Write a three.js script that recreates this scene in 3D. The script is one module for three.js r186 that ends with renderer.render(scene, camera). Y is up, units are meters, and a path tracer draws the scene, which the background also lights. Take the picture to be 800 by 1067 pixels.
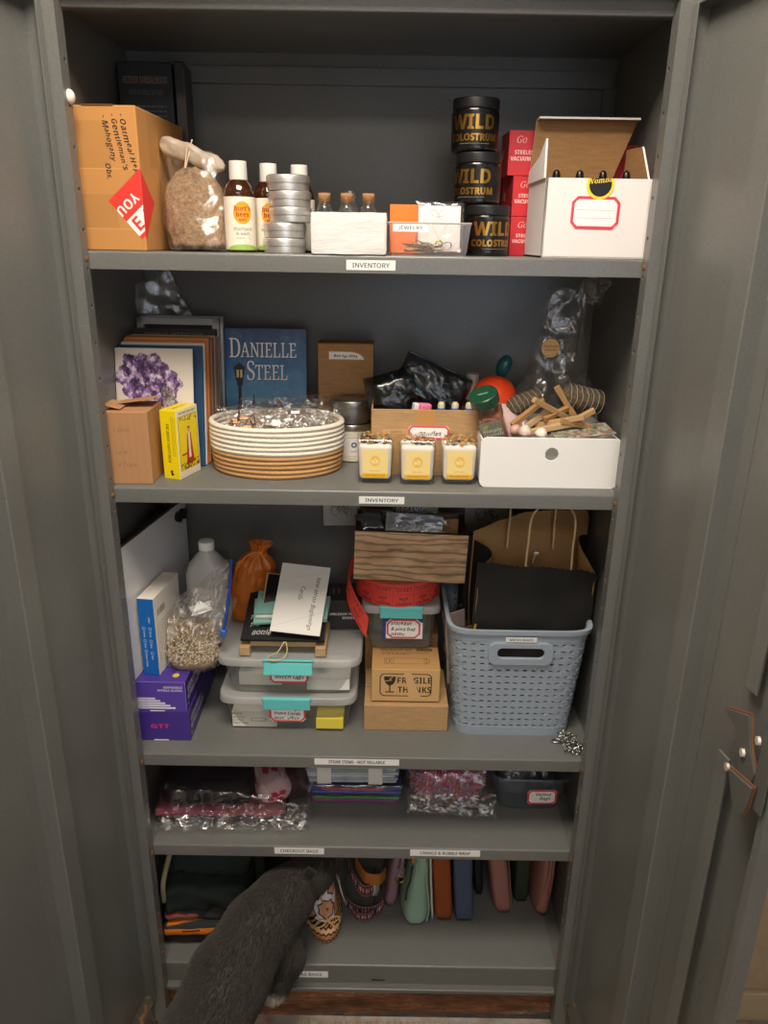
import * as THREE from 'three';
import { RoundedBoxGeometry } from 'three/addons/geometries/RoundedBoxGeometry.js';
import { mergeGeometries, mergeVertices, toCreasedNormals } from 'three/addons/utils/BufferGeometryUtils.js';
import { MarchingCubes } from 'three/addons/objects/MarchingCubes.js';
import { MeshSurfaceSampler } from 'three/addons/math/MeshSurfaceSampler.js';
import { ImprovedNoise } from 'three/addons/math/ImprovedNoise.js';
import { RectAreaLightUniformsLib } from 'three/addons/lights/RectAreaLightUniformsLib.js';

// ---------------------------------------------------------------- camera, light, exposure
const scene = new THREE.Scene();
const camera = new THREE.PerspectiveCamera(68.06, 800 / 1067, 0.05, 60);
camera.position.set(0.036, 1.72, 1.25);
camera.rotation.order = 'YXZ';
camera.rotation.set(-19.6 * Math.PI / 180, 0, 0.0162);
const renderer = new THREE.WebGLRenderer({ antialias: true });
renderer.toneMapping = THREE.LinearToneMapping;
renderer.toneMappingExposure = 1.0;
renderer.shadowMap.enabled = true;
RectAreaLightUniformsLib.init();
scene.background = new THREE.Color().setRGB(1.75, 1.95, 2.3);      // overcast daylight outside the window
// ceiling panels: [x, z, w, d, strength]
const PANELS = [[-0.05, 0.64, 0.62, 0.46, 31.0], [-0.05, 2.35, 1.15, 0.6, 7.0]];
const LAMP = new THREE.Color().setRGB(1.0, 0.89, 0.76);

// ---------------------------------------------------------------- helpers
function rng(seed) { let a = seed >>> 0; return () => { a = (a + 0x6D2B79F5) | 0; let t = Math.imul(a ^ (a >>> 15), 1 | a); t = (t + Math.imul(t ^ (t >>> 7), 61 | t)) ^ t; return ((t ^ (t >>> 14)) >>> 0) / 4294967296; }; }
const noise = new ImprovedNoise();
const N3 = (x, y, z) => noise.noise(x + 31.7, y + 11.3, z + 7.9);
const fbm = (x, y, z, o = 4) => { let s = 0, a = 0.5, f = 1; for (let i = 0; i < o; i++) { s += a * N3(x * f, y * f, z * f); a *= 0.5; f *= 2.03; } return s; };
const V = (x, y, z) => new THREE.Vector3(x, y, z);
const taken = {};
function numbered(n) { taken[n] = (taken[n] || 0) + 1; return taken[n] === 1 ? n : n + '_' + String(taken[n] - 1).padStart(3, '0'); }
function shadow(o) { o.castShadow = o.receiveShadow = true; return o; }
function tag(o, label, category, group) { o.userData.label = label; o.userData.category = category; if (group) o.userData.group = group; return o; }
function thing(name, label, category, p = [0, 0, 0], ry = 0, group) { const o = new THREE.Group(); o.name = numbered(name); o.position.set(...p); o.rotation.y = ry; scene.add(o); return tag(o, label, category, group); }
function solo(name, geo, mat, label, category, p = [0, 0, 0], ry = 0, group) { const o = shadow(new THREE.Mesh(geo, mat)); o.name = numbered(name); o.position.set(...p); o.rotation.y = ry; scene.add(o); return tag(o, label, category, group); }
function part(parent, name, geo, mat, label) { const o = shadow(new THREE.Mesh(geo, mat)); o.name = name; parent.add(o); if (label) o.userData.label = label; return o; }
function struct(name, geo, mat) { const o = shadow(new THREE.Mesh(geo, mat)); o.name = name; o.userData.kind = 'structure'; scene.add(o); return o; }
function at(geo, x, y, z) { geo.translate(x, y, z); return geo; }
function rot(geo, x = 0, y = 0, z = 0) { geo.applyMatrix4(new THREE.Matrix4().makeRotationFromEuler(new THREE.Euler(x, y, z))); return geo; }
function copy(o, p, ry, label) { const c = o.clone(); c.name = numbered(o.name.replace(/_\d{3}$/, '')); c.userData = { ...o.userData }; if (p) c.position.set(...p); if (ry !== undefined) c.rotation.y = ry; if (label) c.userData.label = label; scene.add(c); return c; }
// uv in metres, by the side each face points to
function uvm(geo, s = 1) {
  const g = geo.index ? geo.toNonIndexed() : geo; if (!g.attributes.normal) g.computeVertexNormals();
  const p = g.attributes.position, uv = new Float32Array(p.count * 2), a = V(), b = V(), c = V();
  for (let i = 0; i < p.count; i += 3) {
    a.fromBufferAttribute(p, i); b.fromBufferAttribute(p, i + 1); c.fromBufferAttribute(p, i + 2);
    const n = b.clone().sub(a).cross(c.clone().sub(a)); const x = Math.abs(n.x), y = Math.abs(n.y), z = Math.abs(n.z);
    [a, b, c].forEach((q, k) => { const [u, v] = x >= y && x >= z ? [q.z, q.y] : y >= z ? [q.x, q.z] : [q.x, q.y]; uv[(i + k) * 2] = u * s; uv[(i + k) * 2 + 1] = v * s; });
  }
  g.setAttribute('uv', new THREE.BufferAttribute(uv, 2)); return g;
}
const rbox = (w, h, d, r = 0.002, seg = 2) => new RoundedBoxGeometry(w, h, d, seg, Math.min(r, w / 2.01, h / 2.01, d / 2.01));
const box = (w, h, d, x = 0, y = 0, z = 0, r = 0.0012) => uvm(at(rbox(w, h, d, r, 1), x, y, z));
const bbox = (w, h, d, x = 0, y = 0, z = 0) => uvm(at(new THREE.BoxGeometry(w, h, d), x, y, z));
function merge(list) { return mergeGeometries(list.map(g => { const q = g.index ? g.toNonIndexed() : g; for (const k of Object.keys(q.attributes)) if (!['position', 'normal', 'uv'].includes(k)) q.deleteAttribute(k); if (!q.attributes.uv) uvm(q); return q; })); }
function tube(pts, r, seg = 40, rad = 8, closed = false) { return new THREE.TubeGeometry(new THREE.CatmullRomCurve3(pts.map(p => Array.isArray(p) ? V(...p) : p), closed), seg, r, rad, closed); }
const lathe = (pts, seg = 40) => new THREE.LatheGeometry(pts.map(([x, y]) => new THREE.Vector2(x, y)), seg);
function displace(geo, fn) { const p = geo.attributes.position, v = V(), q = V(); for (let i = 0; i < p.count; i++) { v.fromBufferAttribute(p, i); fn(v, i); p.setXYZ(i, v.x, v.y, v.z); } geo.computeVertexNormals(); return geo; }
// rows of rounded outlines joined into a closed skin; row = [y, cx, cz, hx, hz, exponent]
function loft(rows, seg = 40, cap = true) {
  const pos = [], uv = [], idx = []; const n = rows.length;
  rows.forEach(([y, cx, cz, hx, hz, e = 2.5], j) => { for (let i = 0; i <= seg; i++) { const t = i / seg * Math.PI * 2, c = Math.cos(t), s = Math.sin(t); pos.push(cx + hx * Math.sign(c) * Math.abs(c) ** (2 / e), y, cz + hz * Math.sign(s) * Math.abs(s) ** (2 / e)); uv.push(i / seg, j / (n - 1)); } });
  for (let j = 0; j < n - 1; j++) for (let i = 0; i < seg; i++) { const a = j * (seg + 1) + i, b = a + seg + 1; idx.push(a, b, a + 1, b, b + 1, a + 1); }
  if (cap) for (const [j, flip] of [[0, false], [n - 1, true]]) { const c = pos.length / 3, r = rows[j]; pos.push(r[1], r[0], r[2]); uv.push(0.5, j ? 1 : 0); for (let i = 0; i < seg; i++) { const a = j * (seg + 1) + i; flip ? idx.push(a, c, a + 1) : idx.push(a, a + 1, c); } }
  const g = new THREE.BufferGeometry(); g.setAttribute('position', new THREE.Float32BufferAttribute(pos, 3)); g.setAttribute('uv', new THREE.Float32BufferAttribute(uv, 2)); g.setIndex(idx); g.computeVertexNormals(); return g;
}
// a sheet between two maps: P(u, v) -> [x, y, z], u and v from 0 to 1
function sheet(P, nu, nv, thick = 0) {
  const pos = [], uv = [], idx = [];
  for (let j = 0; j <= nv; j++) for (let i = 0; i <= nu; i++) { pos.push(...P(i / nu, j / nv)); uv.push(i / nu, j / nv); }
  for (let j = 0; j < nv; j++) for (let i = 0; i < nu; i++) { const a = j * (nu + 1) + i, b = a + nu + 1; idx.push(a, a + 1, b, a + 1, b + 1, b); }
  let g = new THREE.BufferGeometry(); g.setAttribute('position', new THREE.Float32BufferAttribute(pos, 3)); g.setAttribute('uv', new THREE.Float32BufferAttribute(uv, 2)); g.setIndex(idx); g.computeVertexNormals();
  if (thick) {
    const p = g.attributes.position, nn = g.attributes.normal, M = p.count, pos2 = Array.from(p.array), uv2 = Array.from(g.attributes.uv.array), id2 = [...idx];
    for (let i = 0; i < M; i++) { pos2.push(p.getX(i) - nn.getX(i) * thick, p.getY(i) - nn.getY(i) * thick, p.getZ(i) - nn.getZ(i) * thick); uv2.push(uv2[i * 2], uv2[i * 2 + 1]); }
    for (let k = 0; k < idx.length; k += 3) id2.push(idx[k] + M, idx[k + 2] + M, idx[k + 1] + M);
    const rim = []; for (let i = 0; i < nu; i++) rim.push([i, i + 1]); for (let j = 0; j < nv; j++) rim.push([j * (nu + 1) + nu, (j + 1) * (nu + 1) + nu]); for (let i = nu; i > 0; i--) rim.push([nv * (nu + 1) + i, nv * (nu + 1) + i - 1]); for (let j = nv; j > 0; j--) rim.push([j * (nu + 1), (j - 1) * (nu + 1)]);
    for (const [a, b] of rim) id2.push(a, a + M, b, b, a + M, b + M);
    g = new THREE.BufferGeometry(); g.setAttribute('position', new THREE.Float32BufferAttribute(pos2, 3)); g.setAttribute('uv', new THREE.Float32BufferAttribute(uv2, 2)); g.setIndex(id2);
    g = toCreasedNormals(g, 0.9);
  }
  return g;
}
// pillow: a filled bag or packet w x h, thick in the middle, flat at its seams (lies in xy, centred)
function pillow(w, h, t, o = {}) {
  const { n = 28, rough = 0.006, f = 40, seed = 1, pow = 0.5, seam = 0.0006 } = o; const side = s => sheet((u, v) => {
    const a = 1 - Math.abs(2 * u - 1) ** 4, b = 1 - Math.abs(2 * v - 1) ** 4, k = Math.max(0, a * b) ** pow;
    const x = (u - 0.5) * w, y = (v - 0.5) * h, q = N3(x * f + seed, y * f, s * 9 + seed), r = Math.abs(N3(x * f * 2.1, y * f * 2.1 + seed, s * 5)) - 0.2;
    return [s * x + rough * 0.5 * N3(y * f, seed, 2), y + rough * 0.5 * N3(x * f, seed, 5), s * (seam + k * t / 2) + (q + r * 0.7) * rough * (0.35 + 0.65 * k)];
  }, n, n);
  return merge([side(1), side(-1)]);
}
function crumple(geo, amp, f, seed = 1) { const g = mergeVertices(geo.clone ? geo : geo); g.computeVertexNormals(); const nn = g.attributes.normal; return displace(g, (v, i) => { const q = N3(v.x * f + seed, v.y * f, v.z * f) + 0.8 * (Math.abs(N3(v.x * f * 2.2, v.y * f * 2.2 + seed, v.z * f * 2.2)) - 0.2); v.x += nn.getX(i) * q * amp; v.y += nn.getY(i) * q * amp; v.z += nn.getZ(i) * q * amp; }); }
// box with evenly spread vertices and rounded edges, for cloth and film
function softBox(w, h, d, seg, r) {
  const k = s => Math.max(4, Math.min(44, Math.round(s / 0.0075))), g = new THREE.BoxGeometry(w, h, d, k(w), k(h), k(d)), p = g.attributes.position, q = Math.min(r, w / 2, h / 2, d / 2), c = V(), v = V();
  for (let i = 0; i < p.count; i++) { v.fromBufferAttribute(p, i); c.set(Math.max(-w / 2 + q, Math.min(w / 2 - q, v.x)), Math.max(-h / 2 + q, Math.min(h / 2 - q, v.y)), Math.max(-d / 2 + q, Math.min(d / 2 - q, v.z))); const t = v.clone().sub(c); if (t.lengthSq() > 0) { t.setLength(q); v.copy(c).add(t); } p.setXYZ(i, v.x, v.y, v.z); }
  g.deleteAttribute('normal'); const m = mergeVertices(g, 1e-6); m.computeVertexNormals(); return m;
}
const shapeGeo = (pts, d, bevel = 0) => { const s = new THREE.Shape(pts.map(([x, y]) => new THREE.Vector2(x, y))); return new THREE.ExtrudeGeometry(s, { depth: d, bevelEnabled: bevel > 0, bevelSize: bevel, bevelThickness: bevel, bevelSegments: 1, curveSegments: 16 }); };
function rrect(w, h, r, x = 0, y = 0) { const s = new THREE.Shape(), a = w / 2, b = h / 2; s.moveTo(x - a + r, y - b); s.lineTo(x + a - r, y - b); s.absarc(x + a - r, y - b + r, r, -Math.PI / 2, 0); s.lineTo(x + a, y + b - r); s.absarc(x + a - r, y + b - r, r, 0, Math.PI / 2); s.lineTo(x - a + r, y + b); s.absarc(x - a + r, y + b - r, r, Math.PI / 2, Math.PI); s.lineTo(x - a, y - b + r); s.absarc(x - a + r, y - b + r, r, Math.PI, Math.PI * 1.5); return s; }
// flat print: a thin card w x h facing +z whose front shows the picture
function card(w, h, t = 0.0004) { return new THREE.BoxGeometry(w, h, t); }

// ---- textures
function tex(w, h, draw, srgb = true) { const c = document.createElement('canvas'); c.width = w; c.height = h; const x = c.getContext('2d'); draw(x, w, h); const t = new THREE.CanvasTexture(c); if (srgb) t.colorSpace = THREE.SRGBColorSpace; t.anisotropy = 8; return t; }
function wrapTex(t, s) { t.wrapS = t.wrapT = THREE.RepeatWrapping; if (s) t.repeat.set(s, s); return t; }
function speckle(x, w, h, seed, n, colors, a, s0, s1) { const r = rng(seed); for (let i = 0; i < n; i++) { x.globalAlpha = a * r(); x.fillStyle = colors[(r() * colors.length) | 0]; const s = s0 + (s1 - s0) * r(); x.fillRect(r() * w, r() * h, s, s * (0.5 + r())); } x.globalAlpha = 1; }
function noiseTex(n, fn, srgb) { const d = new Uint8Array(n * n * 4); for (let j = 0; j < n; j++) for (let i = 0; i < n; i++) { const c = fn(i / n, j / n), k = (j * n + i) * 4; d[k] = c[0]; d[k + 1] = c[1]; d[k + 2] = c[2]; d[k + 3] = 255; } const t = new THREE.DataTexture(d, n, n); t.magFilter = THREE.LinearFilter; t.minFilter = THREE.LinearMipmapLinearFilter; t.generateMipmaps = true; t.wrapS = t.wrapT = THREE.RepeatWrapping; if (srgb) t.colorSpace = THREE.SRGBColorSpace; t.needsUpdate = true; return t; }
function grey(v) { v = Math.max(0, Math.min(255, v)); return [v, v, v]; }
const std = (color, roughness = 0.6, o = {}) => new THREE.MeshPhysicalMaterial({ color, roughness, side: THREE.DoubleSide, ...o });
const printed = (t, roughness = 0.6, o = {}) => new THREE.MeshPhysicalMaterial({ map: t, roughness, side: THREE.DoubleSide, ...o });
const film = (roughness = 0.16, o = {}) => new THREE.MeshPhysicalMaterial({ color: 0xffffff, transmission: 1, thickness: 0, roughness, ior: 1.85, side: THREE.DoubleSide, ...o });
function txt(x, s, px, py, size, o = {}) { x.save(); x.translate(px, py); if (o.rot) x.rotate(o.rot); x.fillStyle = o.c || '#111'; x.font = `${o.w || ''} ${size}px ${o.f || 'sans-serif'}`; x.textAlign = o.a || 'center'; x.textBaseline = 'middle'; if (o.sx || o.sy) x.scale(o.sx || 1, o.sy || 1); if (o.stroke) { x.lineWidth = o.lw || 2; x.strokeStyle = o.stroke; x.strokeText(s, 0, 0); } x.fillText(s, 0, 0); x.restore(); }
// handwriting: slanted, uneven baseline
function hand(x, s, px, py, size, o = {}) { const r = rng(s.length * 77 + (size | 0)); x.save(); x.translate(px, py); if (o.rot) x.rotate(o.rot); x.fillStyle = o.c || '#1a1a1a'; x.textBaseline = 'middle'; let dx = 0; if (o.max) { x.font = `italic ${o.w || ''} ${size}px sans-serif`; const w = x.measureText(s).width * 1.04; if (w > o.max) size *= o.max / w; } for (const ch of s) { const z = size * (0.88 + 0.24 * r()); x.font = `italic ${o.w || ''} ${z}px sans-serif`; x.save(); x.translate(dx, (r() - 0.5) * size * 0.16); x.rotate((r() - 0.5) * 0.18); x.fillText(ch, 0, 0); x.restore(); dx += x.measureText(ch).width * (o.gap || 1.02); } x.restore(); }
function frameLabel(x, w, h, lw, c = '#d8343c', bg = '#f7f5f2', r = 0.16) { const k = Math.min(w, h) * r; x.fillStyle = bg; x.fillRect(0, 0, w, h); x.strokeStyle = c; x.lineWidth = lw; x.lineJoin = 'round'; x.beginPath(); const a = lw * 0.5; x.moveTo(a + k, a); x.lineTo(w - a - k, a); x.lineTo(w - a, a + k); x.lineTo(w - a, h - a - k); x.lineTo(w - a - k, h - a); x.lineTo(a + k, h - a); x.lineTo(a, h - a - k); x.lineTo(a, a + k); x.closePath(); x.stroke(); }
function octagon(w, h, k, t = 0.0006) { const a = w / 2, b = h / 2; const g = shapeGeo([[-a + k, -b], [a - k, -b], [a, -b + k], [a, b - k], [a - k, b], [-a + k, b], [-a, b - k], [-a, -b + k]], t); const p = g.attributes.position, uv = g.attributes.uv; for (let i = 0; i < p.count; i++) uv.setXY(i, p.getX(i) / w + 0.5, p.getY(i) / h + 0.5); return g; }
function disc(r, t = 0.0006, seg = 40) { const g = new THREE.CylinderGeometry(r, r, t, seg); rot(g, Math.PI / 2, 0, 0); const p = g.attributes.position, uv = g.attributes.uv; for (let i = 0; i < p.count; i++) uv.setXY(i, p.getX(i) / (2 * r) + 0.5, p.getY(i) / (2 * r) + 0.5); return g; }

// ---- shared materials
const dith = rng(99);
const paintMap = noiseTex(512, (u, v) => { const b = 190 + 10 * fbm(u * 6, v * 6, 3, 3) + (dith() - 0.5) * 16; const s = N3(u * 3, v * 190, 5) > 0.62 && N3(u * 9, v * 9, 8) > 0.3 ? 14 : 0; return [b + s, b * 1.005 + s, b * 0.985 + s]; }, true);
const peel = noiseTex(256, (u, v) => grey(128 + 70 * N3(u * 60, v * 60, 1) + (dith() - 0.5) * 30));
const paint = new THREE.MeshPhysicalMaterial({ map: paintMap, color: new THREE.Color().setRGB(0.28, 0.28, 0.272), roughness: 0.31, bumpMap: peel, bumpScale: 0.00006, side: THREE.DoubleSide });
const rust = std(0x9c6a44, 0.85, { map: noiseTex(128, (u, v) => { const k = 200 + 110 * fbm(u * 14, v * 14, 2); return [k, k * 0.95, k * 0.88].map(t => Math.min(255, t)); }, true) });
const bright = std(0xb9bab8, 0.3, { metalness: 1 });
const steel = std(0xc9c8c4, 0.28, { metalness: 1 });
const white = std(0xf0efeb, 0.5);
const kraftTexture = noiseTex(512, (u, v) => { const k = 222 + 30 * fbm(u * 8, v * 60, 1) + 26 * fbm(u * 90, v * 90, 5); return [k, k, k]; }, true);
const kraftT = () => { const t = kraftTexture.clone(); t.repeat.set(4, 4); t.needsUpdate = true; return t; };
const kraft = std(0xc09060, 0.85, { map: kraftT() });
const kraftLight = std(0xcfa674, 0.85, { map: kraft.map });
const kraftDark = std(0xa07142, 0.85, { map: kraft.map });
const blackPlastic = std(0x0d0d0e, 0.32);
const clearFilm = film(0.16), softFilm = film(0.3), milk = film(0.55, { color: 0xf4f2ec });
const clearHard = film(0.08, { ior: 1.5 });
const frost = std(0xe8eaea, 0.42, { transmission: 0.72, thickness: 0, ior: 1.45 });
const glass = film(0.03, { ior: 1.5 });
const clayWhite = std(0xf4f3f0, 0.42);

// ---------------------------------------------------------------- room
const plaster = std(0xb9a283, 0.9, { map: noiseTex(256, (u, v) => { const k = 236 + 20 * fbm(u * 20, v * 20, 1) + 14 * fbm(u * 80, v * 80, 2); return [k, k, k]; }, true) });
const wallPaint = std(0xcdc3b2, 0.9, { map: plaster.map });
const vinyl = std(0xffffff, 0.55, { map: noiseTex(512, (u, v) => { const k = fbm(u * 10, v * 10, 4), s = fbm(u * 26, v * 26, 9), r = Math.max(0, fbm(u * 7 + 3, v * 7, 2)) * 160; const b = 168 + 60 * k + 30 * s; return [b + r * 0.1, b - 4 - r * 0.5, b - 8 - r * 0.65]; }, true) });
struct('floor', uvm(at(new THREE.BoxGeometry(3.9, 0.1, 3.7), 0, -0.05, 1.33), 1.3), vinyl);
struct('ceiling', bbox(3.9, 0.1, 3.7, 0, 2.68, 1.33), std(0xe9e4da, 0.95));
struct('wall_left', bbox(0.1, 2.63, 3.7, -1.95, 1.315, 1.33), wallPaint);
struct('wall_right', bbox(0.1, 2.63, 3.7, 1.95, 1.315, 1.33), wallPaint);
struct('wall_back', bbox(3.8, 2.63, 0.1, 0, 1.315, -0.49), wallPaint);
struct('wall_alcove', merge([bbox(1.3, 2.63, 0.39, 1.25, 1.315, -0.245), bbox(1.3, 2.63, 0.39, -1.25, 1.315, -0.245)]), plaster);
struct('baseboard_right', merge([box(1.3, 0.09, 0.014, 1.25, 0.045, -0.043, 0.003)]), std(0xb5a384, 0.7));
// the wall behind the photographer, with its window
struct('wall_front', merge([bbox(0.35, 2.63, 0.12, 1.725, 1.315, 3.12), bbox(1.85, 2.63, 0.12, -0.975, 1.315, 3.12), bbox(1.6, 0.85, 0.12, 0.75, 0.425, 3.12), bbox(1.6, 0.38, 0.12, 0.75, 2.44, 3.12)]), wallPaint);
const win = struct('window_1', merge([bbox(1.6, 0.05, 0.07, 0.75, 0.875, 3.12), bbox(1.6, 0.05, 0.07, 0.75, 2.225, 3.12), bbox(0.05, 1.3, 0.07, 1.525, 1.55, 3.12), bbox(0.05, 1.3, 0.07, -0.025, 1.55, 3.12), bbox(0.04, 1.3, 0.05, 0.75, 1.55, 3.12)]), white);
for (const x of [0.365, 1.135]) part(win, 'pane', bbox(0.73, 1.3, 0.003, x, 1.55, 3.12), glass);
// ceiling panels, switched on
PANELS.forEach(([x, z, w, d, k], i) => {
  const t = thing('ceiling_light', i ? 'larger white ceiling panel light farther from the cabinet' : 'white ceiling panel light nearest the cabinet', 'ceiling light', [x, 2.63, z]);
  part(t, 'frame', merge([bbox(w + 0.06, 0.03, 0.03, 0, -0.015, d / 2 + 0.015), bbox(w + 0.06, 0.03, 0.03, 0, -0.015, -d / 2 - 0.015), bbox(0.03, 0.03, d, w / 2 + 0.015, -0.015, 0), bbox(0.03, 0.03, d, -w / 2 - 0.015, -0.015, 0)]), white);
  part(t, 'diffuser', bbox(w, 0.008, d, 0, -0.012, 0), std(0xffffff, 0.6, { emissive: new THREE.Color(LAMP), emissiveIntensity: 2 }));
  const l = new THREE.RectAreaLight(LAMP, k, w, d); l.position.set(x, 2.63 - 0.02, z); l.lookAt(x, 0, z); scene.add(l);
});

// shag rug in front of the cabinet
{
  const r = rng(5), o = thing('rug', 'beige shag rug on the floor before the cabinet', 'rug', [0.55, 0, 0.614]);
  part(o, 'backing', box(1.4, 0.012, 1.24, 0, 0.006, 0, 0.004), std(0x8d7f6a, 0.95));
  const tuft = rot(new THREE.ConeGeometry(0.003, 0.016, 5, 1), 0, 0, 0); tuft.translate(0, 0.016, 0);
  const m = new THREE.InstancedMesh(tuft, std(0xcfc1aa, 0.95), 14000), q = new THREE.Matrix4(), e = new THREE.Euler(), c = new THREE.Color();
  for (let i = 0; i < 14000; i++) { e.set((r() - 0.5) * 1.1, r() * 6, (r() - 0.5) * 1.1); q.makeRotationFromEuler(e); q.setPosition((r() - 0.5) * 1.38, 0, -0.617 + 1.22 * r() ** 3.2); m.setMatrixAt(i, q); c.setHSL(0.1, 0.2 + 0.1 * r(), 0.62 + 0.25 * r()); m.setColorAt(i, c); }
  m.name = 'pile'; m.userData.kind = 'stuff'; shadow(m); o.add(m);
}

// ---------------------------------------------------------------- cabinet
const S = [1.70, 1.303, 0.737, 0.506, 0.167];       // top faces of the shelves, from above
const ZF = -0.03, ZB = -0.41, HW = 0.472;
const cab = thing('storage_cabinet', 'tall dark grey metal storage cabinet with both doors open', 'cabinet');
part(cab, 'back_panel', merge([bbox(0.946, 2.05, 0.003, 0, 1.034, ZB - 0.0015), box(0.93, 0.03, 0.012, 0, 2.018, ZB + 0.006), box(0.026, 1.9, 0.008, -0.459, 1.06, ZB + 0.004), box(0.026, 1.9, 0.008, 0.459, 1.06, ZB + 0.004)]), paint);
for (const s of [-1, 1]) part(cab, 'side_panel', bbox(0.002, 2.06, 0.412, s * (HW + 0.001), 1.03, -0.206), paint);
part(cab, 'top_panel', merge([bbox(0.948, 0.002, 0.412, 0, 2.058, -0.206), box(0.9, 0.03, 0.004, 0, 2.05, -0.028, 0.0015), box(0.9, 0.008, 0.02, 0, 2.037, -0.036, 0.003), bbox(0.95, 0.05, 0.002, 0, 2.085, -0.001)]), paint);
for (const s of [-1, 1]) {
  const sh = new THREE.Shape([[0, 0.02], [0.03, 0.02], [0.03, 2.05], [0, 2.05]].map(p => new THREE.Vector2(...p)));
  for (let y = 0.21; y < 2.02; y += 0.0585) { const h = new THREE.Path(); h.absarc(0.019, y, 0.0036, 0, Math.PI * 2, true); sh.holes.push(h); }
  const ret = new THREE.ExtrudeGeometry(sh, { depth: 0.0015, bevelEnabled: false, curveSegments: 6 }); rot(ret, 0, Math.PI / 2, 0); ret.translate(s * 0.444 - 0.00075, 0, 0);
  const p = part(cab, 'door_post', merge([uvm(ret), box(0.036, 2.03, 0.002, s * 0.462, 1.035, -0.001, 0.0008), bbox(0.027, 2.03, 0.001, s * 0.4585, 1.035, -0.031)]), paint);
  if (s < 0) { const k = new THREE.SphereGeometry(0.0105, 20, 12, 0, 6.3, 0, 1.6); k.scale(1, 0.75, 1); rot(k, 0, 0, -Math.PI / 2); part(p, 'bumper', at(k, -0.4432, 1.917, -0.021), std(0xf0e6d6, 0.5), 'small white rubber bumper'); }
  for (const y of [...S.slice(0, 4), 0.225]) { const b = new THREE.SphereGeometry(0.0052, 12, 8, 0, 6.3, 0, 1.6); b.scale(1, 0.6, 1); rot(b, 0, 0, s * Math.PI / 2); part(p, 'rivet', at(b, s * 0.4434, y - 0.012, -0.018), rust, 'rusty rivet head'); }
}
// shelves: pressed sheet with a rolled lip
function shelfGeo(y, lip) {
  const r = 0.004, pr = [[ZB, y], [ZF - r, y]]; for (let k = 1; k <= 5; k++) { const a = k / 5 * Math.PI / 2; pr.push([ZF - r + Math.sin(a) * r, y - r + Math.cos(a) * r]); }
  pr.push([ZF, y - lip], [ZF - 0.014, y - lip], [ZF - 0.014, y - lip + 0.0012], [ZF - 0.0015, y - lip + 0.0012], [ZF - 0.0015, y - r], [ZF - r, y - 0.0015], [ZB, y - 0.0015]);
  const g = shapeGeo(pr.map(([z, yy]) => [-z, yy]), 0.888); rot(g, 0, Math.PI / 2, 0); g.translate(-0.444, 0, 0);
  const wings = [-1, 1].map(s => bbox(0.028, 0.0015, 0.376, s * 0.458, y - 0.00075, -0.221));
  return merge([uvm(toCreasedNormals(g, 0.6)), ...wings]);
}
const strip = (s, w, h) => printed(tex(512, Math.round(512 * h / w), (x, W, H) => { x.fillStyle = '#e9e8e5'; x.fillRect(0, 0, W, H); txt(x, s, W / 2, H * 0.52, H * 0.62, { c: '#2c2c30', w: 'normal', stroke: '#2c2c30', lw: 1.5, sx: Math.min(1.35, W * 0.84 / (s.length * H * 0.40)) }); }), 0.45);
const tapeLabel = (parent, s, x, y, w, h, z = ZF + 0.0004) => part(parent, 'label_strip', at(card(w, h), x, y, z), strip(s, w, h), 'white printed label reading ' + s.toLowerCase());
const shelves = S.slice(0, 4).map(y => part(cab, 'shelf', shelfGeo(y, 0.028), paint));
tapeLabel(shelves[0], 'INVENTORY', 0.0085, 1.6845, 0.079, 0.0155);
tapeLabel(shelves[1], 'INVENTORY', 0.0315, 1.2865, 0.081, 0.0135);
tapeLabel(shelves[2], 'STORE ITEMS - NOT SELLABLE', -0.011, 0.7245, 0.172, 0.0145);
tapeLabel(shelves[3], 'CHECKOUT BAGS', -0.133, 0.4945, 0.106, 0.0165);
tapeLabel(shelves[3], 'CRINKLE & BUBBLE WRAP', 0.178, 0.4945, 0.149, 0.0165);
const kick = new THREE.Shape([[-0.444, 0.109], [0.444, 0.109], [0.444, 0.16], [-0.444, 0.16]].map(q => new THREE.Vector2(...q))); kick.holes.push(rrect(0.032, 0.006, 0.0025, 0.04, 0.122));
const floorPan = part(cab, 'bottom_shelf', merge([shelfGeo(S[4], 0.012), uvm(at(new THREE.ExtrudeGeometry(kick, { depth: 0.0015, bevelEnabled: false, curveSegments: 8 }), 0, 0, ZF - 0.0016)), box(0.888, 0.012, 0.03, 0, 0.106, -0.03, 0.003)]), paint);
tapeLabel(floorPan, 'CANVAS BAGS', -0.13, 0.138, 0.11, 0.0185);
const plinthTex = noiseTex(512, (u, v) => { const a = fbm(u * 5, v * 3, 2), b = fbm(u * 30, v * 14, 6), c = fbm(u * 60, v * 50, 8), g = fbm(u * 4 + 9, v * 2.4, 5) + 0.5 * b - (v < 0.16 ? -0.12 : 0.12); let q = [122 + 100 * a + 70 * b, 80 + 70 * a + 48 * b, 50 + 46 * a + 26 * b]; if (g > 0.13) q = [74 + 40 * b, 76 + 40 * b, 70 + 36 * b]; if (c + a > 0.42) q = [168, 150, 120]; return q.map(t => Math.max(10, Math.min(255, t))); }, true);
{ const g = new THREE.BoxGeometry(0.94, 0.1, 0.01); at(g, 0, 0.05, -0.04); part(cab, 'base_plinth', g, std(0xffffff, 0.75, { map: plinthTex }), 'rust brown worn base plate'); }
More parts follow.
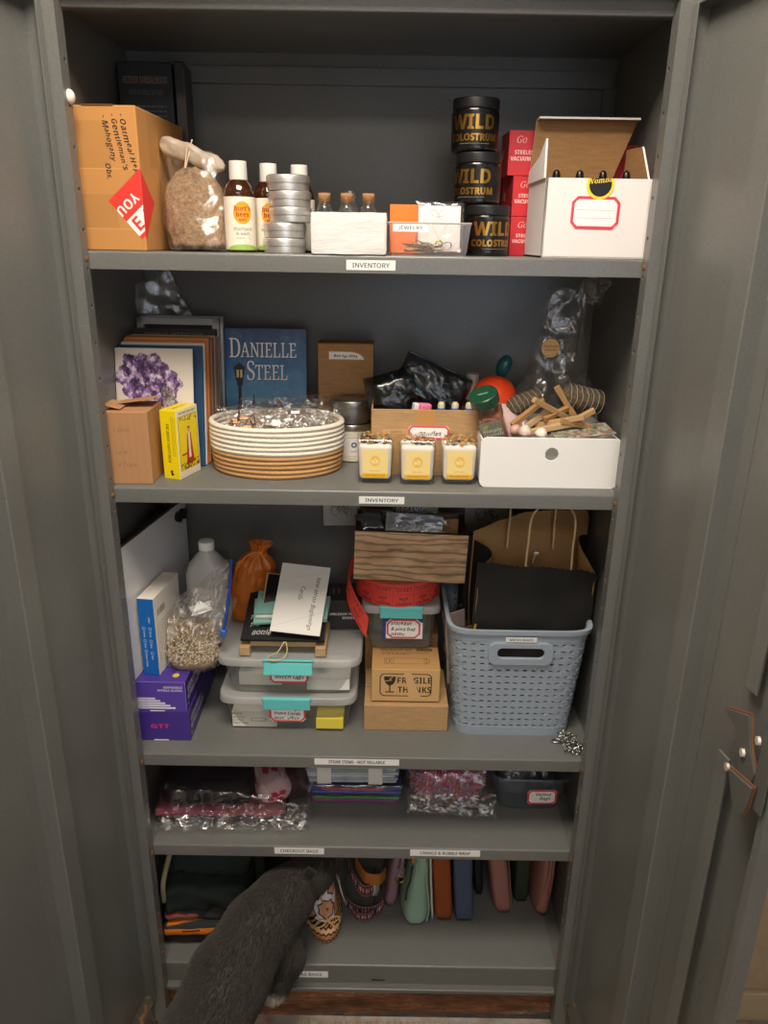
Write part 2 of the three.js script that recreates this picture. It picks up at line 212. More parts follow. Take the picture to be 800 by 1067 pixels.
// doors
const rustyPaint = std(0xffffff, 0.6, { map: noiseTex(256, (u, v) => { const a = fbm(u * 5, v * 22, 3) + 0.6 * fbm(u * 30, v * 60, 5); return a > 0.06 ? [120 + 80 * a, 84 + 60 * a, 46 + 20 * a] : [66, 62, 52]; }, true) });
function door(s) {
  const o = part(cab, 'door', merge([bbox(0.455, 1.94, 0.0015, 0.2275, 1.07, -s * 0.00075), box(0.0015, 1.94, 0.025, 0.0008, 1.07, s * 0.0125, 0.0004), box(0.0015, 1.94, 0.025, 0.4545, 1.07, s * 0.0125, 0.0004), box(0.014, 1.94, 0.0015, 0.448, 1.07, s * 0.0245, 0.0004), box(0.012, 1.94, 0.0015, 0.006, 1.07, s * 0.0245, 0.0004), box(0.455, 0.0015, 0.025, 0.2275, 2.04, s * 0.0125, 0.0004)]), paint);
  o.position.set(s * 0.4856, 0, 0); o.rotation.y = (s > 0 ? -80 : -100) * Math.PI / 180;
  part(o, 'bottom_flange', box(0.455, 0.002, 0.025, 0.2275, 0.101, s * 0.0125, 0.0004), rustyPaint, 'rusty bottom edge of the door');
  const pr = [[0.165, 0], [0.165, 0.0016], [0.189, 0.0016], [0.193, 0.027], [0.195, 0.0285], [0.233, 0.0285], [0.235, 0.027], [0.238, 0.0016], [0.263, 0.0016], [0.263, 0], [0.2365, 0], [0.2335, 0.027], [0.1945, 0.027], [0.1905, 0]];
  const g = shapeGeo(pr, 1.86, 0); g.rotateX(-Math.PI / 2); g.translate(0, 0.15, 0); if (s > 0) g.scale(1, 1, -1);
  // the profile runs into -z after the turn; set it on the inner face of the skin
  const k = new THREE.Box3().setFromBufferAttribute(g.attributes.position); const inward = s > 0 ? k.max.z > 0.005 : k.min.z < -0.005; if (!inward) g.scale(1, 1, -1);
  part(o, 'stiffener', uvm(toCreasedNormals(g, 0.3)), paint, 'raised vertical stiffening channel');
  return o;
}
const doorL = door(-1), doorR = door(1);
{ // lock bars and latch on the right door, local x along the door, z inward
  const worn = std(0x767671, 0.5, { map: paintMap });
  part(doorR, 'lock_rod', box(0.026, 0.93, 0.004, 0.348, 0.575, 0.02, 0.001), paint);
  part(doorR, 'lock_rod', box(0.026, 0.85, 0.004, 0.365, 1.58, 0.012, 0.001), paint);
  const plate = (pts, d, z, m, name, label) => { const g = shapeGeo(pts, d, 0.0006); g.translate(0, 0, z); return part(doorR, name, uvm(toCreasedNormals(g, 0.5)), m, label); };
  const grow = (pts, k) => { const c = pts.reduce((a, p) => [a[0] + p[0] / pts.length, a[1] + p[1] / pts.length], [0, 0]); return pts.map(([x, y]) => [c[0] + (x - c[0]) * k, c[1] + (y - c[1]) * k]); };
  const P1 = [[0.348, 1.118], [0.395, 1.138], [0.41, 1.095], [0.426, 1.07], [0.422, 1.05], [0.4, 1.046], [0.386, 1.082], [0.374, 1.106]];
  plate(P1, 0.003, 0.03, worn, 'latch_plate'); plate(grow(P1, 1.06), 0.002, 0.0275, rust, 'latch_edge', 'rusty edge of the latch plate');
  const P2 = [[0.386, 1.047], [0.434, 1.053], [0.432, 1.026], [0.425, 1.002], [0.414, 0.999], [0.4, 1.016]];
  plate(P2, 0.003, 0.036, worn, 'latch_finger'); plate(grow(P2, 1.1), 0.002, 0.0335, rust, 'latch_edge', 'rusty edge of the latch finger');
  part(doorR, 'guide_plate', box(0.024, 0.19, 0.003, 0.438, 1.115, 0.03, 0.001), worn);
  for (const [x, y, z] of [[0.4, 1.084, 0.0355], [0.421, 1.118, 0.0335], [0.362, 1.03, 0.0235]]) part(doorR, 'bolt', at(rot(new THREE.CylinderGeometry(0.0062, 0.0066, 0.004, 6), Math.PI / 2, 0, 0.3), x, y, z), std(0xd8d2c4, 0.5, { metalness: 0.4 }), 'pale bolt head');
}

// ---------------------------------------------------------------- first shelf
const Y1 = S[0];
const carton = (seed, base = '#b98a58', dark = '#8f6437') => (x, w, h) => { x.fillStyle = base; x.fillRect(0, 0, w, h); speckle(x, w, h, seed, 5000, [dark, '#d9b07c', '#a87a48'], 0.22, 1, 4); x.globalAlpha = 0.05; x.fillStyle = dark; for (let i = 0; i < w; i += 7) x.fillRect(i, 0, 2, h); x.globalAlpha = 1; };
const paperTape = (x, X, Y, w, h) => { x.fillStyle = 'rgba(176,124,66,0.75)'; x.fillRect(X, Y, w, h); };
{ // large shipping carton
  const w = 0.118, h = 0.212, d = 0.24, o = thing('cardboard_box', 'tall brown shipping carton with handwriting and red diamond sticker', 'box', [-0.409, Y1, -0.175], -0.05);
  const c = carton(3, '#c08748', '#935f2c');
  const front = tex(512, 920, (x, W, H) => {
    c(x, W, H); paperTape(x, 0, 0.10 * H, W * 0.62, 0.32 * H); paperTape(x, W * 0.1, 0.60 * H, W * 0.55, 0.24 * H); x.fillStyle = 'rgba(225,180,120,0.35)'; x.fillRect(0, 0.42 * H, W, 6); x.fillRect(0, 0.84 * H, W, 8);
    hand(x, '- Oatmeal H+F', W * 0.80, H * 0.05, 54, { rot: 1.36, w: 'bold' }); hand(x, '- Gentleman\'s', W * 0.69, H * 0.05, 52, { rot: 1.4, w: 'bold' }); hand(x, '- Mahogany', W * 0.575, H * 0.06, 50, { rot: 1.42, w: 'bold' }); hand(x, 'Obs.', W * 0.56, H * 0.38, 46, { rot: 1.5, w: 'bold' });
    x.save(); x.translate(W * 0.98, H * 0.665); x.rotate(-0.72); x.fillStyle = '#e0372c'; x.fillRect(-165, -165, 330, 330); x.fillStyle = '#f3ece6'; x.fillRect(-165, 10, 330, 128); txt(x, 'YOU', -78, -62, 92, { c: '#f3ece6', w: 'bold', rot: 3.14 }); txt(x, 'E', -110, 74, 130, { c: '#e0372c', w: 'bold' }); txt(x, 'S', 0, 74, 130, { c: '#e0372c', w: 'bold' }); x.restore();
  });
  const side = tex(512, 450, (x, W, H) => { c(x, W, H); paperTape(x, W * 0.2, 0, W * 0.16, H * 0.4); x.save(); x.translate(0, H * 0.665); x.scale(0.5, 0.49); x.rotate(0.72); x.fillStyle = '#e0372c'; x.fillRect(-165, -165, 330, 330); x.restore(); });
  const plain = printed(tex(256, 256, c), 0.85), F = printed(front, 0.8), R = printed(side, 0.85);
  const b = part(o, 'body', at(rbox(w, h, d, 0.0025), 0, h / 2, 0), [R, plain, plain, plain, F, plain]); b.material = [R, plain, plain, plain, F, plain];
  part(o, 'packing_tape', box(0.05, 0.0005, d + 0.004, 0, h + 0.0003, 0, 0.0002), std(0xb98549, 0.35));
}
{ // dark printed box standing at the back, and a thin one beside it
  const f = tex(256, 380, (x, W, H) => { x.fillStyle = '#20272c'; x.fillRect(0, 0, W, H); txt(x, 'VETIVER SANDALWOOD', W / 2, 34, 19, { c: '#8a6f5a', w: 'bold' }); txt(x, 'MADE IN SMALL BATCHES', W / 2, 58, 14, { c: '#7d7468' }); const r = rng(8); x.fillStyle = '#6d7780'; for (let i = 0; i < 24; i++) { let q = 26; while (q < W - 30) { const k = 6 + r() * 20; x.fillRect(q, 84 + i * 9.4, Math.min(k, W - 30 - q), 2.4); q += k + 5; } } });
  const d = std(0x1d2428, 0.5), o = thing('dark_gift_box', 'dark slate box of small print standing at the back', 'box', [-0.414, Y1, -0.355], 0);
  const m = [d, d, d, d, printed(f, 0.5), d]; part(o, 'body', at(rbox(0.1, 0.322, 0.07, 0.002), 0, 0.161, 0), m);
  const p = thing('slim_black_box', 'slim black box standing beside the dark slate box', 'box', [-0.352, Y1, -0.352], 0.08);
  part(p, 'body', at(rbox(0.018, 0.322, 0.085, 0.002), 0, 0.161, 0), std(0x17181a, 0.4)); part(p, 'edge_strip', box(0.002, 0.3, 0.003, 0.0085, 0.16, 0.0425, 0.0008), std(0x6a4c3a, 0.4, { metalness: 0.6 }), 'copper coloured edge strip');
}
{ // folded plastic bag full of dried brown filling
  const o = thing('plastic_bag', 'clear plastic bag of brown dried filling with rolled top', 'bag', [-0.268, Y1, -0.10], -0.15);
  const rows = []; const K = 26; for (let j = 0; j <= K; j++) { const v = j / K; rows.push([0.004 + v * 0.155, -0.012 + 0.0 * v - 0.026 * v, -0.01 - 0.03 * v, (0.05 + 0.012 * Math.sin(v * 2.6)) * (1 - 0.25 * v * v), 0.042 * (1 - 0.72 * v ** 1.6), 3]); }
  part(o, 'bag', crumple(loft(rows, 56), 0.0055, 44, 4), film(0.26, { ior: 1.6 }));
  const r2 = []; for (let j = 0; j <= 16; j++) { const v = j / 16; r2.push([0.006 + v * 0.125, -0.014 - 0.02 * v, -0.012 - 0.024 * v, (0.046 + 0.008 * Math.sin(v * 3)) * Math.sqrt(Math.max(0.03, 1 - v ** 6)), 0.037 * (1 - 0.68 * v ** 1.8), 2.6]); }
  const fill = crumple(loft(r2, 64), 0.006, 90, 9);
  part(o, 'filling', fill, std(0xb59c80, 0.95, { map: noiseTex(256, (u, v) => { const k = 200 + 90 * fbm(u * 60, v * 22, 3) + 90 * fbm(u * 120, v * 60, 7); return [k, k * 0.95, k * 0.88].map(t => Math.max(0, Math.min(255, t))); }, true) }), 'brown dried plant filling');
  const roll = part(o, 'rolled_top', crumple(loft(Array.from({ length: 22 }, (_, j) => { const v = j / 21, e = Math.sqrt(Math.max(0.06, 1 - Math.abs(2 * v - 1) ** 8)); return [(v - 0.5) * 0.118, 0, 0, 0.0135 * e, 0.0075 * e, 2.2]; }), 28), 0.0035, 55, 2), film(0.6, { color: 0xd9c6ad, transmission: 0.55 })); roll.rotation.set(0, 0, 1.24); roll.position.set(-0.032, 0.152, -0.034);
  const tie = part(o, 'tie', tube([[-0.033, 0.165, -0.022], [-0.036, 0.128, -0.012], [-0.03, 0.175, -0.036]], 0.0012, 20, 6), std(0xc9b08f, 0.5)); tie.userData.label = 'thin tan twist tie';
}
// amber shampoo bottles
const amber = std(0x3a1d0b, 0.12, { clearcoat: 0.6 });
const shampoo = tex(1024, 512, (x, W, H) => {
  x.fillStyle = '#efe6d3'; x.fillRect(0, 0, W, H); const c = W * 0.75;   // the part that faces the camera
  x.fillStyle = '#f3dc9a'; for (let i = 0; i < 30; i++) for (let j = 0; j < 9; j++) if ((i + j) % 2) { x.globalAlpha = 0.35; x.fillRect(c + 30 + i * 14, 10 + j * 14, 9, 9); } x.globalAlpha = 1;
  x.fillStyle = '#f0a31d'; x.beginPath(); x.ellipse(c, H * 0.30, 96, 108, 0, 0, 7); x.fill(); txt(x, "burt's", c, H * 0.22, 64, { c: '#a5271c', w: 'bold' }); txt(x, 'bees', c, H * 0.33, 64, { c: '#a5271c', w: 'bold' }); txt(x, 'BABY', c, H * 0.43, 32, { c: '#a5271c', w: 'bold' });
  txt(x, 'shampoo', c, H * 0.60, 50, { c: '#3a3733' }); txt(x, '& wash', c, H * 0.69, 46, { c: '#3a3733' }); txt(x, 'original', c - 30, H * 0.77, 26, { c: '#d0683a' });
  x.strokeStyle = '#9fb2b8'; x.lineWidth = 4; x.beginPath(); x.ellipse(c + 50, H * 0.82, 34, 26, 0, 0, 7); x.stroke(); x.beginPath(); x.ellipse(c + 74, H * 0.76, 18, 16, 0, 0, 7); x.stroke();
  x.fillStyle = '#9cc35a'; x.beginPath(); x.ellipse(c, H * 1.02, 190, 66, 0, 0, 7); x.fill();
});
function bottle(p, ry, label) {
  const o = thing('shampoo_bottle', label, 'bottle', p, ry, 'amber shampoo bottles');
  part(o, 'body', lathe([[0, 0], [0.023, 0], [0.0252, 0.003], [0.0256, 0.088], [0.0245, 0.096], [0.020, 0.106], [0.0145, 0.112], [0.0138, 0.116]], 48), amber, 'dark amber plastic');
  part(o, 'label', lathe([[0.0259, 0.004], [0.0259, 0.086]], 48), printed(shampoo, 0.5), 'cream paper label with orange oval').rotation.y = Math.PI / 2;
  part(o, 'cap', lathe([[0.0145, 0.112], [0.0148, 0.1135], [0.0142, 0.139], [0.0135, 0.1405], [0, 0.141]], 40), std(0xd9d7d0, 0.4), 'off-white flip cap');
  return o;
}
bottle([-0.212, Y1, -0.105], 0.35, 'amber shampoo bottle with whole label showing, leftmost of three');
bottle([-0.168, Y1, -0.142], 0.2, 'amber shampoo bottle half hidden behind the tin stack, middle of three'); bottle([-0.118, Y1, -0.16], -0.5, 'amber shampoo bottle mostly hidden behind the tins, rightmost of three');
// stack of five round tins
const tinMat = std(0xdcdad6, 0.4, { metalness: 0.85 });
['lowest', 'second from bottom', 'middle', 'second from top', 'topmost'].forEach((s, i) => {
  const o = thing('round_tin', `${s} round silver screw-top tin in the stack of five`, 'tin', [[-0.136, -0.135, -0.125, -0.126, -0.128][i], Y1 + i * 0.0238, -0.085], i * 0.9, 'stacked silver tins');
  part(o, 'base', lathe([[0, 0], [0.0325, 0], [0.0338, 0.0012], [0.0338, 0.0118], [0.0332, 0.0125]], 56), tinMat);
  part(o, 'lid', lathe([[0.0345, 0.0112], [0.0352, 0.0118], [0.0346, 0.0135], [0.0352, 0.0152], [0.0348, 0.0215], [0.0335, 0.0228], [0.0325, 0.0236], [0.031, 0.0226], [0, 0.0226]], 56), tinMat);
});
// white tissue-wrapped bin with cork vials
{
  const o = thing('white_bin', 'small white fabric-covered bin holding corked vials', 'bin', [-0.027, Y1, -0.0655]);
  const W = 0.121, H = 0.063, D = 0.075, m = std(0xdedcd9, 0.85, { bumpMap: noiseTex(256, (u, v) => grey(128 + 110 * fbm(u * 5, v * 9, 2) + 50 * fbm(u * 40, v * 40, 4))), bumpScale: 0.0012 });
  const wall = (w, d, x, z) => part(o, 'side', (() => { const g = softBox(w, H, d, 3, 0.003); displace(g, v => { v.z += 0.0012 * N3(v.x * 30, v.y * 50, 3); v.y += 0.0012 * N3(v.x * 40, 2, v.z * 30); }); at(g, x, H / 2, z); return g; })(), m);
  wall(W, 0.006, 0, D / 2 - 0.003); wall(W, 0.006, 0, -D / 2 + 0.003); wall(0.006, D, W / 2 - 0.003, 0); wall(0.006, D, -W / 2 + 0.003, 0);
  part(o, 'base', box(W - 0.004, 0.004, D - 0.004, 0, 0.002, 0), m);
}
const cork = std(0xb98555, 0.9, { map: kraft.map });
function vial(p, label, capped = true, s = 1) {
  const o = thing('glass_vial', label, 'vial', p, 0, 'corked glass vials');
  part(o, 'glass', lathe([[0, 0], [0.012, 0], [0.0135, 0.002], [0.0135, 0.062], [0.0115, 0.068], [0.0095, 0.071], [0.0095, 0.077], [0.0118, 0.079], [0.0118, 0.081], [0.009, 0.0812], [0.0085, 0.07], [0.0122, 0.06], [0.0122, 0.004], [0, 0.003]], 36), clearHard);
  part(o, 'stopper', lathe([[0, 0.072], [0.0083, 0.072], [0.0092, 0.0815], [0.0098, 0.084], [0.0096, 0.0885], [0, 0.089]], 28), capped ? cork : film(0.12), capped ? 'brown cork stopper' : 'clear stopper'); o.scale.setScalar(s); return o;
}
vial([-0.068, Y1 + 0.004, -0.068], 'corked glass vial at the left end of the white bin'); vial([-0.032, Y1 + 0.004, -0.068], 'corked glass vial in the middle of the white bin'); vial([0.003, Y1 + 0.004, -0.066], 'corked glass vial at the right end of the white bin'); vial([-0.027, Y1 + 0.012, -0.087], 'clear-stoppered vial behind the middle corked vial', false, 0.97);
// clear jewellery bin
{
  const o = thing('clear_bin', 'clear plastic bin labelled jewelry', 'bin', [0.101, Y1, -0.075]);
  const W = 0.131, H = 0.049, D = 0.09, t = 0.002, k = 0.006, bin = film(0.22, { color: 0xf2eee8 });
  const wall = (pts) => { const g = new THREE.BufferGeometry(); g.setAttribute('position', new THREE.Float32BufferAttribute(pts.flat(), 3)); g.setAttribute('uv', new THREE.Float32BufferAttribute([0, 0, 1, 0, 1, 1, 0, 1], 2)); g.setIndex([0, 1, 2, 0, 2, 3]); g.computeVertexNormals(); return g; };
  const a = W / 2, b = D / 2, c = a - k, d = b - k;
  part(o, 'walls', merge([wall([[-c, 0, d], [c, 0, d], [a, H, b], [-a, H, b]]), wall([[-c, 0, -d], [c, 0, -d], [a, H, -b], [-a, H, -b]]), wall([[-c, 0, -d], [-c, 0, d], [-a, H, b], [-a, H, -b]]), wall([[c, 0, -d], [c, 0, d], [a, H, b], [a, H, -b]]), wall([[-c, 0.001, -d], [c, 0.001, -d], [c, 0.001, d], [-c, 0.001, d]])]), bin);
  part(o, 'rim', merge([box(W, 0.003, 0.003, 0, H, b), box(W, 0.003, 0.003, 0, H, -b), box(0.003, 0.003, D, a, H, 0), box(0.003, 0.003, D, -a, H, 0)]), std(0xd8d6d2, 0.3, { transmission: 0.6, thickness: 0 }));
  part(o, 'label_strip', rot(at(card(0.056, 0.012), 0, 0, 0), -0.12).translate(-0.03, H - 0.007, b + 0.0012), strip('JEWELRY', 0.056, 0.012), 'white printed label reading jewelry');
}
const orange = std(0xe87722, 0.6);
{ const o = solo('orange_card', rbox(0.058, 0.076, 0.002, 0.0008), std(0xf07a1c, 0.55), 'bright orange card standing in the jewelry bin', 'card', [0.067, Y1 + 0.041, -0.098]); o.rotation.set(-0.08, 0, 0); }
{ const o = solo('coral_card', rbox(0.06, 0.072, 0.002, 0.0008), std(0xe79a7c, 0.6), 'pale coral card behind the butterfly necklace card', 'card', [0.125, Y1 + 0.04, -0.1]); o.rotation.set(-0.08, 0.05, 0); }
{
  const t = tex(256, 256, (x, W, H) => { x.fillStyle = '#ece6e4'; x.fillRect(0, 0, W, H); x.strokeStyle = '#b9a9a6'; x.lineWidth = 2; x.beginPath(); x.moveTo(20, 70); x.quadraticCurveTo(110, 120, 128, 200); x.quadraticCurveTo(150, 120, 236, 60); x.stroke(); x.strokeStyle = '#a59c9c'; x.lineWidth = 3; for (const s of [-1, 1]) { x.beginPath(); x.moveTo(122, 52); x.bezierCurveTo(122 + s * 14, 20, 122 + s * 46, 8, 122 + s * 42, 40); x.bezierCurveTo(122 + s * 40, 64, 122 + s * 18, 60, 122, 58); x.bezierCurveTo(122 + s * 10, 80, 122 + s * 34, 84, 122 + s * 26, 62); x.stroke(); } });
  const o = thing('necklace_card', 'white necklace card with butterfly outline in clear sleeve', 'card', [0.118, Y1 + 0.006, -0.058]); o.rotation.set(-0.14, 0, 0);
  const m = std(0xece6e4, 0.6); part(o, 'card', at(new THREE.BoxGeometry(0.068, 0.07, 0.001), 0, 0.036, 0), [m, m, m, m, printed(t, 0.55), m]);
  part(o, 'sleeve', at(pillow(0.078, 0.078, 0.008, { rough: 0.003, f: 60, seed: 4 }), 0, 0.038, 0.002), film(0.14));
  part(o, 'pendant', at(new THREE.TorusGeometry(0.005, 0.0012, 8, 20), 0.0, 0.012, 0.006), std(0xd8b54a, 0.25, { metalness: 1 }), 'small gold pendant');
}
{ const r = rng(21); const o = thing('chain_necklace', 'tangled thin gold chain lying in the jewelry bin', 'necklace', [0.101, Y1 + 0.004, -0.05]); const pts = []; for (let i = 0; i < 26; i++) pts.push([(r() - 0.5) * 0.085, 0.002 + 0.02 * r() * r(), (r() - 0.5) * 0.03]); part(o, 'chain', tube(pts, 0.0009, 220, 5), std(0xc9ad62, 0.28, { metalness: 1 })); const q = []; for (let i = 0; i < 16; i++) q.push([(r() - 0.5) * 0.09, 0.002 + 0.016 * r(), (r() - 0.5) * 0.03]); part(o, 'silver_chain', tube(q, 0.0009, 140, 5), steel, 'thin silver chain'); }
// three black tubs with gold lettering
function goldTub(p, ry, label, seg) {
  const o = thing('supplement_tub', label, 'tub', p, ry, 'black tubs with gold lettering');
  part(o, 'body', lathe([[0, 0], [0.036, 0], [0.0385, 0.0025], [0.039, 0.006], [0.039, 0.06], [0.0375, 0.064], [0.036, 0.066]], 56), std(0x0c0c0d, 0.25, { clearcoat: 0.5 }));
  part(o, 'label', lathe([[0.0393, 0.008], [0.0393, 0.0585]], 64), goldPrint, 'black label with gold lettering').rotation.y = Math.PI / 2;
  part(o, 'lid', lathe([[0.036, 0.064], [0.0385, 0.0645], [0.0388, 0.0665], [0.0388, 0.0785], [0.0375, 0.0805], [0.034, 0.081], [0.033, 0.0798], [0, 0.0798]], 56), std(0x18181a, 0.38));
  return o;
}
const goldCol = tex(2048, 424, (x, W, H) => { x.fillStyle = '#0b0b0c'; x.fillRect(0, 0, W, H); const c = W * 0.75; const g = x.createLinearGradient(0, 0, 60, 0); const word = (s, y, h, sx) => txt(x, s, c, y, h, { c: '#c79a4b', w: 'bold', sx, stroke: '#c79a4b', lw: 7 }); word('WILD', H * 0.30, 250, 1.02); word('COLOSTRUM', H * 0.745, 118, 1.02); x.fillStyle = '#b9a98a'; for (let i = 0; i < 24; i++) x.fillRect(c - 190 + i * 18, H * 0.925, 11, 5); });
const goldMask = tex(1024, 212, (x, W, H) => { x.fillStyle = '#000'; x.fillRect(0, 0, W, H); const c = W * 0.75; txt(x, 'WILD', c, H * 0.30, 125, { c: '#fff', w: 'bold', sx: 1.02, stroke: '#fff', lw: 4 }); txt(x, 'COLOSTRUM', c, H * 0.745, 59, { c: '#fff', w: 'bold', sx: 1.02, stroke: '#fff', lw: 4 }); }, false);
const goldPrint = new THREE.MeshPhysicalMaterial({ map: goldCol, metalnessMap: goldMask, metalness: 1, roughness: 0.3, side: THREE.DoubleSide });
goldTub([0.203, Y1, -0.14], 0.34, 'lowest black tub with gold lettering in the stack of three'); goldTub([0.186, Y1 + 0.0815, -0.155], -0.5, 'middle black tub with gold lettering in the stack of three'); goldTub([0.178, Y1 + 0.163, -0.16], -0.18, 'topmost black tub with gold lettering in the stack of three');
// red cup boxes
const redT = tex(256, 256, (x, W, H) => { x.fillStyle = '#d5323a'; x.fillRect(0, 0, W, H); txt(x, 'Go', W * 0.3, H * 0.2, 54, { c: '#f0c0b0', f: 'serif', w: 'italic' }); txt(x, 'STEELESS', W * 0.42, H * 0.48, 32, { c: '#f1d8d4', w: 'bold' }); txt(x, 'VACUUM CUP', W * 0.45, H * 0.62, 34, { c: '#f6e6e2', w: 'bold', sx: 0.92 }); });
const redSide = printed(tex(64, 64, (x, W, H) => { x.fillStyle = '#b3202a'; x.fillRect(0, 0, W, H); x.fillStyle = '#d8a060'; x.fillRect(14, 24, 10, 14); }), 0.5), redFront = printed(redT, 0.45), redPlain = std(0xcf2c34, 0.45);
function redBox(p, ry, label, hgt = 0.066, w = 0.07) {
  const o = thing('red_cup_box', label, 'box', p, ry, 'red vacuum cup boxes');
  part(o, 'body', at(rbox(w, hgt, 0.075, 0.0015), 0, hgt / 2, 0), [redPlain, redSide, redPlain, redPlain, redFront, redPlain]); return o;
}
redBox([0.284, Y1, -0.236], 0.1, 'lowest red vacuum cup box behind the white carton', 0.066); redBox([0.283, Y1 + 0.0662, -0.236], 0.12, 'middle red vacuum cup box behind the white carton', 0.066); redBox([0.275, Y1 + 0.1325, -0.234], 0.03, 'topmost red vacuum cup box left of the open carton lid', 0.072);
{ const t = redBox([0.438, Y1, -0.25], 0, 'tall red cup box seen behind the right end of the white carton', 0.186, 0.062); }
// white carton, lid open
{
  const o = thing('white_carton', 'open white cardboard carton with red framed label and yellow sticker', 'carton', [0.362, Y1, -0.112]);
  const W = 0.164, H = 0.118, D = 0.16, t = 0.003, w = std(0xe9e3e0, 0.75, { bumpMap: kraft.map, bumpScale: 0.0003 });
  const inner = std(0xb88a58, 0.85, { map: kraft.map });
  const panel = (name, wd, ht, x, y, z, turn = 0) => { const g = new THREE.BoxGeometry(wd, ht, t); const m = part(o, name, g, [w, w, w, w, w, inner]); m.position.set(x, y, z); m.rotation.y = turn; return m; };
  panel('front_panel', W, H, 0, H / 2, D / 2 - t / 2); panel('back_panel', W, H, 0, H / 2, -D / 2 + t / 2, Math.PI); panel('side_panel', D, H, W / 2 - t / 2, H / 2, 0, Math.PI / 2); panel('side_panel', D, H, -W / 2 + t / 2, H / 2, 0, -Math.PI / 2);
  part(o, 'base', bbox(W, t, D, 0, t / 2, 0), inner);
  // lid: hinged at the back edge, leaning back and flaring
  const lid = part(o, 'lid', at(shapeGeo([[-0.083, 0], [0.058, 0], [0.09, 0.1], [-0.08, 0.1]], t), 0, 0, 0), [inner, w]); lid.position.set(0, H + 0.002, -D / 2); lid.rotation.x = 0.16;
  const tuck = part(lid, 'tuck_flap', (() => { const g = new THREE.BoxGeometry(0.168, 0.022, t); at(g, 0.005, 0.011, 0); return g; })(), [w, w, w, w, inner, w]); tuck.position.set(0, 0.0985, 0.001); tuck.rotation.x = 1.35;
  // side flaps: left one swings out toward the left, right one stands
  const fl = part(o, 'side_flap', shapeGeo([[-0.075, 0], [0.072, 0], [0.066, 0.056], [0.02, 0.035], [-0.07, 0.02]], t), [w, w]); fl.rotation.y = Math.PI / 2; fl.rotation.order = 'YXZ'; fl.rotation.x = 0.0; fl.position.set(-W / 2 - 0.0005, H, 0.002); fl.rotation.set(-0.0, -Math.PI / 2, 0);
  const fr = part(o, 'side_flap', shapeGeo([[-0.07, 0], [0.07, 0], [0.02, 0.052], [-0.066, 0.056]], t), [inner, w]); fr.position.set(W / 2 - 0.001, H, 0); fr.rotation.set(0, -Math.PI / 2, 0);
  const lab = tex(384, 240, (x, A, B) => { frameLabel(x, A, B, 22, '#dd3b50'); x.strokeStyle = '#df8f96'; x.lineWidth = 3; for (const q of [0.42, 0.66]) { x.beginPath(); x.moveTo(40, B * q); x.lineTo(A - 40, B * q); x.stroke(); } x.strokeStyle = '#b9b5b2'; x.lineWidth = 2; x.strokeRect(32, 30, A - 64, B - 60); });
  const l = part(o, 'label', octagon(0.076, 0.048, 0.008), [printed(lab, 0.55), white], 'red framed blank label'); l.position.set(-0.002, 0.068, D / 2 + 0.0002); l.rotation.z = -0.01;
  const st = tex(256, 256, (x, A, B) => { x.fillStyle = '#f5d820'; x.fillRect(0, 0, A, B); x.fillStyle = '#141414'; x.beginPath(); x.arc(128, 128, 104, 0, 7); x.fill(); txt(x, 'Wombat', 128, 92, 60, { c: '#f0d23c', f: 'serif', w: 'italic bold', rot: -0.12 }); });
  const s = part(o, 'round_sticker', (() => { const sh = new THREE.Shape(); sh.absarc(0, 0, 0.0215, Math.PI - 0.43, Math.PI * 2 + 0.43, false); const g = new THREE.ExtrudeGeometry(sh, { depth: 0.0004, bevelEnabled: false, curveSegments: 40 }), q = g.attributes.position; for (let i = 0; i < q.count; i++) g.attributes.uv.setXY(i, q.getX(i) / 0.043 + 0.5, q.getY(i) / 0.043 + 0.5); return g; })(), printed(st, 0.5), 'black and yellow round sticker, cut at the top edge'); s.position.set(0.002, H - 0.009, D / 2 + 0.0006);
}
[0, 1, 2, 3].forEach(i => { const o = thing('dropper_bottle', ['black-topped bottle in white carton, nearest its left flap', 'black-topped bottle in white carton, second from the left', 'black-topped bottle in white carton, behind the round sticker', 'black-topped bottle in white carton, farthest right'][i], 'bottle', [0.305 + i * 0.0375, Y1 + 0.004, -0.085], 0, 'black-topped bottles in the carton'); part(o, 'body', lathe([[0, 0], [0.015, 0], [0.016, 0.002], [0.016, 0.07], [0.011, 0.082], [0.0095, 0.088]], 28), std(0x1a130d, 0.15)); part(o, 'cap', lathe([[0.0105, 0.086], [0.0105, 0.1], [0.006, 0.104], [0.0068, 0.118], [0.0055, 0.126], [0.003, 0.129], [0, 0.13]], 24), blackPlastic, 'black rubber dropper'); });

// ---------------------------------------------------------------- second shelf
const Y2 = S[1];
{ // thin clear sleeve leaning in the back corner
  const o = solo('clear_sleeve', pillow(0.11, 0.15, 0.012, { rough: 0.006, f: 30, seed: 12 }), film(0.2), 'empty clear plastic sleeve standing in the back left corner', 'plastic sleeve', [-0.425, Y2 + 0.27, -0.36]); o.rotation.set(-0.1, 0.5, 0.5);
}
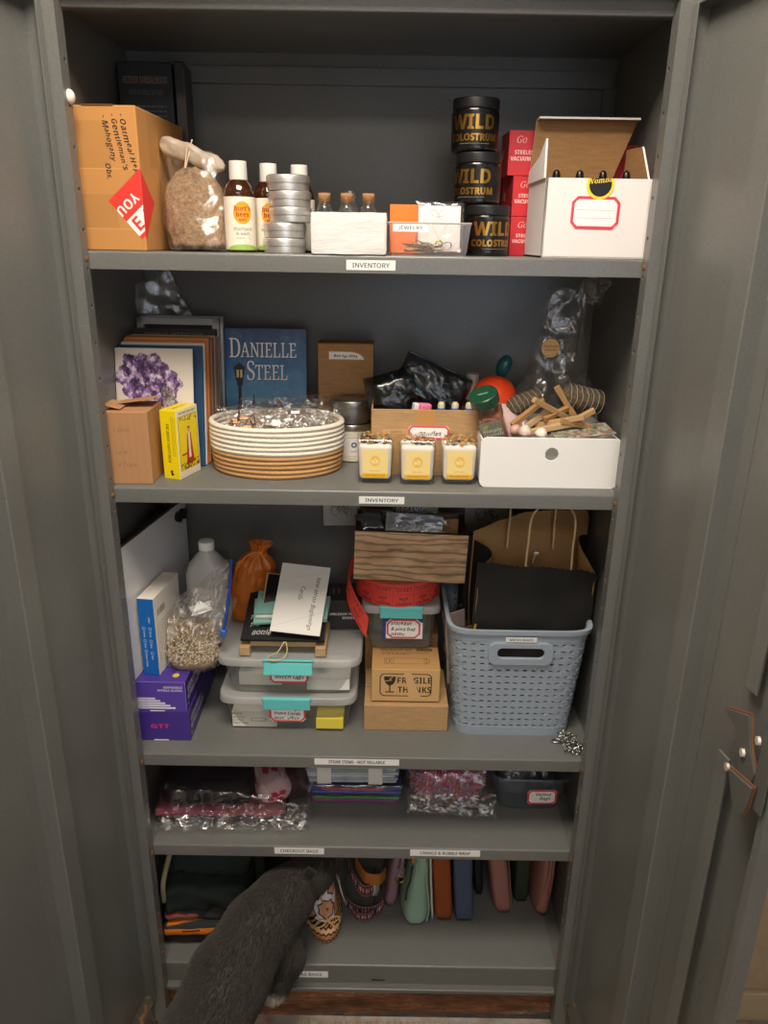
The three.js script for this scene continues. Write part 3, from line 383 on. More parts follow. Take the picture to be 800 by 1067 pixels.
// prints, frames and records, filed front to back, leaning back
function leaf(name, label, cat, w, h, t, x, z, tilt, ry, front, edge, group) {
  const o = thing(name, label, cat, [x, Y2 + 0.001, z], ry, group); o.rotation.order = 'YXZ'; o.rotation.x = -tilt; o.userData.label = label;
  const m = [edge, edge, edge, edge, front, edge]; part(o, 'sheet', at(rbox(w, h, t, Math.min(0.0012, t / 2.2)), 0, h / 2, 0), m); return o;
}
const ame = tex(512, 640, (x, W, H) => {
  x.fillStyle = '#e8ded2'; x.fillRect(0, 0, W, H); const r = rng(31);
  for (let i = 0; i < 5200; i++) { const a = r() * 6.283, q = Math.sqrt(r()), e = 1 + 0.35 * N3(Math.cos(a) * 2.4, Math.sin(a) * 2.4, 4); const px = 215 + Math.cos(a) * q * 205 * e, py = 165 + Math.sin(a) * q * 130 * e + Math.cos(a) * 20 * q; const t = fbm(px / 46, py / 46, 2) + 0.25 * (r() - 0.5); const c = t > 0.12 ? ['#d8cbdc', '#b79fc6', '#efe6ee'][(r() * 3) | 0] : t > -0.06 ? ['#8a68a0', '#7b5a93', '#9d7fb0'][(r() * 3) | 0] : ['#4a3058', '#2f1f36', '#5d3d73'][(r() * 3) | 0]; x.globalAlpha = 0.75; x.fillStyle = c; x.save(); x.translate(px, py); x.rotate(r() * 3); const s = 4 + 13 * r(); x.fillRect(-s / 2, -s / 2, s, s * (0.5 + r())); x.restore(); }
  for (let i = 0; i < 900; i++) { const t = r(); x.globalAlpha = 0.4; x.fillStyle = ['#6b625a', '#9a9086', '#4a423c', '#c9bfb2'][(r() * 4) | 0]; const s = 4 + 12 * r(); x.fillRect(300 + 150 * r() * (0.4 + t), 200 + 300 * t, s, s * r() * 1.4); } x.globalAlpha = 1;
});
const cream = std(0xe6dccd, 0.7);
leaf('crystal_print', 'unframed print of a purple amethyst crystal, foremost in the row', 'print', 0.146, 0.226, 0.004, -0.399, -0.145, 0.16, -0.02, printed(ame, 0.5), cream);
leaf('blue_folder', 'dark blue card folder behind the amethyst print', 'folder', 0.158, 0.228, 0.006, -0.392, -0.172, 0.15, -0.02, std(0x23476b, 0.5), std(0x1f4467, 0.5));
leaf('white_mat_board', 'thin pale mat board behind the blue folder', 'mat board', 0.16, 0.232, 0.002, -0.391, -0.181, 0.15, -0.02, std(0xcfd2cf, 0.6), std(0xd8d8d2, 0.6));
const spines = [0xc9742f, 0xd98b45, 0x8a5a3c, 0x9b7b6a, 0x6d5547, 0xa08c74, 0x7a5d4b, 0x84705c];
spines.forEach((c, i) => leaf('record_sleeve', ['bright orange', 'light orange', 'reddish brown', 'dusty mauve brown', 'dark umber', 'pale tan', 'chestnut brown', 'greyish tan'][i] + ' record sleeve filed in the row behind the blue folder', 'record sleeve', 0.16 + i * 0.001, 0.236 + (i % 3) * 0.003, 0.0042, -0.389 + i * 0.0015, -0.190 - i * 0.0062, 0.145, -0.02, std(c, 0.75), std(c, 0.8, { map: kraft.map }), 'record sleeves in the row'));
{ const t = tex(512, 96, (x, W, H) => { x.fillStyle = '#151412'; x.fillRect(0, 0, W, H); txt(x, 'ANIMAL MEDICINE', W * 0.5, H * 0.5, 44, { c: '#6b6358', f: 'serif', w: 'bold' }); });
  const dk = std(0x161514, 0.45); const o = leaf('black_book', 'black hardback with faint grey title at the back of the row', 'book', 0.165, 0.25, 0.02, -0.386, -0.258, 0.12, -0.02, dk, dk); const l = part(o, 'title', at(card(0.14, 0.018), 0, 0.239, 0.0105), printed(t, 0.4), 'faint grey lettering'); }
function frame(name, label, w, h, x, z, tilt, c, inner) {
  const o = thing(name, label, 'picture frame', [x, Y2 + 0.001, z], -0.02, 'picture frames in the row'); o.rotation.order = 'YXZ'; o.rotation.x = -tilt; const b = 0.014, t = 0.012;
  const m = std(c, 0.5); part(o, 'rail', box(w, b, t, 0, h - b / 2, 0), m); part(o, 'rail', box(w, b, t, 0, b / 2, 0), m); part(o, 'stile', box(b, h, t, -w / 2 + b / 2, h / 2, 0), m); part(o, 'stile', box(b, h, t, w / 2 - b / 2, h / 2, 0), m); part(o, 'backing', box(w - 0.01, h - 0.01, 0.003, 0, h / 2, -0.003), std(inner, 0.7)); return o;
}
frame('picture_frame', 'pale grey picture frame behind the record sleeves', 0.166, 0.268, -0.3845, -0.288, 0.1, 0xa8a7a0, 0x2a2724); frame('picture_frame', 'white picture frame rearmost in the row, left of the blue novel', 0.168, 0.27, -0.3815, -0.306, 0.1, 0xc4c3bd, 0x3a3632);
{ // blue novel
  const t = tex(768, 1100, (x, W, H) => {
    const g = x.createLinearGradient(0, 0, 0, H); g.addColorStop(0, '#22406a'); g.addColorStop(0.3, '#2f6a9c'); g.addColorStop(0.55, '#5f9cc0'); g.addColorStop(0.8, '#3c7fb0'); g.addColorStop(1, '#1f4f80'); x.fillStyle = g; x.fillRect(0, 0, W, H); speckle(x, W, H, 4, 900, ['#9cc4da', '#1f4a7a'], 0.08, 20, 90);
    const cap = (s, X, Y, big, small) => { x.font = `bold ${big}px serif`; x.fillStyle = '#1c2430'; x.textBaseline = 'alphabetic'; const put = (dx, dy, c) => { x.fillStyle = c; x.font = `${big}px serif`; x.save(); x.translate(X + dx, Y + dy); x.scale(0.86, 1.28); x.fillText(s[0], 0, 0); const wd = x.measureText(s[0]).width; x.font = `${small}px serif`; x.fillText(s.slice(1), wd - 6, -4); x.restore(); }; put(6, 6, '#16202c'); put(0, 0, '#e8e6e2'); put(1.5, 0, '#e8e6e2'); };
    cap('DANIELLE', 34, 262, 190, 143); cap('STEEL', 196, 466, 190, 147);
    x.fillStyle = '#121d2b'; x.fillRect(118, 500, 30, 190); x.beginPath(); x.moveTo(76, 350); x.lineTo(98, 330); x.lineTo(132, 306); x.lineTo(166, 330); x.lineTo(188, 350); x.lineTo(166, 470); x.lineTo(98, 470); x.fill(); x.fillStyle = '#d9c48a'; x.fillRect(104, 372, 22, 70); x.fillRect(138, 372, 22, 70); x.fillStyle = '#121d2b'; x.fillRect(104, 470, 58, 44); x.beginPath(); x.moveTo(118, 680); x.lineTo(148, 680); x.lineTo(180, 790); x.lineTo(88, 790); x.fill(); x.fillRect(60, 790, 146, 60); x.fillRect(36, 850, 196, 250);
    x.fillStyle = '#1d4a78'; x.beginPath(); x.moveTo(262, 590); x.lineTo(268, 590); x.lineTo(280, 680); x.lineTo(302, 900); x.lineTo(232, 900); x.lineTo(252, 680); x.fill(); x.fillRect(226, 900, 84, 200);
    x.fillStyle = '#16181c'; x.beginPath(); x.ellipse(496, 690, 42, 54, 0, 0, 7); x.fill(); x.fillRect(468, 720, 54, 60); x.beginPath(); x.moveTo(380, 1100); x.lineTo(386, 830); x.quadraticCurveTo(410, 776, 480, 762); x.quadraticCurveTo(560, 764, 600, 830); x.lineTo(612, 1100); x.fill();
  });
  const e = std(0x1b2c44, 0.4), pg = std(0xe7e1d3, 0.85), o = thing('novel', 'blue hardback novel with silver author lettering, facing forward', 'book', [-0.212, Y2 + 0.001, -0.315], 0.0); o.rotation.x = -0.12;
  const w = 0.166, h = 0.246, d = 0.03; part(o, 'pages', box(w - 0.006, h - 0.006, d - 0.006, 0.001, h / 2, 0), pg);
  part(o, 'front_cover', at(new THREE.BoxGeometry(w, h, 0.003), 0, h / 2, d / 2), [e, e, e, e, printed(t, 0.3), e]); part(o, 'back_cover', at(new THREE.BoxGeometry(w, h, 0.003), 0, h / 2, -d / 2), e); part(o, 'spine', bbox(0.003, h, d, -w / 2 + 0.0015, h / 2, 0), e);
}
{ // kraft mailer box standing behind the tin
  const o = thing('kraft_box', 'upright kraft box with a handwritten orange-edged label', 'box', [-0.046, Y2, -0.315]); const w = 0.112, h = 0.224, d = 0.05;
  part(o, 'body', box(w, h, d, 0, h / 2, 0, 0.002), kraft); part(o, 'lid_edge', box(w + 0.001, 0.003, d + 0.001, 0, h, 0), kraftDark);
  const t = tex(384, 96, (x, W, H) => { x.fillStyle = '#d98a45'; x.fillRect(0, 0, W, H); x.fillStyle = '#eceae6'; x.beginPath(); x.moveTo(10, 10); x.lineTo(250, 12); x.quadraticCurveTo(350, 30, 372, 88); x.lineTo(10, 88); x.fill(); hand(x, 'Box for Pins', 54, 54, 44, { w: 'bold' }); });
  const sh = new THREE.Shape(); sh.moveTo(-0.037, -0.009); sh.lineTo(0.037, -0.009); sh.quadraticCurveTo(0.034, 0.004, 0.012, 0.0085); sh.lineTo(-0.037, 0.009); const g = new THREE.ExtrudeGeometry(sh, { depth: 0.0006, bevelEnabled: false }); const p = g.attributes.position; for (let i = 0; i < p.count; i++) g.attributes.uv.setXY(i, p.getX(i) / 0.074 + 0.5, p.getY(i) / 0.018 + 0.5);
  const l = part(o, 'label', g, printed(t, 0.5), 'white handwritten label with orange edge'); l.position.set(0.002, h - 0.023, d / 2);
}
{ // candle jar with a tin on it
  const o = thing('candle_jar', 'cream jar candle with white square label under a silver tin', 'candle', [-0.03, Y2, -0.248]);
  part(o, 'jar', lathe([[0, 0], [0.034, 0], [0.0385, 0.004], [0.0385, 0.062], [0.037, 0.066]], 48), std(0xe6e0c8, 0.2, { clearcoat: 0.8 }), 'cream wax in clear glass');
  part(o, 'lid', lathe([[0.038, 0.064], [0.0395, 0.065], [0.0395, 0.075], [0.038, 0.077], [0, 0.077]], 48), steel);
  const t = tex(256, 256, (x, W, H) => { x.fillStyle = '#e9e7e0'; x.fillRect(0, 0, W, H); x.strokeStyle = '#55585e'; x.lineWidth = 2; x.strokeRect(10, 10, W - 20, H - 20); txt(x, 'HANDMADE SOY', W / 2, 34, 18, { c: '#555' }); x.fillStyle = '#33507c'; x.beginPath(); x.arc(W / 2, 118, 30, 0, 7); x.fill(); x.fillStyle = '#e9e7e0'; x.beginPath(); x.arc(W / 2, 118, 15, 0, 7); x.fill(); txt(x, 'candle', W / 2, 190, 26, { c: '#444', f: 'serif' }); });
  const g = new THREE.CylinderGeometry(0.0387, 0.0387, 0.046, 20, 1, true, -0.62, 1.24); const l = part(o, 'label', at(g, 0, 0.035, 0), printed(t, 0.5), 'white square label'); l.rotation.y = 0.12;
  const q = thing('silver_tin', 'large silver lidded tin standing on the cream jar candle', 'tin', [-0.031, Y2 + 0.078, -0.247]);
  part(q, 'base', lathe([[0, 0], [0.035, 0], [0.0375, 0.003], [0.039, 0.02], [0.0395, 0.036]], 48), std(0x9b9c9b, 0.4, { metalness: 1 })); part(q, 'lid', lathe([[0.0398, 0.032], [0.0412, 0.033], [0.0412, 0.043], [0.0398, 0.046], [0.036, 0.0472], [0.027, 0.047], [0.026, 0.0455], [0, 0.0455]], 48), std(0xa9aaa8, 0.35, { metalness: 1 }));
}
{ // small brown box at the left
  const o = thing('small_carton', 'small brown carton with faint writing and folded top flaps', 'box', [-0.419, Y2, -0.098], 0.03); const w = 0.076, h = 0.132, d = 0.1, c = carton(9, '#b4855c', '#8d6038');
  const f = tex(320, 540, (x, W, H) => { c(x, W, H); x.fillStyle = 'rgba(120,80,40,.05)'; for (let i = 0; i < 6; i++) x.fillRect(i * 52, 0, 26, H); hand(x, 'r Gem', 60, 130, 44, { c: '#8a6448' }); hand(x, 'ne le', 60, 300, 42, { c: '#8a6448' }); hand(x, 'd Trace', 70, 390, 42, { c: '#8a6448' }); });
  const r = printed(tex(256, 360, (x, W, H) => { c(x, W, H); x.fillStyle = '#c08a43'; x.fillRect(W * 0.28, 0, W * 0.3, H); }), 0.8), p = printed(tex(128, 128, c), 0.85);
  part(o, 'body', at(rbox(w, h, d, 0.002), 0, h / 2, 0), [r, p, p, p, printed(f, 0.85), p]);
  const fl = part(o, 'top_flap', rbox(w * 0.98, 0.002, d * 0.55, 0.0008), p); fl.position.set(0.004, h + 0.009, -0.012); fl.rotation.set(-0.08, 0, 0.14); const f2 = part(o, 'top_flap', rbox(0.03, 0.002, d * 0.5, 0.0008), p); f2.position.set(-0.025, h + 0.006, 0.016); f2.rotation.z = -0.22;
}
{ // yellow card deck box
  const o = thing('tarot_box', 'bright yellow tarot card box standing at an angle', 'card box', [-0.343, Y2, -0.117], 1.27); const w = 0.072, h = 0.128, d = 0.034;
  const front = tex(384, 680, (x, W, H) => { x.fillStyle = '#ece3c4'; x.fillRect(0, 0, W, H); x.fillStyle = '#f3d515'; x.fillRect(22, 70, W - 44, H - 150); txt(x, 'THE RIDER TAROT DECK', W / 2, 38, 27, { w: 'bold', c: '#23200f' }); x.strokeStyle = '#23200f'; x.lineWidth = 4; x.strokeRect(22, 70, W - 44, H - 150); x.fillStyle = '#b5332a'; x.beginPath(); x.moveTo(170, 250); x.lineTo(236, 250); x.lineTo(278, 560); x.lineTo(136, 560); x.fill(); x.fillStyle = '#e9e2d3'; x.beginPath(); x.moveTo(188, 244); x.lineTo(220, 244); x.lineTo(226, 500); x.lineTo(184, 500); x.fill(); x.fillStyle = '#d3a079'; x.beginPath(); x.arc(204, 216, 24, 0, 7); x.fill(); x.fillStyle = '#3b2a12'; x.fillRect(182, 186, 44, 16); x.fillStyle = '#b5332a'; x.fillRect(60, 440, 92, 18); const r = rng(6); for (let i = 0; i < 60; i++) { x.fillStyle = ['#3f6b2a', '#1f1c10', '#b5332a', '#6b4a1a'][(r() * 4) | 0]; x.fillRect(30 + r() * 320, 520 + r() * 70, 10 + 12 * r(), 6 + 14 * r()); if (i < 30) x.fillRect(30 + r() * 320, 74 + r() * 40, 8 + 10 * r(), 6 + 14 * r()); } });
  const side = tex(180, 680, (x, W, H) => { x.fillStyle = '#f0d60f'; x.fillRect(0, 0, W, H); txt(x, 'THE RIDER TAROT DECK', W * 0.42, H * 0.47, 40, { rot: Math.PI / 2, w: 'bold italic', f: 'serif', c: '#1c1a08', sx: 0.78 }); for (let k = 0; k < 3; k++) { x.fillStyle = '#6b6212'; for (let i = 0; i < 26; i++) x.fillRect(W * (0.66 + k * 0.09), 60 + i * 15 + k * 6, 5, 9); } x.fillStyle = '#16140a'; x.beginPath(); x.moveTo(70, 600); x.lineTo(110, 590); x.lineTo(96, 612); x.lineTo(116, 636); x.lineTo(78, 650); x.lineTo(84, 624); x.fill(); });
  const y = std(0xf0d60f, 0.4), top = printed(tex(256, 128, (x, W, H) => { x.fillStyle = '#f0d60f'; x.fillRect(0, 0, W, H); txt(x, 'TAROT DECK', W / 2, H / 2, 34, { c: '#3a350c', w: 'bold', sx: 0.8 }); }), 0.4);
  part(o, 'body', at(rbox(w, h, d, 0.0012), 0, h / 2, 0), [y, printed(side, 0.4), top, y, printed(front, 0.4), y]);
}
// rope basket
const rope = (c) => std(c, 0.9, { bumpMap: noiseTex(128, (u, v) => grey(128 + 120 * N3(u * 30, v * 30, 2))), bumpScale: 0.0006 });
{
  const o = thing('rope_basket', 'oval coiled rope basket, white above and natural jute below', 'basket', [-0.172, Y2, -0.178]); const wm = rope(0xe9e2d2), jm = rope(0xc59a66), jm2 = rope(0xbd9160);
  const A = 0.128, B = 0.098; const n = 11, H = 0.0087, R = 0.0052;
  const coil = (a, b, y, r, seed) => { const g = new THREE.TorusGeometry(1, 0.1, 10, 220), p = g.attributes.position; for (let j = 0; j <= 10; j++) for (let i = 0; i <= 220; i++) { const k = j * 221 + i, u = i / 220 * Math.PI * 2, v = j / 10 * Math.PI * 2, rr = r * (1 + 0.1 * Math.sin(u * 78 + v * 2 + seed)) ; const c = Math.cos(u), s = Math.sin(u); p.setXYZ(k, (a + rr * Math.cos(v)) * c, y + rr * Math.sin(v) + 0.0005 * Math.sin(u * 3 + seed), (b + rr * Math.cos(v)) * s); } g.computeVertexNormals(); return g; };
  for (let i = 0; i < n; i++) { const v = i / (n - 1), f = 0.955 + 0.045 * Math.sin(Math.min(1, v * 1.3) * 1.57) ; part(o, 'rope_coil', coil(A * f - 0.004, B * f - 0.004, R + i * H, R, i * 1.7), i < 5 ? (i % 2 ? jm : jm2) : wm, i < 5 ? 'natural jute coil' : 'white rope coil'); }
  const fl = new THREE.CylinderGeometry(1, 1, 0.004, 48); fl.scale(A * 0.94, 1, B * 0.94); part(o, 'base', at(fl, 0, 0.003, 0), jm);
  part(o, 'rope_end', tube([[A - 0.008, 0.08, -0.05], [A - 0.012, 0.09, -0.052], [A - 0.016, 0.0935, -0.056]], R, 12, 10), wm);
}
{ // clear packets of jewellery in the rope basket
  const spots = [[-0.245, 0.052, -0.20, 0.085, 0.06, 0.2, 0.1, 'holding copper pieces at the left'], [-0.20, 0.058, -0.225, 0.10, 0.07, -0.1, -0.05, 'leaning at the rear left'], [-0.135, 0.06, -0.225, 0.11, 0.075, 0.1, 0.1, 'standing tallest at the rear'], [-0.165, 0.05, -0.165, 0.095, 0.055, -0.05, 0.0, 'with a blank white tag in front'], [-0.09, 0.056, -0.19, 0.07, 0.07, 0.35, -0.1, 'upright at the right end'], [-0.11, 0.045, -0.15, 0.08, 0.05, 0.2, 0.12, 'lying low at the front right']];
  spots.forEach(([x, y, z, w, h, ry, rz, s], i) => {
    const o = thing('jewelry_packet', 'clear plastic packet in rope basket, ' + s, 'packet', [x, Y2 + y + 0.03, z], ry, 'jewelry packets in the rope basket'); o.rotation.z = rz; o.rotation.x = -0.5;
    part(o, 'pouch', pillow(w * 1.15, h * 1.1, 0.022, { rough: 0.009, f: 55, seed: i * 3 + 1, n: 34 }), film(0.13)); const r = rng(i + 50), g = []; for (let k = 0; k < 7; k++) g.push(at(rot(new THREE.TorusGeometry(0.006 + 0.006 * r(), 0.0012, 6, 18), r() * 3, r() * 3, 0), (r() - 0.5) * w * 0.6, (r() - 0.6) * h * 0.5, (r() - 0.5) * 0.008)); for (let k = 0; k < 3; k++) g.push(at(rbox(0.018, 0.006, 0.004, 0.001), (r() - 0.5) * w * 0.5, (r() - 0.5) * h * 0.4, 0)); part(o, 'trinkets', merge(g), i === 0 ? std(0xa06a48, 0.35, { metalness: 1 }) : steel, 'small metal trinkets'); if (i === 3) part(o, 'tag', at(rbox(0.016, 0.012, 0.0006, 0.0003), -0.005, 0.006, 0.0135), white, 'blank white tag');
  });
}
// square glass candles
const candleLabel = tex(256, 256, (x, W, H) => { x.fillStyle = '#f7dd93'; x.fillRect(0, 0, W, H); x.fillStyle = '#f3c64e'; x.beginPath(); for (let i = 0; i < 40; i++) { const a = i / 40 * 6.283, q = i % 2 ? 56 : 44; x.lineTo(W / 2 + Math.cos(a) * q, H * 0.40 + Math.sin(a) * q); } x.fill(); txt(x, 'THE', W / 2, H * 0.33, 17, { c: '#fff3d0' }); txt(x, 'WF', W / 2, H * 0.43, 46, { c: '#fff6dd', w: 'bold', f: 'serif' }); txt(x, 'SWEET ORANGE', W / 2, H * 0.75, 15, { c: '#d79a3c' }); x.fillStyle = '#f2b81f'; x.fillRect(0, H * 0.85, W, H * 0.15); txt(x, 'HAND POURED SOY WAX', W / 2, H * 0.92, 17, { c: '#96640c', w: 'bold' }); });
const wax = std(0xefe9dc, 0.55); const herbCols = [0x8f6a40, 0x6d5034, 0xcdbb96, 0x4e3c2a, 0xb98a3a, 0xa89370];
['leftmost, nearest the rope basket', 'in the middle of the three', 'rightmost, beside the white tray'].forEach((s, i) => {
  const o = thing('square_candle', 'square glass candle with yellow label, ' + s, 'candle', [0.0185 + i * 0.0765, Y2, -0.105 + (i === 1 ? 0.005 : 0)], 0, 'square glass candles'); const w = 0.068, h = 0.084;
  const taper = (g, k) => displace(g, v => { const f = 1 - k * (1 - v.y / h); v.x *= f; v.z *= f; });
  part(o, 'glass', taper(at(rbox(w, h, w, 0.005, 3), 0, h / 2, 0), 0.1), film(0.05));
  part(o, 'wax', taper(at(rbox(w - 0.006, 0.066, w - 0.006, 0.008, 4), 0, 0.007 + 0.033, 0), 0.1), wax, 'white wax');
  const m = part(o, 'label', at(card(0.046, 0.052), 0, 0.04, w / 2 - 0.0005), printed(candleLabel, 0.5), 'yellow paper label'); m.rotation.x = 0; m.position.z = -0.0005; m.rotation.x = 0.04; m.position.y = 0.0; m.position.z = -0.002 + 0.0008;
  const r = rng(70 + i), g = []; for (let k = 0; k < 46; k++) { const q = rbox(0.004 + 0.009 * r(), 0.002 + 0.002 * r(), 0.003 + 0.004 * r(), 0.0008, 1); rot(q, r(), r() * 6, r()); g.push([at(q, (r() - 0.5) * 0.052, 0.075 + 0.007 * r(), (r() - 0.5) * 0.052), (r() * 6) | 0]); }
  for (let c = 0; c < 6; c++) { const q = g.filter(e => e[1] === c).map(e => e[0]); if (q.length) part(o, 'dried_petals', merge(q), std(herbCols[c], 0.8)).userData.kind = 'stuff'; }
});
{ // open brown box behind the candles
  const o = thing('open_carton', 'open brown cardboard box behind the square candles', 'box', [0.111, Y2, -0.205]); const W = 0.2, H = 0.126, D = 0.14, t = 0.003;
  const p = (name, w, h, d, x, y, z) => part(o, name, box(w, h, d, x, y, z, 0.0008), kraftLight);
  p('front_panel', W, H, t, 0, H / 2, D / 2); p('back_panel', W, H - 0.02, t, 0, H / 2 - 0.01, -D / 2); p('side_panel', t, H, D, W / 2, H / 2, 0); p('side_panel', t, H, D, -W / 2, H / 2, 0); p('base', W, t, D, 0, t / 2, 0);
  part(o, 'packing_tape', box(0.034, 0.05, 0.0006, 0.0, H - 0.026, D / 2 + 0.0018, 0.0002), std(0xc08a4c, 0.3), 'tan packing tape');
  const pr = tex(256, 48, (x, W2, H2) => { carton(5, '#cfa674')(x, W2, H2); txt(x, 'L42012', 128, 24, 32, { c: '#8a6a42', w: 'bold' }); }); part(o, 'print', at(card(0.05, 0.009), -0.055, 0.084, D / 2 + 0.0017), printed(pr, 0.8), 'faint printed number');
  const lb = tex(384, 128, (x, A, B) => { frameLabel(x, A, B, 18, '#e0485a', '#f5f1ee', 0.2); hand(x, 'Candles', 90, 74, 58, { w: 'bold' }); }); const l = part(o, 'label', octagon(0.076, 0.026, 0.005), [printed(lb, 0.5), white], 'red framed handwritten label'); l.position.set(0.006, 0.083, D / 2 + 0.0018);
}
{ // dark zip bags rising from the box
  const dark = film(0.2, { color: 0xb2b9c0, ior: 1.7 });
  const a = thing('zip_bag', 'smoky dark zip bag with silver zip corner, rising from the brown box', 'bag', [0.125, Y2 + 0.155, -0.215]); a.rotation.set(-0.2, 0.1, -0.42);
  part(a, 'pouch', pillow(0.14, 0.085, 0.034, { rough: 0.006, f: 26, seed: 8, n: 36 }), dark); part(a, 'zip', at(rbox(0.135, 0.006, 0.006, 0.002), 0, 0.042, 0), std(0x2b3c4a, 0.25), 'dark blue zip strip');
  const b = thing('zip_bag', 'rounded dark zip bag with green zip line at the left of the brown box', 'bag', [0.055, Y2 + 0.13, -0.205], 0.2); b.rotation.z = 0.25;
  part(b, 'pouch', pillow(0.105, 0.11, 0.06, { rough: 0.006, f: 24, pow: 0.8, seed: 15, n: 36 }), dark); part(b, 'zip', tube([[0.0, 0.052, 0.014], [0.008, 0.02, 0.027], [0.006, -0.03, 0.027]], 0.0022, 20, 6), std(0x1f4a48, 0.35), 'dark green zip line'); part(b, 'zip', tube([[0.03, 0.05, 0.008], [0.045, 0.02, 0.02], [0.05, -0.02, 0.018]], 0.0022, 20, 6), std(0x1f4a48, 0.35), 'dark green zip line');
  part(b, 'contents', crumple(new THREE.SphereGeometry(0.03, 24, 18), 0.006, 60, 3).translate(0, -0.02, 0), std(0x3a2f30, 0.6), 'dark contents');
}
solo('pink_eraser', rbox(0.024, 0.026, 0.018, 0.004), std(0xe77a9d, 0.5), 'small bright pink piece at the front of the brown box', 'trinket', [0.108, Y2 + 0.122, -0.15], 0.3).rotation.z = -0.1;
{ const w = solo('white_tube', rbox(0.012, 0.026, 0.016, 0.003), std(0xe8dfe2, 0.4), 'small white piece beside the pink one in the brown box', 'trinket', [0.092, Y2 + 0.122, -0.152], 0.3); w.rotation.z = -0.15; }
[0, 1, 2].forEach(i => { const o = thing('blue_vial', ['blue bottle in brown box, beside the pink piece', 'blue bottle in brown box, middle of the three', 'blue bottle in brown box, nearest the spice jar'][i], 'bottle', [0.140 + i * 0.026, Y2 + 0.069, -0.155], 0, 'blue bottles in the box'); part(o, 'body', lathe([[0, 0], [0.01, 0], [0.011, 0.002], [0.011, 0.05], [0.006, 0.058]], 24), std(0x2a62b4, 0.2)); part(o, 'cap', lathe([[0.0065, 0.055], [0.0068, 0.064], [0.004, 0.068], [0, 0.0685]], 20), std(0xd9cfae, 0.4), 'pale cap'); part(o, 'label', new THREE.CylinderGeometry(0.0112, 0.0112, 0.012, 16, 1, true, -0.5, 1).translate(0, 0.046, 0), white, 'white label'); });
{ // orange ball ornament and its teal neighbour
  const o = thing('orange_ornament', 'large bright orange ball behind the spice jar', 'ornament', [0.245, Y2 + 0.135, -0.21]); part(o, 'ball', crumple(new THREE.SphereGeometry(0.043, 36, 24), 0.002, 40, 5), std(0xe5471d, 0.4)); part(o, 'panel', new THREE.SphereGeometry(0.0434, 24, 12, 0.9, 0.5, 1.0, 0.7), std(0xd9cfc8, 0.5), 'pale panel on the ball');
  const t = thing('teal_ornament', 'dark teal rounded ornament behind the orange ball', 'ornament', [0.262, Y2 + 0.171, -0.242]); part(t, 'bulb', loft([[0, 0, 0, 0.008, 0.008, 2], [0.008, 0.001, 0, 0.012, 0.012, 2], [0.02, 0.003, 0, 0.0155, 0.0155, 2], [0.032, 0.006, 0, 0.014, 0.014, 2], [0.04, 0.008, 0, 0.008, 0.008, 2], [0.043, 0.009, 0, 0.002, 0.002, 2]], 24), std(0x1f555c, 0.3));
  solo('white_button_box', at(rot(new THREE.CylinderGeometry(0.012, 0.012, 0.05, 24), 0, 0, 0), 0, 0.025, 0), std(0xb5b0a6, 0.5), 'small pale cylinder between the zip bags and orange ball', 'canister', [0.205, Y2 + 0.128, -0.235]);
}
{ // spice jar with green lid, leaning
  const o = thing('spice_jar', 'glass spice jar with dark green lid leaning in the white tray', 'jar', [0.25, Y2 + 0.062, -0.135]); o.rotation.set(0.42, -0.1, 0.36); o.scale.setScalar(1.12);
  part(o, 'glass', loft([[0, 0, 0, 0.019, 0.019, 5], [0.003, 0, 0, 0.0215, 0.0215, 6], [0.078, 0, 0, 0.0215, 0.0215, 6], [0.086, 0, 0, 0.0205, 0.0205, 3], [0.09, 0, 0, 0.02, 0.02, 2]], 48), film(0.05));
  part(o, 'spice', loft([[0.003, 0, 0, 0.0185, 0.0185, 6], [0.05, 0, 0, 0.0195, 0.0195, 6], [0.068, 0.002, 0, 0.0195, 0.0195, 6], [0.07, 0.001, 0, 0.012, 0.012, 4]], 36), std(0xb26a52, 0.8, { map: kraft.map }), 'reddish brown spice');
  part(o, 'lid', lathe([[0.0205, 0.088], [0.023, 0.0885], [0.0235, 0.09], [0.0225, 0.0925], [0.0235, 0.095], [0.0235, 0.104], [0.0225, 0.106], [0.019, 0.1066], [0.018, 0.1058], [0, 0.1058]], 44), std(0x1d4a33, 0.3, { clearcoat: 0.5 }), 'dark green metal lid');
  const t = tex(256, 256, (x, W, H) => { x.fillStyle = '#8f907c'; x.fillRect(0, 0, W, H); x.fillStyle = '#b7c25c'; x.beginPath(); x.ellipse(70, 60, 40, 18, -0.5, 0, 7); x.fill(); txt(x, 'Simply', 130, 120, 64, { c: '#f0eee2', f: 'serif', w: 'bold italic' }); txt(x, 'Organic', 132, 178, 60, { c: '#f0eee2', f: 'serif', w: 'bold italic' }); });
  part(o, 'label', at(card(0.036, 0.036), 0, 0.046, 0.0219), printed(t, 0.5), 'olive label with pale script'); part(o, 'lid_print', rot(card(0.018, 0.010), -Math.PI / 2).translate(0, 0.1063, 0), printed(tex(128, 64, (x, W, H) => { x.fillStyle = '#1d4a33'; x.fillRect(0, 0, W, H); txt(x, 'organic', 64, 32, 34, { c: '#cfd8cf', f: 'serif', w: 'italic' }); }), 0.4), 'pale script on the lid');
}
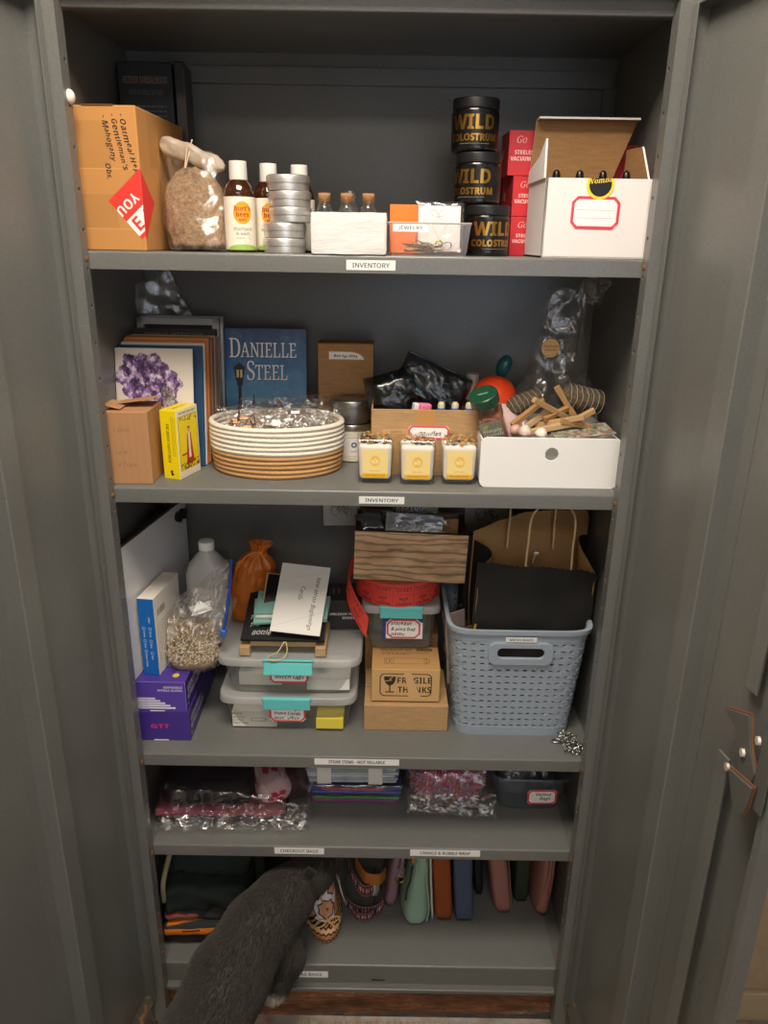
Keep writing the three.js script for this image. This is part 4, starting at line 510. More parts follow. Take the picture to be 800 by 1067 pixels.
{ // white tray with finger hole
  const o = thing('white_tray', 'low white plastic tray with a round finger hole', 'tray', [0.333, Y2, -0.172]); const W = 0.25, H = 0.092, D = 0.21, r = 0.018;
  const hole = new THREE.Path(); hole.absarc(0.002, 0.063, 0.0125, 0, Math.PI * 2, true); const sh = rrect(W, H, 0.012, 0, H / 2); sh.holes.push(hole);
  const front = new THREE.ExtrudeGeometry(sh, { depth: 0.003, bevelEnabled: true, bevelSize: 0.0006, bevelThickness: 0.0006, bevelSegments: 2, curveSegments: 20 });
  part(o, 'front_wall', at(front, 0, 0, D / 2 - 0.003), clayWhite); part(o, 'back_wall', at(new THREE.ExtrudeGeometry(rrect(W, H, 0.012, 0, H / 2), { depth: 0.003, bevelEnabled: false }), 0, 0, -D / 2), clayWhite);
  for (const s of [-1, 1]) part(o, 'side_wall', box(0.003, H - 0.012, D, s * (W / 2 - 0.0018), H / 2 + 0.003, 0, 0.001), clayWhite); part(o, 'base', box(W - 0.012, 0.003, D, 0, 0.0035, 0), clayWhite);
}
{ // tall clear bag with sticker, over the sticks and bundles
  const o = thing('tall_plastic_bag', 'tall crinkled clear bag with round kraft sticker standing in the tray', 'bag', [0.345, Y2 + 0.06, -0.19]);
  const rows = []; const K = 44; for (let j = 0; j <= K; j++) { const v = j / K; const w = v < 0.42 ? 0.098 - 0.035 * (v / 0.42) ** 2 : 0.063 - 0.027 * ((v - 0.42) / 0.58) ** 0.7; const d = v < 0.42 ? 0.062 - 0.04 * (v / 0.42) ** 1.5 : 0.022 - 0.018 * ((v - 0.42) / 0.58); rows.push([v * 0.282, 0.004 + 0.012 * Math.sin(v * 2.2) + 0.022 * Math.max(0, v - 0.5), -0.005 - 0.025 * v, w * (v < 0.03 ? 0.75 : 1), d, 2.4]); }
  part(o, 'bag', crumple(loft(rows, 84), 0.007, 26, 17), film(0.15, { ior: 1.65 }));
  const tail = part(o, 'bag_tail', pillow(0.05, 0.05, 0.01, { rough: 0.012, f: 50, seed: 31, n: 30 }), film(0.13)); tail.position.set(0.075, 0.278, -0.03); tail.rotation.z = -0.3;
  const t = tex(128, 128, (x, W, H) => { x.fillStyle = '#d6ad6f'; x.fillRect(0, 0, W, H); txt(x, 'handmade', 64, 50, 20, { c: '#5a4020', f: 'serif', w: 'italic' }); txt(x, 'with love', 64, 74, 20, { c: '#5a4020', f: 'serif', w: 'italic' }); x.strokeStyle = '#7a5a2e'; x.lineWidth = 2; x.beginPath(); x.arc(64, 64, 54, 0.5, 2.6); x.stroke(); });
  const s = part(o, 'round_sticker', disc(0.0165), printed(t, 0.7), 'round kraft paper sticker'); s.position.set(-0.008, 0.178, 0.026); s.rotation.x = -0.15;
}
const stickMat = [0xd9b07a, 0xcfa06a, 0xe0bd8c, 0xc4935e].map(c => std(c, 0.8, { map: kraft.map }));
[[0.335, 0.135, -0.125, 0.085, 0.42, -0.55, 0.2], [0.372, 0.140, -0.15, 0.075, -0.2, -0.95, 0.2], [0.335, 0.100, -0.112, 0.11, 0.15, 0.18, 0.0], [0.30, 0.122, -0.14, 0.08, 0.5, 0.5, 0.1], [0.355, 0.112, -0.12, 0.09, -0.3, 0.25, 0.0], [0.385, 0.108, -0.118, 0.06, 0.2, -0.25, 0.1], [0.31, 0.108, -0.128, 0.07, 0.2, 0.62, 0.0], [0.36, 0.125, -0.14, 0.08, 0.6, 0.1, 0.3], [0.40, 0.118, -0.135, 0.05, 0.1, 0.5, 0.2]].forEach(([x, y, z, l, ry, rz, rx], i) => { const g = rbox(l, 0.0105, 0.009, 0.0015, 2); displace(g, v => { v.y += 0.0012 * N3(v.x * 60 + i, 3, v.z * 100); v.z += 0.0012 * N3(v.x * 60, i, 9); }); const o = solo('wood_stick', g, stickMat[i % 4], ['long pale wood stick on top, sloping right', 'wood stick standing steeply near the sage', 'longest wood stick lying level at the front', 'wood stick at the left of the bag, sloping up', 'wood stick just above the front one', 'short wood stick at the right of the bag', 'wood stick crossing at lower left', 'wood stick behind the steep one', 'shortest wood stick at far right'][i], 'wood stick', [x, Y2 + y, z], ry, 'wood sticks in the tall bag'); o.rotation.set(rx, ry, rz); });
{ // smudge bundles tied with thread
  const herb = std(0x7d6e58, 0.95, { map: noiseTex(128, (u, v) => { const k = 190 + 140 * fbm(u * 20, v * 40, 4); return grey(k); }, true) }), thread = std(0xc4b8a4, 0.8);
  [[0.405, 0.146, -0.165, -0.25, 'largest sage bundle at the upper right of the tall bag', 1.1], [0.30, 0.135, -0.175, 0.35, 'sage bundle at the left of the tall bag', 0.95], [0.345, 0.098, -0.15, 0.1, 'sage bundle low in the middle of the tall bag', 0.9]].forEach(([x, y, z, rz, s, k], i) => { const o = thing('sage_bundle', s + ', wrapped in white thread', 'herb bundle', [x, Y2 + y, z], 0.2, 'sage bundles in the tall bag'); o.rotation.z = rz; o.scale.setScalar(k); const g = loft(Array.from({ length: 14 }, (_, j) => { const v = j / 13; return [(v - 0.5) * 0.08, 0, 0, 0.019 * Math.sqrt(Math.max(0.08, 1 - Math.abs(2 * v - 1) ** 5)), 0.018 * Math.sqrt(Math.max(0.08, 1 - Math.abs(2 * v - 1) ** 5)), 2]; }), 28); rot(g, 0, 0, Math.PI / 2); part(o, 'herbs', crumple(g, 0.003, 120, i), herb); const pts = []; for (let q = 0; q <= 120; q++) { const a = q / 120 * Math.PI * 13 + 0.5 * Math.sin(q * 0.7); pts.push([(q / 120 - 0.5) * 0.066, Math.cos(a) * 0.0205, Math.sin(a) * 0.0198]); } part(o, 'thread', tube(pts, 0.00042, 300, 5), thread, 'white wrapping thread'); });
  [[0.29, 0.096, -0.098, 0.012], [0.318, 0.095, -0.092, 0.011], [0.275, 0.094, -0.12, 0.010]].forEach(([x, y, z, r], i) => solo('tumbled_stone', crumple(new THREE.SphereGeometry(r, 20, 14), 0.002, 60, i), std([0xe6d2c4, 0xefe6dc, 0xd7a99a][i], 0.4), ['pale pink', 'cream', 'rose'][i] + ' tumbled stone at the front left of the tray', 'stone', [x, Y2 + y, z], 0, 'tumbled stones in the tray'));
  { const o = solo('shell_dish', displace(new THREE.SphereGeometry(0.05, 30, 12, 0, Math.PI * 2, 0, 1.2), v => { v.y *= 0.35; }), std(0xd6b9b4, 0.35), 'pinkish shell standing at the left rear of the tray', 'shell', [0.27, Y2 + 0.10, -0.165]); o.rotation.set(0.9, 0.3, -0.5); }
  { const t = tex(128, 64, (x, W, H) => { x.fillStyle = '#9fa39a'; x.fillRect(0, 0, W, H); speckle(x, W, H, 4, 300, ['#b05a3a', '#5d6b3a', '#d8cfb0', '#3c4a52'], 0.8, 3, 10); }); const o = solo('seed_packet', rbox(0.11, 0.002, 0.06, 0.0008), printed(t, 0.35), 'flat printed packet lying across the front right of the tray', 'packet', [0.395, Y2 + 0.096, -0.11]); o.rotation.set(0.1, 0.1, 0.09); }
}

// ---------------------------------------------------------------- third shelf
const Y3 = S[2];
{ // white gloss board on edge, black frame behind it
  const o = thing('white_board', 'glossy white board with two black magnets leaning at the left side', 'board', [-0.4405, Y3 + 0.141, -0.222], 0); o.rotation.y = -0.152; o.rotation.order = 'YZX'; o.rotation.z = 0.0;
  part(o, 'panel', box(0.004, 0.29, 0.31, 0, 0.145, 0, 0.0015), std(0xdcdde0, 0.12)); part(o, 'edge', box(0.005, 0.006, 0.312, 0, 0.291, 0, 0.001), std(0x2b2b2d, 0.4), 'dark top edge');
  for (const z of [-0.128, -0.105]) part(o, 'magnet', at(rot(new THREE.CylinderGeometry(0.011, 0.012, 0.01, 24), 0, 0, Math.PI / 2), 0.007, 0.262, z), std(0x141414, 0.5), 'round black magnet');
  const f = thing('black_frame', 'black frame standing behind the white board', 'portfolio', [-0.4545, Y3 + 0.141, -0.235]); f.rotation.y = -0.095; part(f, 'panel', box(0.005, 0.275, 0.29, 0, 0.1375, 0), std(0x2a2a2c, 0.5)); part(f, 'rail', box(0.008, 0.012, 0.29, 0, 0.282, 0, 0.002), std(0x3b3b3e, 0.35));
}
// purple glove boxes
{
  const purple = std(0x4b3590, 0.35, { clearcoat: 0.3 });
  const sideT = tex(640, 180, (x, W, H) => { x.fillStyle = '#3b2a78'; x.fillRect(0, 0, W, H); txt(x, 'DISPOSABLE', W * 0.24, H * 0.36, 46, { c: '#d9d4ea', w: 'bold', sx: 0.9 }); txt(x, 'NITRILE GLOVES', W * 0.27, H * 0.62, 42, { c: '#d9d4ea', w: 'bold', sx: 0.9 }); x.fillStyle = '#c43a74'; x.fillRect(22, 20, 40, 8); x.fillStyle = '#d9d4ea'; x.fillRect(24, 140, 12, 16); });
  const f1 = tex(512, 330, (x, W, H) => { x.fillStyle = '#5a44a6'; x.fillRect(0, 0, W, H); txt(x, 'DISPOSABLE', W - 30, 60, 30, { c: '#e6e0f4', w: 'bold', a: 'right' }); txt(x, 'NITRILE GLOVES', W - 30, 94, 30, { c: '#e6e0f4', w: 'bold', a: 'right' }); txt(x, 'T', 40, 44, 30, { c: '#c03a78', w: 'bold' }); for (let i = 0; i < 5; i++) { x.fillStyle = '#e8e4ee'; x.fillRect(0, 176 + i * 26, 220 + i * 46, 20); x.fillStyle = '#9a92b8'; x.fillRect(30, 184 + i * 26, 120, 3); } x.strokeStyle = '#8d7cc8'; x.lineWidth = 4; x.strokeRect(2, 2, W - 4, H - 4); });
  const f2 = tex(512, 330, (x, W, H) => { x.fillStyle = '#46318c'; x.fillRect(0, 0, W, H); txt(x, 'GTT', W * 0.45, H * 0.5, 62, { c: '#dd3f66', w: 'bold', sx: 1.6 }); });
  const tp = tex(256, 512, (x, W, H) => { x.fillStyle = '#4d3894'; x.fillRect(0, 0, W, H); x.strokeStyle = '#7a66c0'; x.lineWidth = 3; x.beginPath(); x.ellipse(W / 2, H * 0.45, 80, 190, 0, 0, 7); x.stroke(); x.fillStyle = '#d9c45a'; x.beginPath(); x.arc(W * 0.78, H * 0.9, 16, 0, 7); x.fill(); });
  [[f2, 0, 'lower purple glove box with pink GTT letters'], [f1, 0.0705, 'upper purple glove box with white stepped bars']].forEach(([f, dy, s], i) => { const o = thing('glove_box', s, 'glove box', [-0.4145 - i * 0.001, Y3 + dy, -0.198], i ? 0.0 : 0.01, 'purple glove boxes'); part(o, 'body', at(rbox(0.112, 0.07, 0.25, 0.0015), 0, 0.035, 0), [printed(sideT, 0.35), purple, printed(tp, 0.35), purple, printed(f, 0.35), purple]); part(o, 'tab', box(0.03, 0.002, 0.001, -0.005, 0.002, 0.1255, 0.0004), white, 'pale paper tab at the lower edge'); });
}
{ // blue and white product box standing on the gloves
  const o = thing('blue_white_box', 'upright white box with a blue checklist front on the glove boxes', 'box', [-0.4255, Y3 + 0.1412, -0.162], -0.12); const w = 0.034, h = 0.172, d = 0.13;
  const bl = tex(160, 810, (x, W, H) => { x.fillStyle = '#1468b8'; x.fillRect(0, 0, W, H); x.strokeStyle = '#e8eef5'; x.lineWidth = 3; const L = [['Color:', 150, 105, 0], ['Black', 300, 105, 1], ['Blue', 430, 105, 1], ['Red', 560, 105, 1], ['Green', 300, 45, 1], ['Blue', 430, 45, 1], ['Blood Yellow', 540, 45, 1]]; for (const [s, y, X, b] of L) { if (b) x.strokeRect(X - 11, y, 24, 24); txt(x, s, X, y + 38, 25, { rot: Math.PI / 2, c: '#e8eef5', a: 'left' }); } });
  const wf = tex(512, 700, (x, W, H) => { x.fillStyle = '#e7e2d8'; x.fillRect(0, 0, W, H); const r = rng(4); x.fillStyle = '#5a564e'; for (let i = 0; i < 16; i++) x.fillRect(60 + i * 9, 120, 3 + 4 * r(), 60); x.fillStyle = '#8d877b'; for (let k = 0; k < 16; k++) { let q = 40; while (q < 470) { const l = 12 + 40 * r(); x.fillRect(q, 250 + k * 24, l, 5); q += l + 9; } } });
  const wt = std(0xe7e0d3, 0.6); part(o, 'body', at(rbox(w, h, d, 0.001), 0, h / 2, 0), [printed(wf, 0.6), wt, wt, wt, printed(bl, 0.5), wt]);
}
{ // translucent jug
  const o = thing('plastic_jug', 'translucent white plastic jug with white screw cap', 'jug', [-0.345, Y3 + 0.142, -0.262]);
  part(o, 'body', loft([[0, 0, 0, 0.043, 0.033, 3.4], [0.003, 0, 0, 0.046, 0.036, 3.4], [0.14, 0, 0, 0.046, 0.036, 3.4], [0.158, 0, 0, 0.046, 0.036, 3.2], [0.178, 0, 0, 0.04, 0.033, 2.8], [0.196, 0, 0, 0.026, 0.025, 2.3], [0.206, 0, 0, 0.0165, 0.0165, 2], [0.214, 0, 0, 0.0155, 0.0155, 2]], 56), std(0xd9dbd8, 0.35, { transmission: 0.35, thickness: 0 }));
  part(o, 'cap', lathe([[0.0165, 0.212], [0.017, 0.213], [0.017, 0.228], [0.0158, 0.231], [0, 0.231]], 36), std(0xeeece6, 0.45), 'white ribbed screw cap'); part(o, 'label', at(card(0.05, 0.07), 0, 0.1, 0.0365), std(0xe9e7df, 0.6), 'plain white label');
}
{ // orange organza pouch
  const org = std(0xe8811f, 0.4, { transmission: 0.42, thickness: 0 }); const o = thing('organza_pouch', 'sheer orange drawstring pouch tied at the top', 'pouch', [-0.268, Y3 + 0.177, -0.285], 0.2); o.rotation.z = -0.12;
  const rows = []; for (let j = 0; j <= 26; j++) { const v = j / 26; const w = v < 0.75 ? 0.026 + 0.019 * Math.sin(v / 0.75 * 2.2) : v < 0.88 ? 0.041 - 0.028 * (v - 0.75) / 0.13 : 0.013 + 0.012 * (v - 0.88) / 0.12; rows.push([v * 0.185, -0.006 + 0.02 * v, 0, w, w * 0.62, 2.2]); } { const g = loft(rows, 96, false); displace(g, v => { const a = Math.atan2(v.z, v.x - 0.006), t = v.y / 0.185, k = 0.0035 * Math.max(0, t - 0.35) * (Math.sin(a * 13) + 0.6 * Math.sin(a * 21 + 2)); v.x += Math.cos(a) * k; v.z += Math.sin(a) * k; }); part(o, 'pouch', crumple(g, 0.005, 46, 6), org); }
  const r2 = rows.slice(1, 14).map(r => [r[0], r[1], r[2], r[3] * 0.72, r[4] * 0.6, 2.2]); part(o, 'contents', crumple(loft(r2, 40), 0.004, 80, 2), std(0xa8884e, 0.8, { map: kraft.map }), 'brownish contents'); const tie = new THREE.TorusGeometry(0.0125, 0.0018, 8, 30); rot(tie, Math.PI / 2, 0, 0); tie.scale(1, 1, 0.7); part(o, 'drawstring', at(tie, 0.011, 0.163, 0), std(0xd9895a, 0.4), 'orange satin drawstring'); part(o, 'drawstring', tube([[0.0, 0.163, 0.008], [-0.02, 0.15, 0.012], [-0.024, 0.125, 0.014], [-0.036, 0.105, 0.012]], 0.0015, 24, 6), std(0xd9895a, 0.4), 'orange satin cord');
}
{ // zip bag of wood shavings
  const o = thing('zip_storage_bag', 'clear zip bag with blue zip, holding wood shavings on the glove boxes', 'bag', [-0.352, Y3 + 0.141, -0.14], 0.1);
  const rows = []; for (let j = 0; j <= 22; j++) { const v = j / 22; rows.push([0.002 + v * 0.15, -0.005 + 0.05 * v * v, 0.0, (0.05 + 0.012 * Math.sin(v * 3)) * (1 - 0.12 * v), 0.034 * (1 - 0.75 * v), 2.8]); } part(o, 'bag', crumple(loft(rows, 60, false), 0.005, 34, 7), film(0.2));
  const flap = part(o, 'bag_top', sheet((u, v) => { const a = u * 0.115, y = v * 0.15; return [-0.052 + a + 0.02 * v, 0.085 + y * (0.45 + 0.55 * u) + 0.004 * N3(u * 5, v * 5, 2) * 2, 0.024 - 0.03 * v + 0.01 * N3(u * 6, v * 7, 4) * 2]; }, 36, 36), film(0.42)); flap.userData.label = 'milky folded-over top of the bag';
  part(o, 'zip', tube([[0.083, 0.235, -0.008], [0.080, 0.19, 0.004], [0.071, 0.13, 0.018], [0.063, 0.088, 0.026]], 0.0036, 30, 8), std(0x1f3f92, 0.4), 'dark blue zip strip'); part(o, 'slider', at(rbox(0.012, 0.014, 0.01, 0.003), 0.063, 0.088, 0.028), std(0x2b63c8, 0.3), 'blue zip slider');
  const t = tex(192, 128, (x, W, H) => { x.clearRect(0, 0, W, H); x.fillStyle = '#efefec'; x.beginPath(); x.moveTo(10, 110); x.lineTo(90, 10); x.lineTo(110, 118); x.fill(); txt(x, 'Ziploc', 66, 92, 30, { c: '#55585c', w: 'bold', rot: -0.1 }); x.fillStyle = '#efefec'; for (let i = 0; i < 6; i++) x.fillRect(124, 40 + i * 13, 56 - i * 3, 7); }); const pr = part(o, 'print', card(0.05, 0.034, 0.0003), printed(t, 0.5, { transparent: true }), 'white print on the bag'); pr.position.set(0.02, 0.145, 0.022); pr.rotation.set(-0.15, 0.1, 0.25);
  const r = rng(90), g = new THREE.TorusGeometry(0.006, 0.0011, 4, 8, 2.4), m = new THREE.InstancedMesh(g, std(0xffffff, 0.85), 1100), q = new THREE.Matrix4(), e = new THREE.Euler(), c = new THREE.Color();
  for (let i = 0; i < 1100; i++) { const v = Math.sqrt(r()) * 0.9, a = r() * 6.283, k = 0.86 + 0.16 * r(); e.set(r() * 6, r() * 6, r() * 6); q.makeRotationFromEuler(e); const yy = 0.006 + (1 - v) * 0.115; q.setPosition(-0.005 + 0.01 * yy + Math.cos(a) * 0.05 * k * (1 - 14 * yy * yy), yy, Math.sin(a) * 0.03 * k * (1 - yy * 4)); m.setMatrixAt(i, q); c.setHSL(0.095, 0.25 + 0.15 * r(), 0.42 + 0.3 * r()); m.setColorAt(i, c); }
  m.name = 'wood_shavings'; m.userData = { kind: 'stuff', label: 'loose pale wood shavings inside the zip bag', category: 'wood shavings' }; shadow(m); m.position.copy(o.position); m.rotation.y = 0.1; scene.add(m);
  const core = []; for (let j = 0; j <= 10; j++) { const v = j / 10; core.push([0.004 + v * 0.1, -0.004 + 0.02 * v * v, 0, 0.046 * (1 - 0.35 * v * v), 0.026 * (1 - 0.8 * v), 2.6]); } part(o, 'filling', crumple(loft(core, 40), 0.004, 120, 5), std(0xb8a382, 0.95, { map: kraft.map }), 'packed pale wood shavings');
}
// clear latched storage tubs
function tubGeo(w, h, d, r, t = 0.0016, taper = 0.93) { // open-topped shell
  const out = rows => loft(rows, 72, false); const o = out([[0.001, 0, 0, w / 2 * taper - r * 0.2, d / 2 * taper - r * 0.2, 9], [0.006, 0, 0, w / 2 * taper, d / 2 * taper, 9], [h, 0, 0, w / 2, d / 2, 9]]); const b = loft([[0.0, 0, 0, w / 2 * taper - r * 0.2, d / 2 * taper - r * 0.2, 9], [0.001, 0, 0, w / 2 * taper - r * 0.2, d / 2 * taper - r * 0.2, 9]], 72); return merge([o, b]);
}
const lidGeo = (w, d, h) => merge([loft([[0, 0, 0, w / 2 - 0.002, d / 2 - 0.002, 10], [0.002, 0, 0, w / 2, d / 2, 10], [h - 0.003, 0, 0, w / 2 - 0.001, d / 2 - 0.001, 10], [h, 0, 0, w / 2 - 0.005, d / 2 - 0.005, 10], [h - 0.004, 0, 0, w / 2 - 0.014, d / 2 - 0.014, 10], [h - 0.0045, 0, 0, 0.001, 0.001, 2]], 84, false)]);
const aqua = std(0x63c5c4, 0.4); const tubClear = std(0xe6e8e6, 0.3, { transmission: 0.92, thickness: 0, ior: 1.45 }), lidClear = std(0xeceeec, 0.45, { transmission: 0.62, thickness: 0, ior: 1.45 });
function latchTub(p, w, h, d, label, lines, ry, latchW, labW, labH, labX, labelTop, open) {
  const o = thing('latched_tub', label, 'storage tub', p, ry, 'clear tubs with aqua latches'); const lh = 0.018;
  part(o, 'body', tubGeo(w - 0.02, h - lh, d - 0.02, 0.01), tubClear, 'clear plastic body'); part(o, 'lid', at(lidGeo(w, d, lh), 0, h - lh, 0), lidClear, 'frosted clear lid');
  const l = part(o, 'latch', at(rbox(latchW, 0.026, 0.004, 0.0018), 0, 0, 0), aqua, 'aqua plastic latch'); l.position.set(0, h - 0.0135, d / 2 + 0.002); if (open) { l.rotation.x = -0.35; l.position.y -= 0.004; l.position.z += 0.004; } part(o, 'latch_hinge', at(rbox(latchW + 0.006, 0.005, 0.008, 0.002), 0, h - 0.001, d / 2 - 0.001), aqua);
  const t = tex(384, Math.round(384 * labH / labW), (x, W, H) => { frameLabel(x, W, H, 20, '#d9414a', '#f4f2ee', 0.2); lines.forEach((s, i) => hand(x, s, 44, H * (i + 0.75) / (lines.length + 0.5), H * 0.82 / (lines.length + 0.6), { w: 'bold', max: W - 84 })); }); const q = part(o, 'label', octagon(labW, labH, labW * 0.1), [printed(t, 0.5), white], 'red framed handwritten label'); q.position.set(labX, labelTop - labH / 2, (d - 0.02) / 2 + 0.0006); q.rotation.x = 0.03; return o;
}
latchTub([-0.16, Y3 + 0.0005, -0.232], 0.292, 0.0875, 0.262, 'lower clear tub with closed aqua latch and blue-inked label', ['Pens & Tape', 'Index Cards', 'Misc. office'], 0, 0.098, 0.076, 0.042, -0.0, 0.066, false);
latchTub([-0.155, Y3 + 0.0885, -0.236], 0.300, 0.0875, 0.262, 'upper clear tub with lifted aqua latch, sign stand on its lid', ['Merch tags'], 0, 0.1, 0.08, 0.03, 0.0, 0.058, true);
{ // contents of the tubs
  const bx = (name, w, h, d, c, x, y, z, label, cat, t) => { const m = std(c, 0.7); const o = thing(name, label, cat, [x, Y3 + y, z]); part(o, 'body', at(rbox(w, h, d, 0.0015), 0, h / 2, 0), t ? [m, m, m, m, t, m] : m); };
  bx('paper_clip_box', 0.095, 0.04, 0.05, 0xe4e0d6, -0.232, 0.004, -0.145, 'white box of paper clips in the lower tub', 'box', printed(tex(256, 110, (x, W, H) => { x.fillStyle = '#e8e4da'; x.fillRect(0, 0, W, H); txt(x, 'ACCO', 30, 20, 22, { c: '#c43a3a', w: 'bold' }); txt(x, 'Recycled', 40, 44, 18, { c: '#444' }); txt(x, 'Jumbo', 34, 64, 18, { c: '#444' }); txt(x, 'Paper Clips', 48, 84, 18, { c: '#444' }); x.strokeStyle = '#777'; x.lineWidth = 4; x.strokeRect(110, 50, 80, 20); txt(x, '100', 226, 36, 22); }), 0.6));
  bx('sticky_note_pad', 0.058, 0.026, 0.05, 0xe3d04a, -0.072, 0.006, -0.138, 'yellow sticky note pad in the lower tub', 'note pad'); bx('brown_notebook', 0.075, 0.03, 0.09, 0x8a6a58, -0.098, 0.004, -0.21, 'brown notebook in the lower tub', 'notebook'); bx('grey_card_stack', 0.16, 0.028, 0.1, 0x9fa3a0, -0.16, 0.004, -0.29, 'grey stack of index cards at the rear of the lower tub', 'card stack');
  bx('white_envelope_stack', 0.09, 0.03, 0.12, 0xdedbd2, -0.22, 0.094, -0.2, 'cream envelope stack at the left of the upper tub', 'envelopes'); bx('tissue_stack', 0.09, 0.026, 0.1, 0xe9e8e6, -0.075, 0.094, -0.175, 'white folded tissue stack at the right of the upper tub', 'tissue'); bx('beige_tag_bundle', 0.13, 0.032, 0.09, 0xc9b594, -0.15, 0.094, -0.3, 'beige tag bundle at the rear of the upper tub', 'tags');
}
{ // wooden sign stand lying on the upper tub, with chalkboard
  const pine = std(0xd6b283, 0.7, { map: kraft.map }), top = Y3 + 0.1765, o = thing('sign_stand', 'pale pine stand with two block feet lying on the upper tub', 'stand', [-0.168, top, -0.13]);
  for (const s of [-1, 1]) part(o, 'foot', box(0.022, 0.02, 0.19, s * 0.078, 0.01, -0.085, 0.0015), pine); part(o, 'crossbar', box(0.136, 0.014, 0.014, 0, 0.022, -0.01, 0.0015), pine); part(o, 'crossbar', box(0.136, 0.014, 0.014, 0, 0.022, -0.15, 0.0015), pine);
  part(o, 'twine', tube([[0.004, 0.03, 0.004], [-0.01, 0.012, 0.016], [-0.028, 0.002, 0.014], [-0.024, 0.002, 0.03], [0.002, 0.003, 0.026], [0.01, 0.014, 0.012], [0.006, 0.03, 0.004]], 0.0012, 50, 6, true), std(0xd9c58e, 0.8), 'loop of cream twine');
  const t = tex(512, 400, (x, W, H) => { x.fillStyle = '#131313'; x.fillRect(0, 0, W, H); hand(x, 'That feeling', 30, 250, 40, { c: '#dcdcd6' }); hand(x, 'The', 36, 300, 40, { c: '#dcdcd6' }); hand(x, 'Bottle', 60, 352, 44, { c: '#dcdcd6' }); hand(x, 'You', 40, 200, 40, { c: '#dcdcd6' }); });
  const b = thing('chalkboard_sign', 'black chalkboard sign with white handwriting on the pine stand', 'sign', [-0.168, top + 0.033, -0.125]); b.rotation.x = -1.28; const dk = std(0x141414, 0.7); part(b, 'panel', at(new THREE.BoxGeometry(0.172, 0.17, 0.006), 0, 0.085, 0), [pine, dk, dk, dk, printed(t, 0.7), dk]);
  const up = (name, w, h, d, c, x, y, z, ry, rx, label, cat) => { const q = solo(name, rbox(w, d, h, 0.0012), std(c, 0.6), label, cat, [x, top + y, z]); q.rotation.set(rx, ry, 0); return q; };
  up('aqua_packet', 0.07, 0.075, 0.007, 0x86b9ad, -0.2, 0.068, -0.19, 0.1, 0.28, 'lowest aqua edged packet under the black phone', 'packet'); up('white_packet', 0.06, 0.07, 0.006, 0xdcd8d0, -0.197, 0.077, -0.192, 0.0, 0.28, 'white packet between two aqua packets', 'packet'); up('aqua_packet', 0.068, 0.07, 0.006, 0x7fb3a8, -0.195, 0.085, -0.196, 0.05, 0.28, 'upper aqua edged packet under the black phone', 'packet'); up('aqua_packet', 0.06, 0.07, 0.012, 0x8fbfb2, -0.108, 0.07, -0.2, -0.05, 0.28, 'aqua packet showing right of the white envelope', 'packet');
  const ph = thing('small_black_frame', 'small black panel with tan rim leaning beside the envelope', 'frame', [-0.192, top + 0.1, -0.215]); ph.rotation.set(-0.85, 0.12, -0.06); part(ph, 'rim', rbox(0.05, 0.085, 0.006, 0.003), std(0xb89a72, 0.5)); part(ph, 'panel', at(rbox(0.043, 0.078, 0.003, 0.002), 0, 0, 0.0025), std(0x101114, 0.3), 'black face'); part(ph, 'button', at(rot(new THREE.CylinderGeometry(0.009, 0.009, 0.006, 20), Math.PI / 2, 0, 0), 0.012, -0.03, 0.004), std(0xd8c3a2, 0.6), 'pale wooden button');
  const et = tex(420, 640, (x, W, H) => { x.fillStyle = '#dfdcd6'; x.fillRect(0, 0, W, H); x.strokeStyle = '#c4c0b8'; x.lineWidth = 3; x.beginPath(); x.moveTo(0, 180); x.lineTo(W, 40); x.moveTo(0, 600); x.lineTo(W, 420); x.stroke(); hand(x, 'New Moon Beginnings', W * 0.80, 100, 50, { rot: Math.PI / 2 + 0.03 }); hand(x, 'Cards', W * 0.52, 200, 52, { rot: Math.PI / 2 + 0.1 }); });
  const e = thing('envelope', 'large white handwritten envelope leaning on the chalkboard sign', 'envelope', [-0.142, Y3 + 0.228, -0.122]); e.rotation.set(-0.82, 0.0, -0.1); const wv = std(0xdfdcd6, 0.7); part(e, 'body', at(new THREE.BoxGeometry(0.103, 0.152, 0.003), 0, 0.076, 0), [wv, wv, wv, wv, printed(et, 0.6), wv]);
}
{ // black product box
  const o = thing('black_box', 'small black box with white lettering behind the envelope', 'box', [-0.05, Y3 + 0.1765, -0.285], 0.05); const dk = std(0x17171a, 0.45), t = tex(256, 256, (x, W, H) => { x.fillStyle = '#17171a'; x.fillRect(0, 0, W, H); txt(x, 'UNLEASH YOUR', 128, 120, 30, { c: '#e4e2de', w: 'bold' }); txt(x, 'SENSES', 160, 156, 28, { c: '#e4e2de', w: 'bold' }); }); const tp = printed(tex(128, 128, (x, W, H) => { x.fillStyle = '#1c1c20'; x.fillRect(0, 0, W, H); x.fillStyle = '#a04a3a'; x.fillRect(40, 40, 8, 40); x.fillStyle = '#777'; x.fillRect(20, 40, 8, 40); }), 0.4);
  part(o, 'body', at(rbox(0.075, 0.07, 0.09, 0.002), 0, 0.035, 0), [dk, dk, tp, dk, printed(t, 0.45), dk]);
}
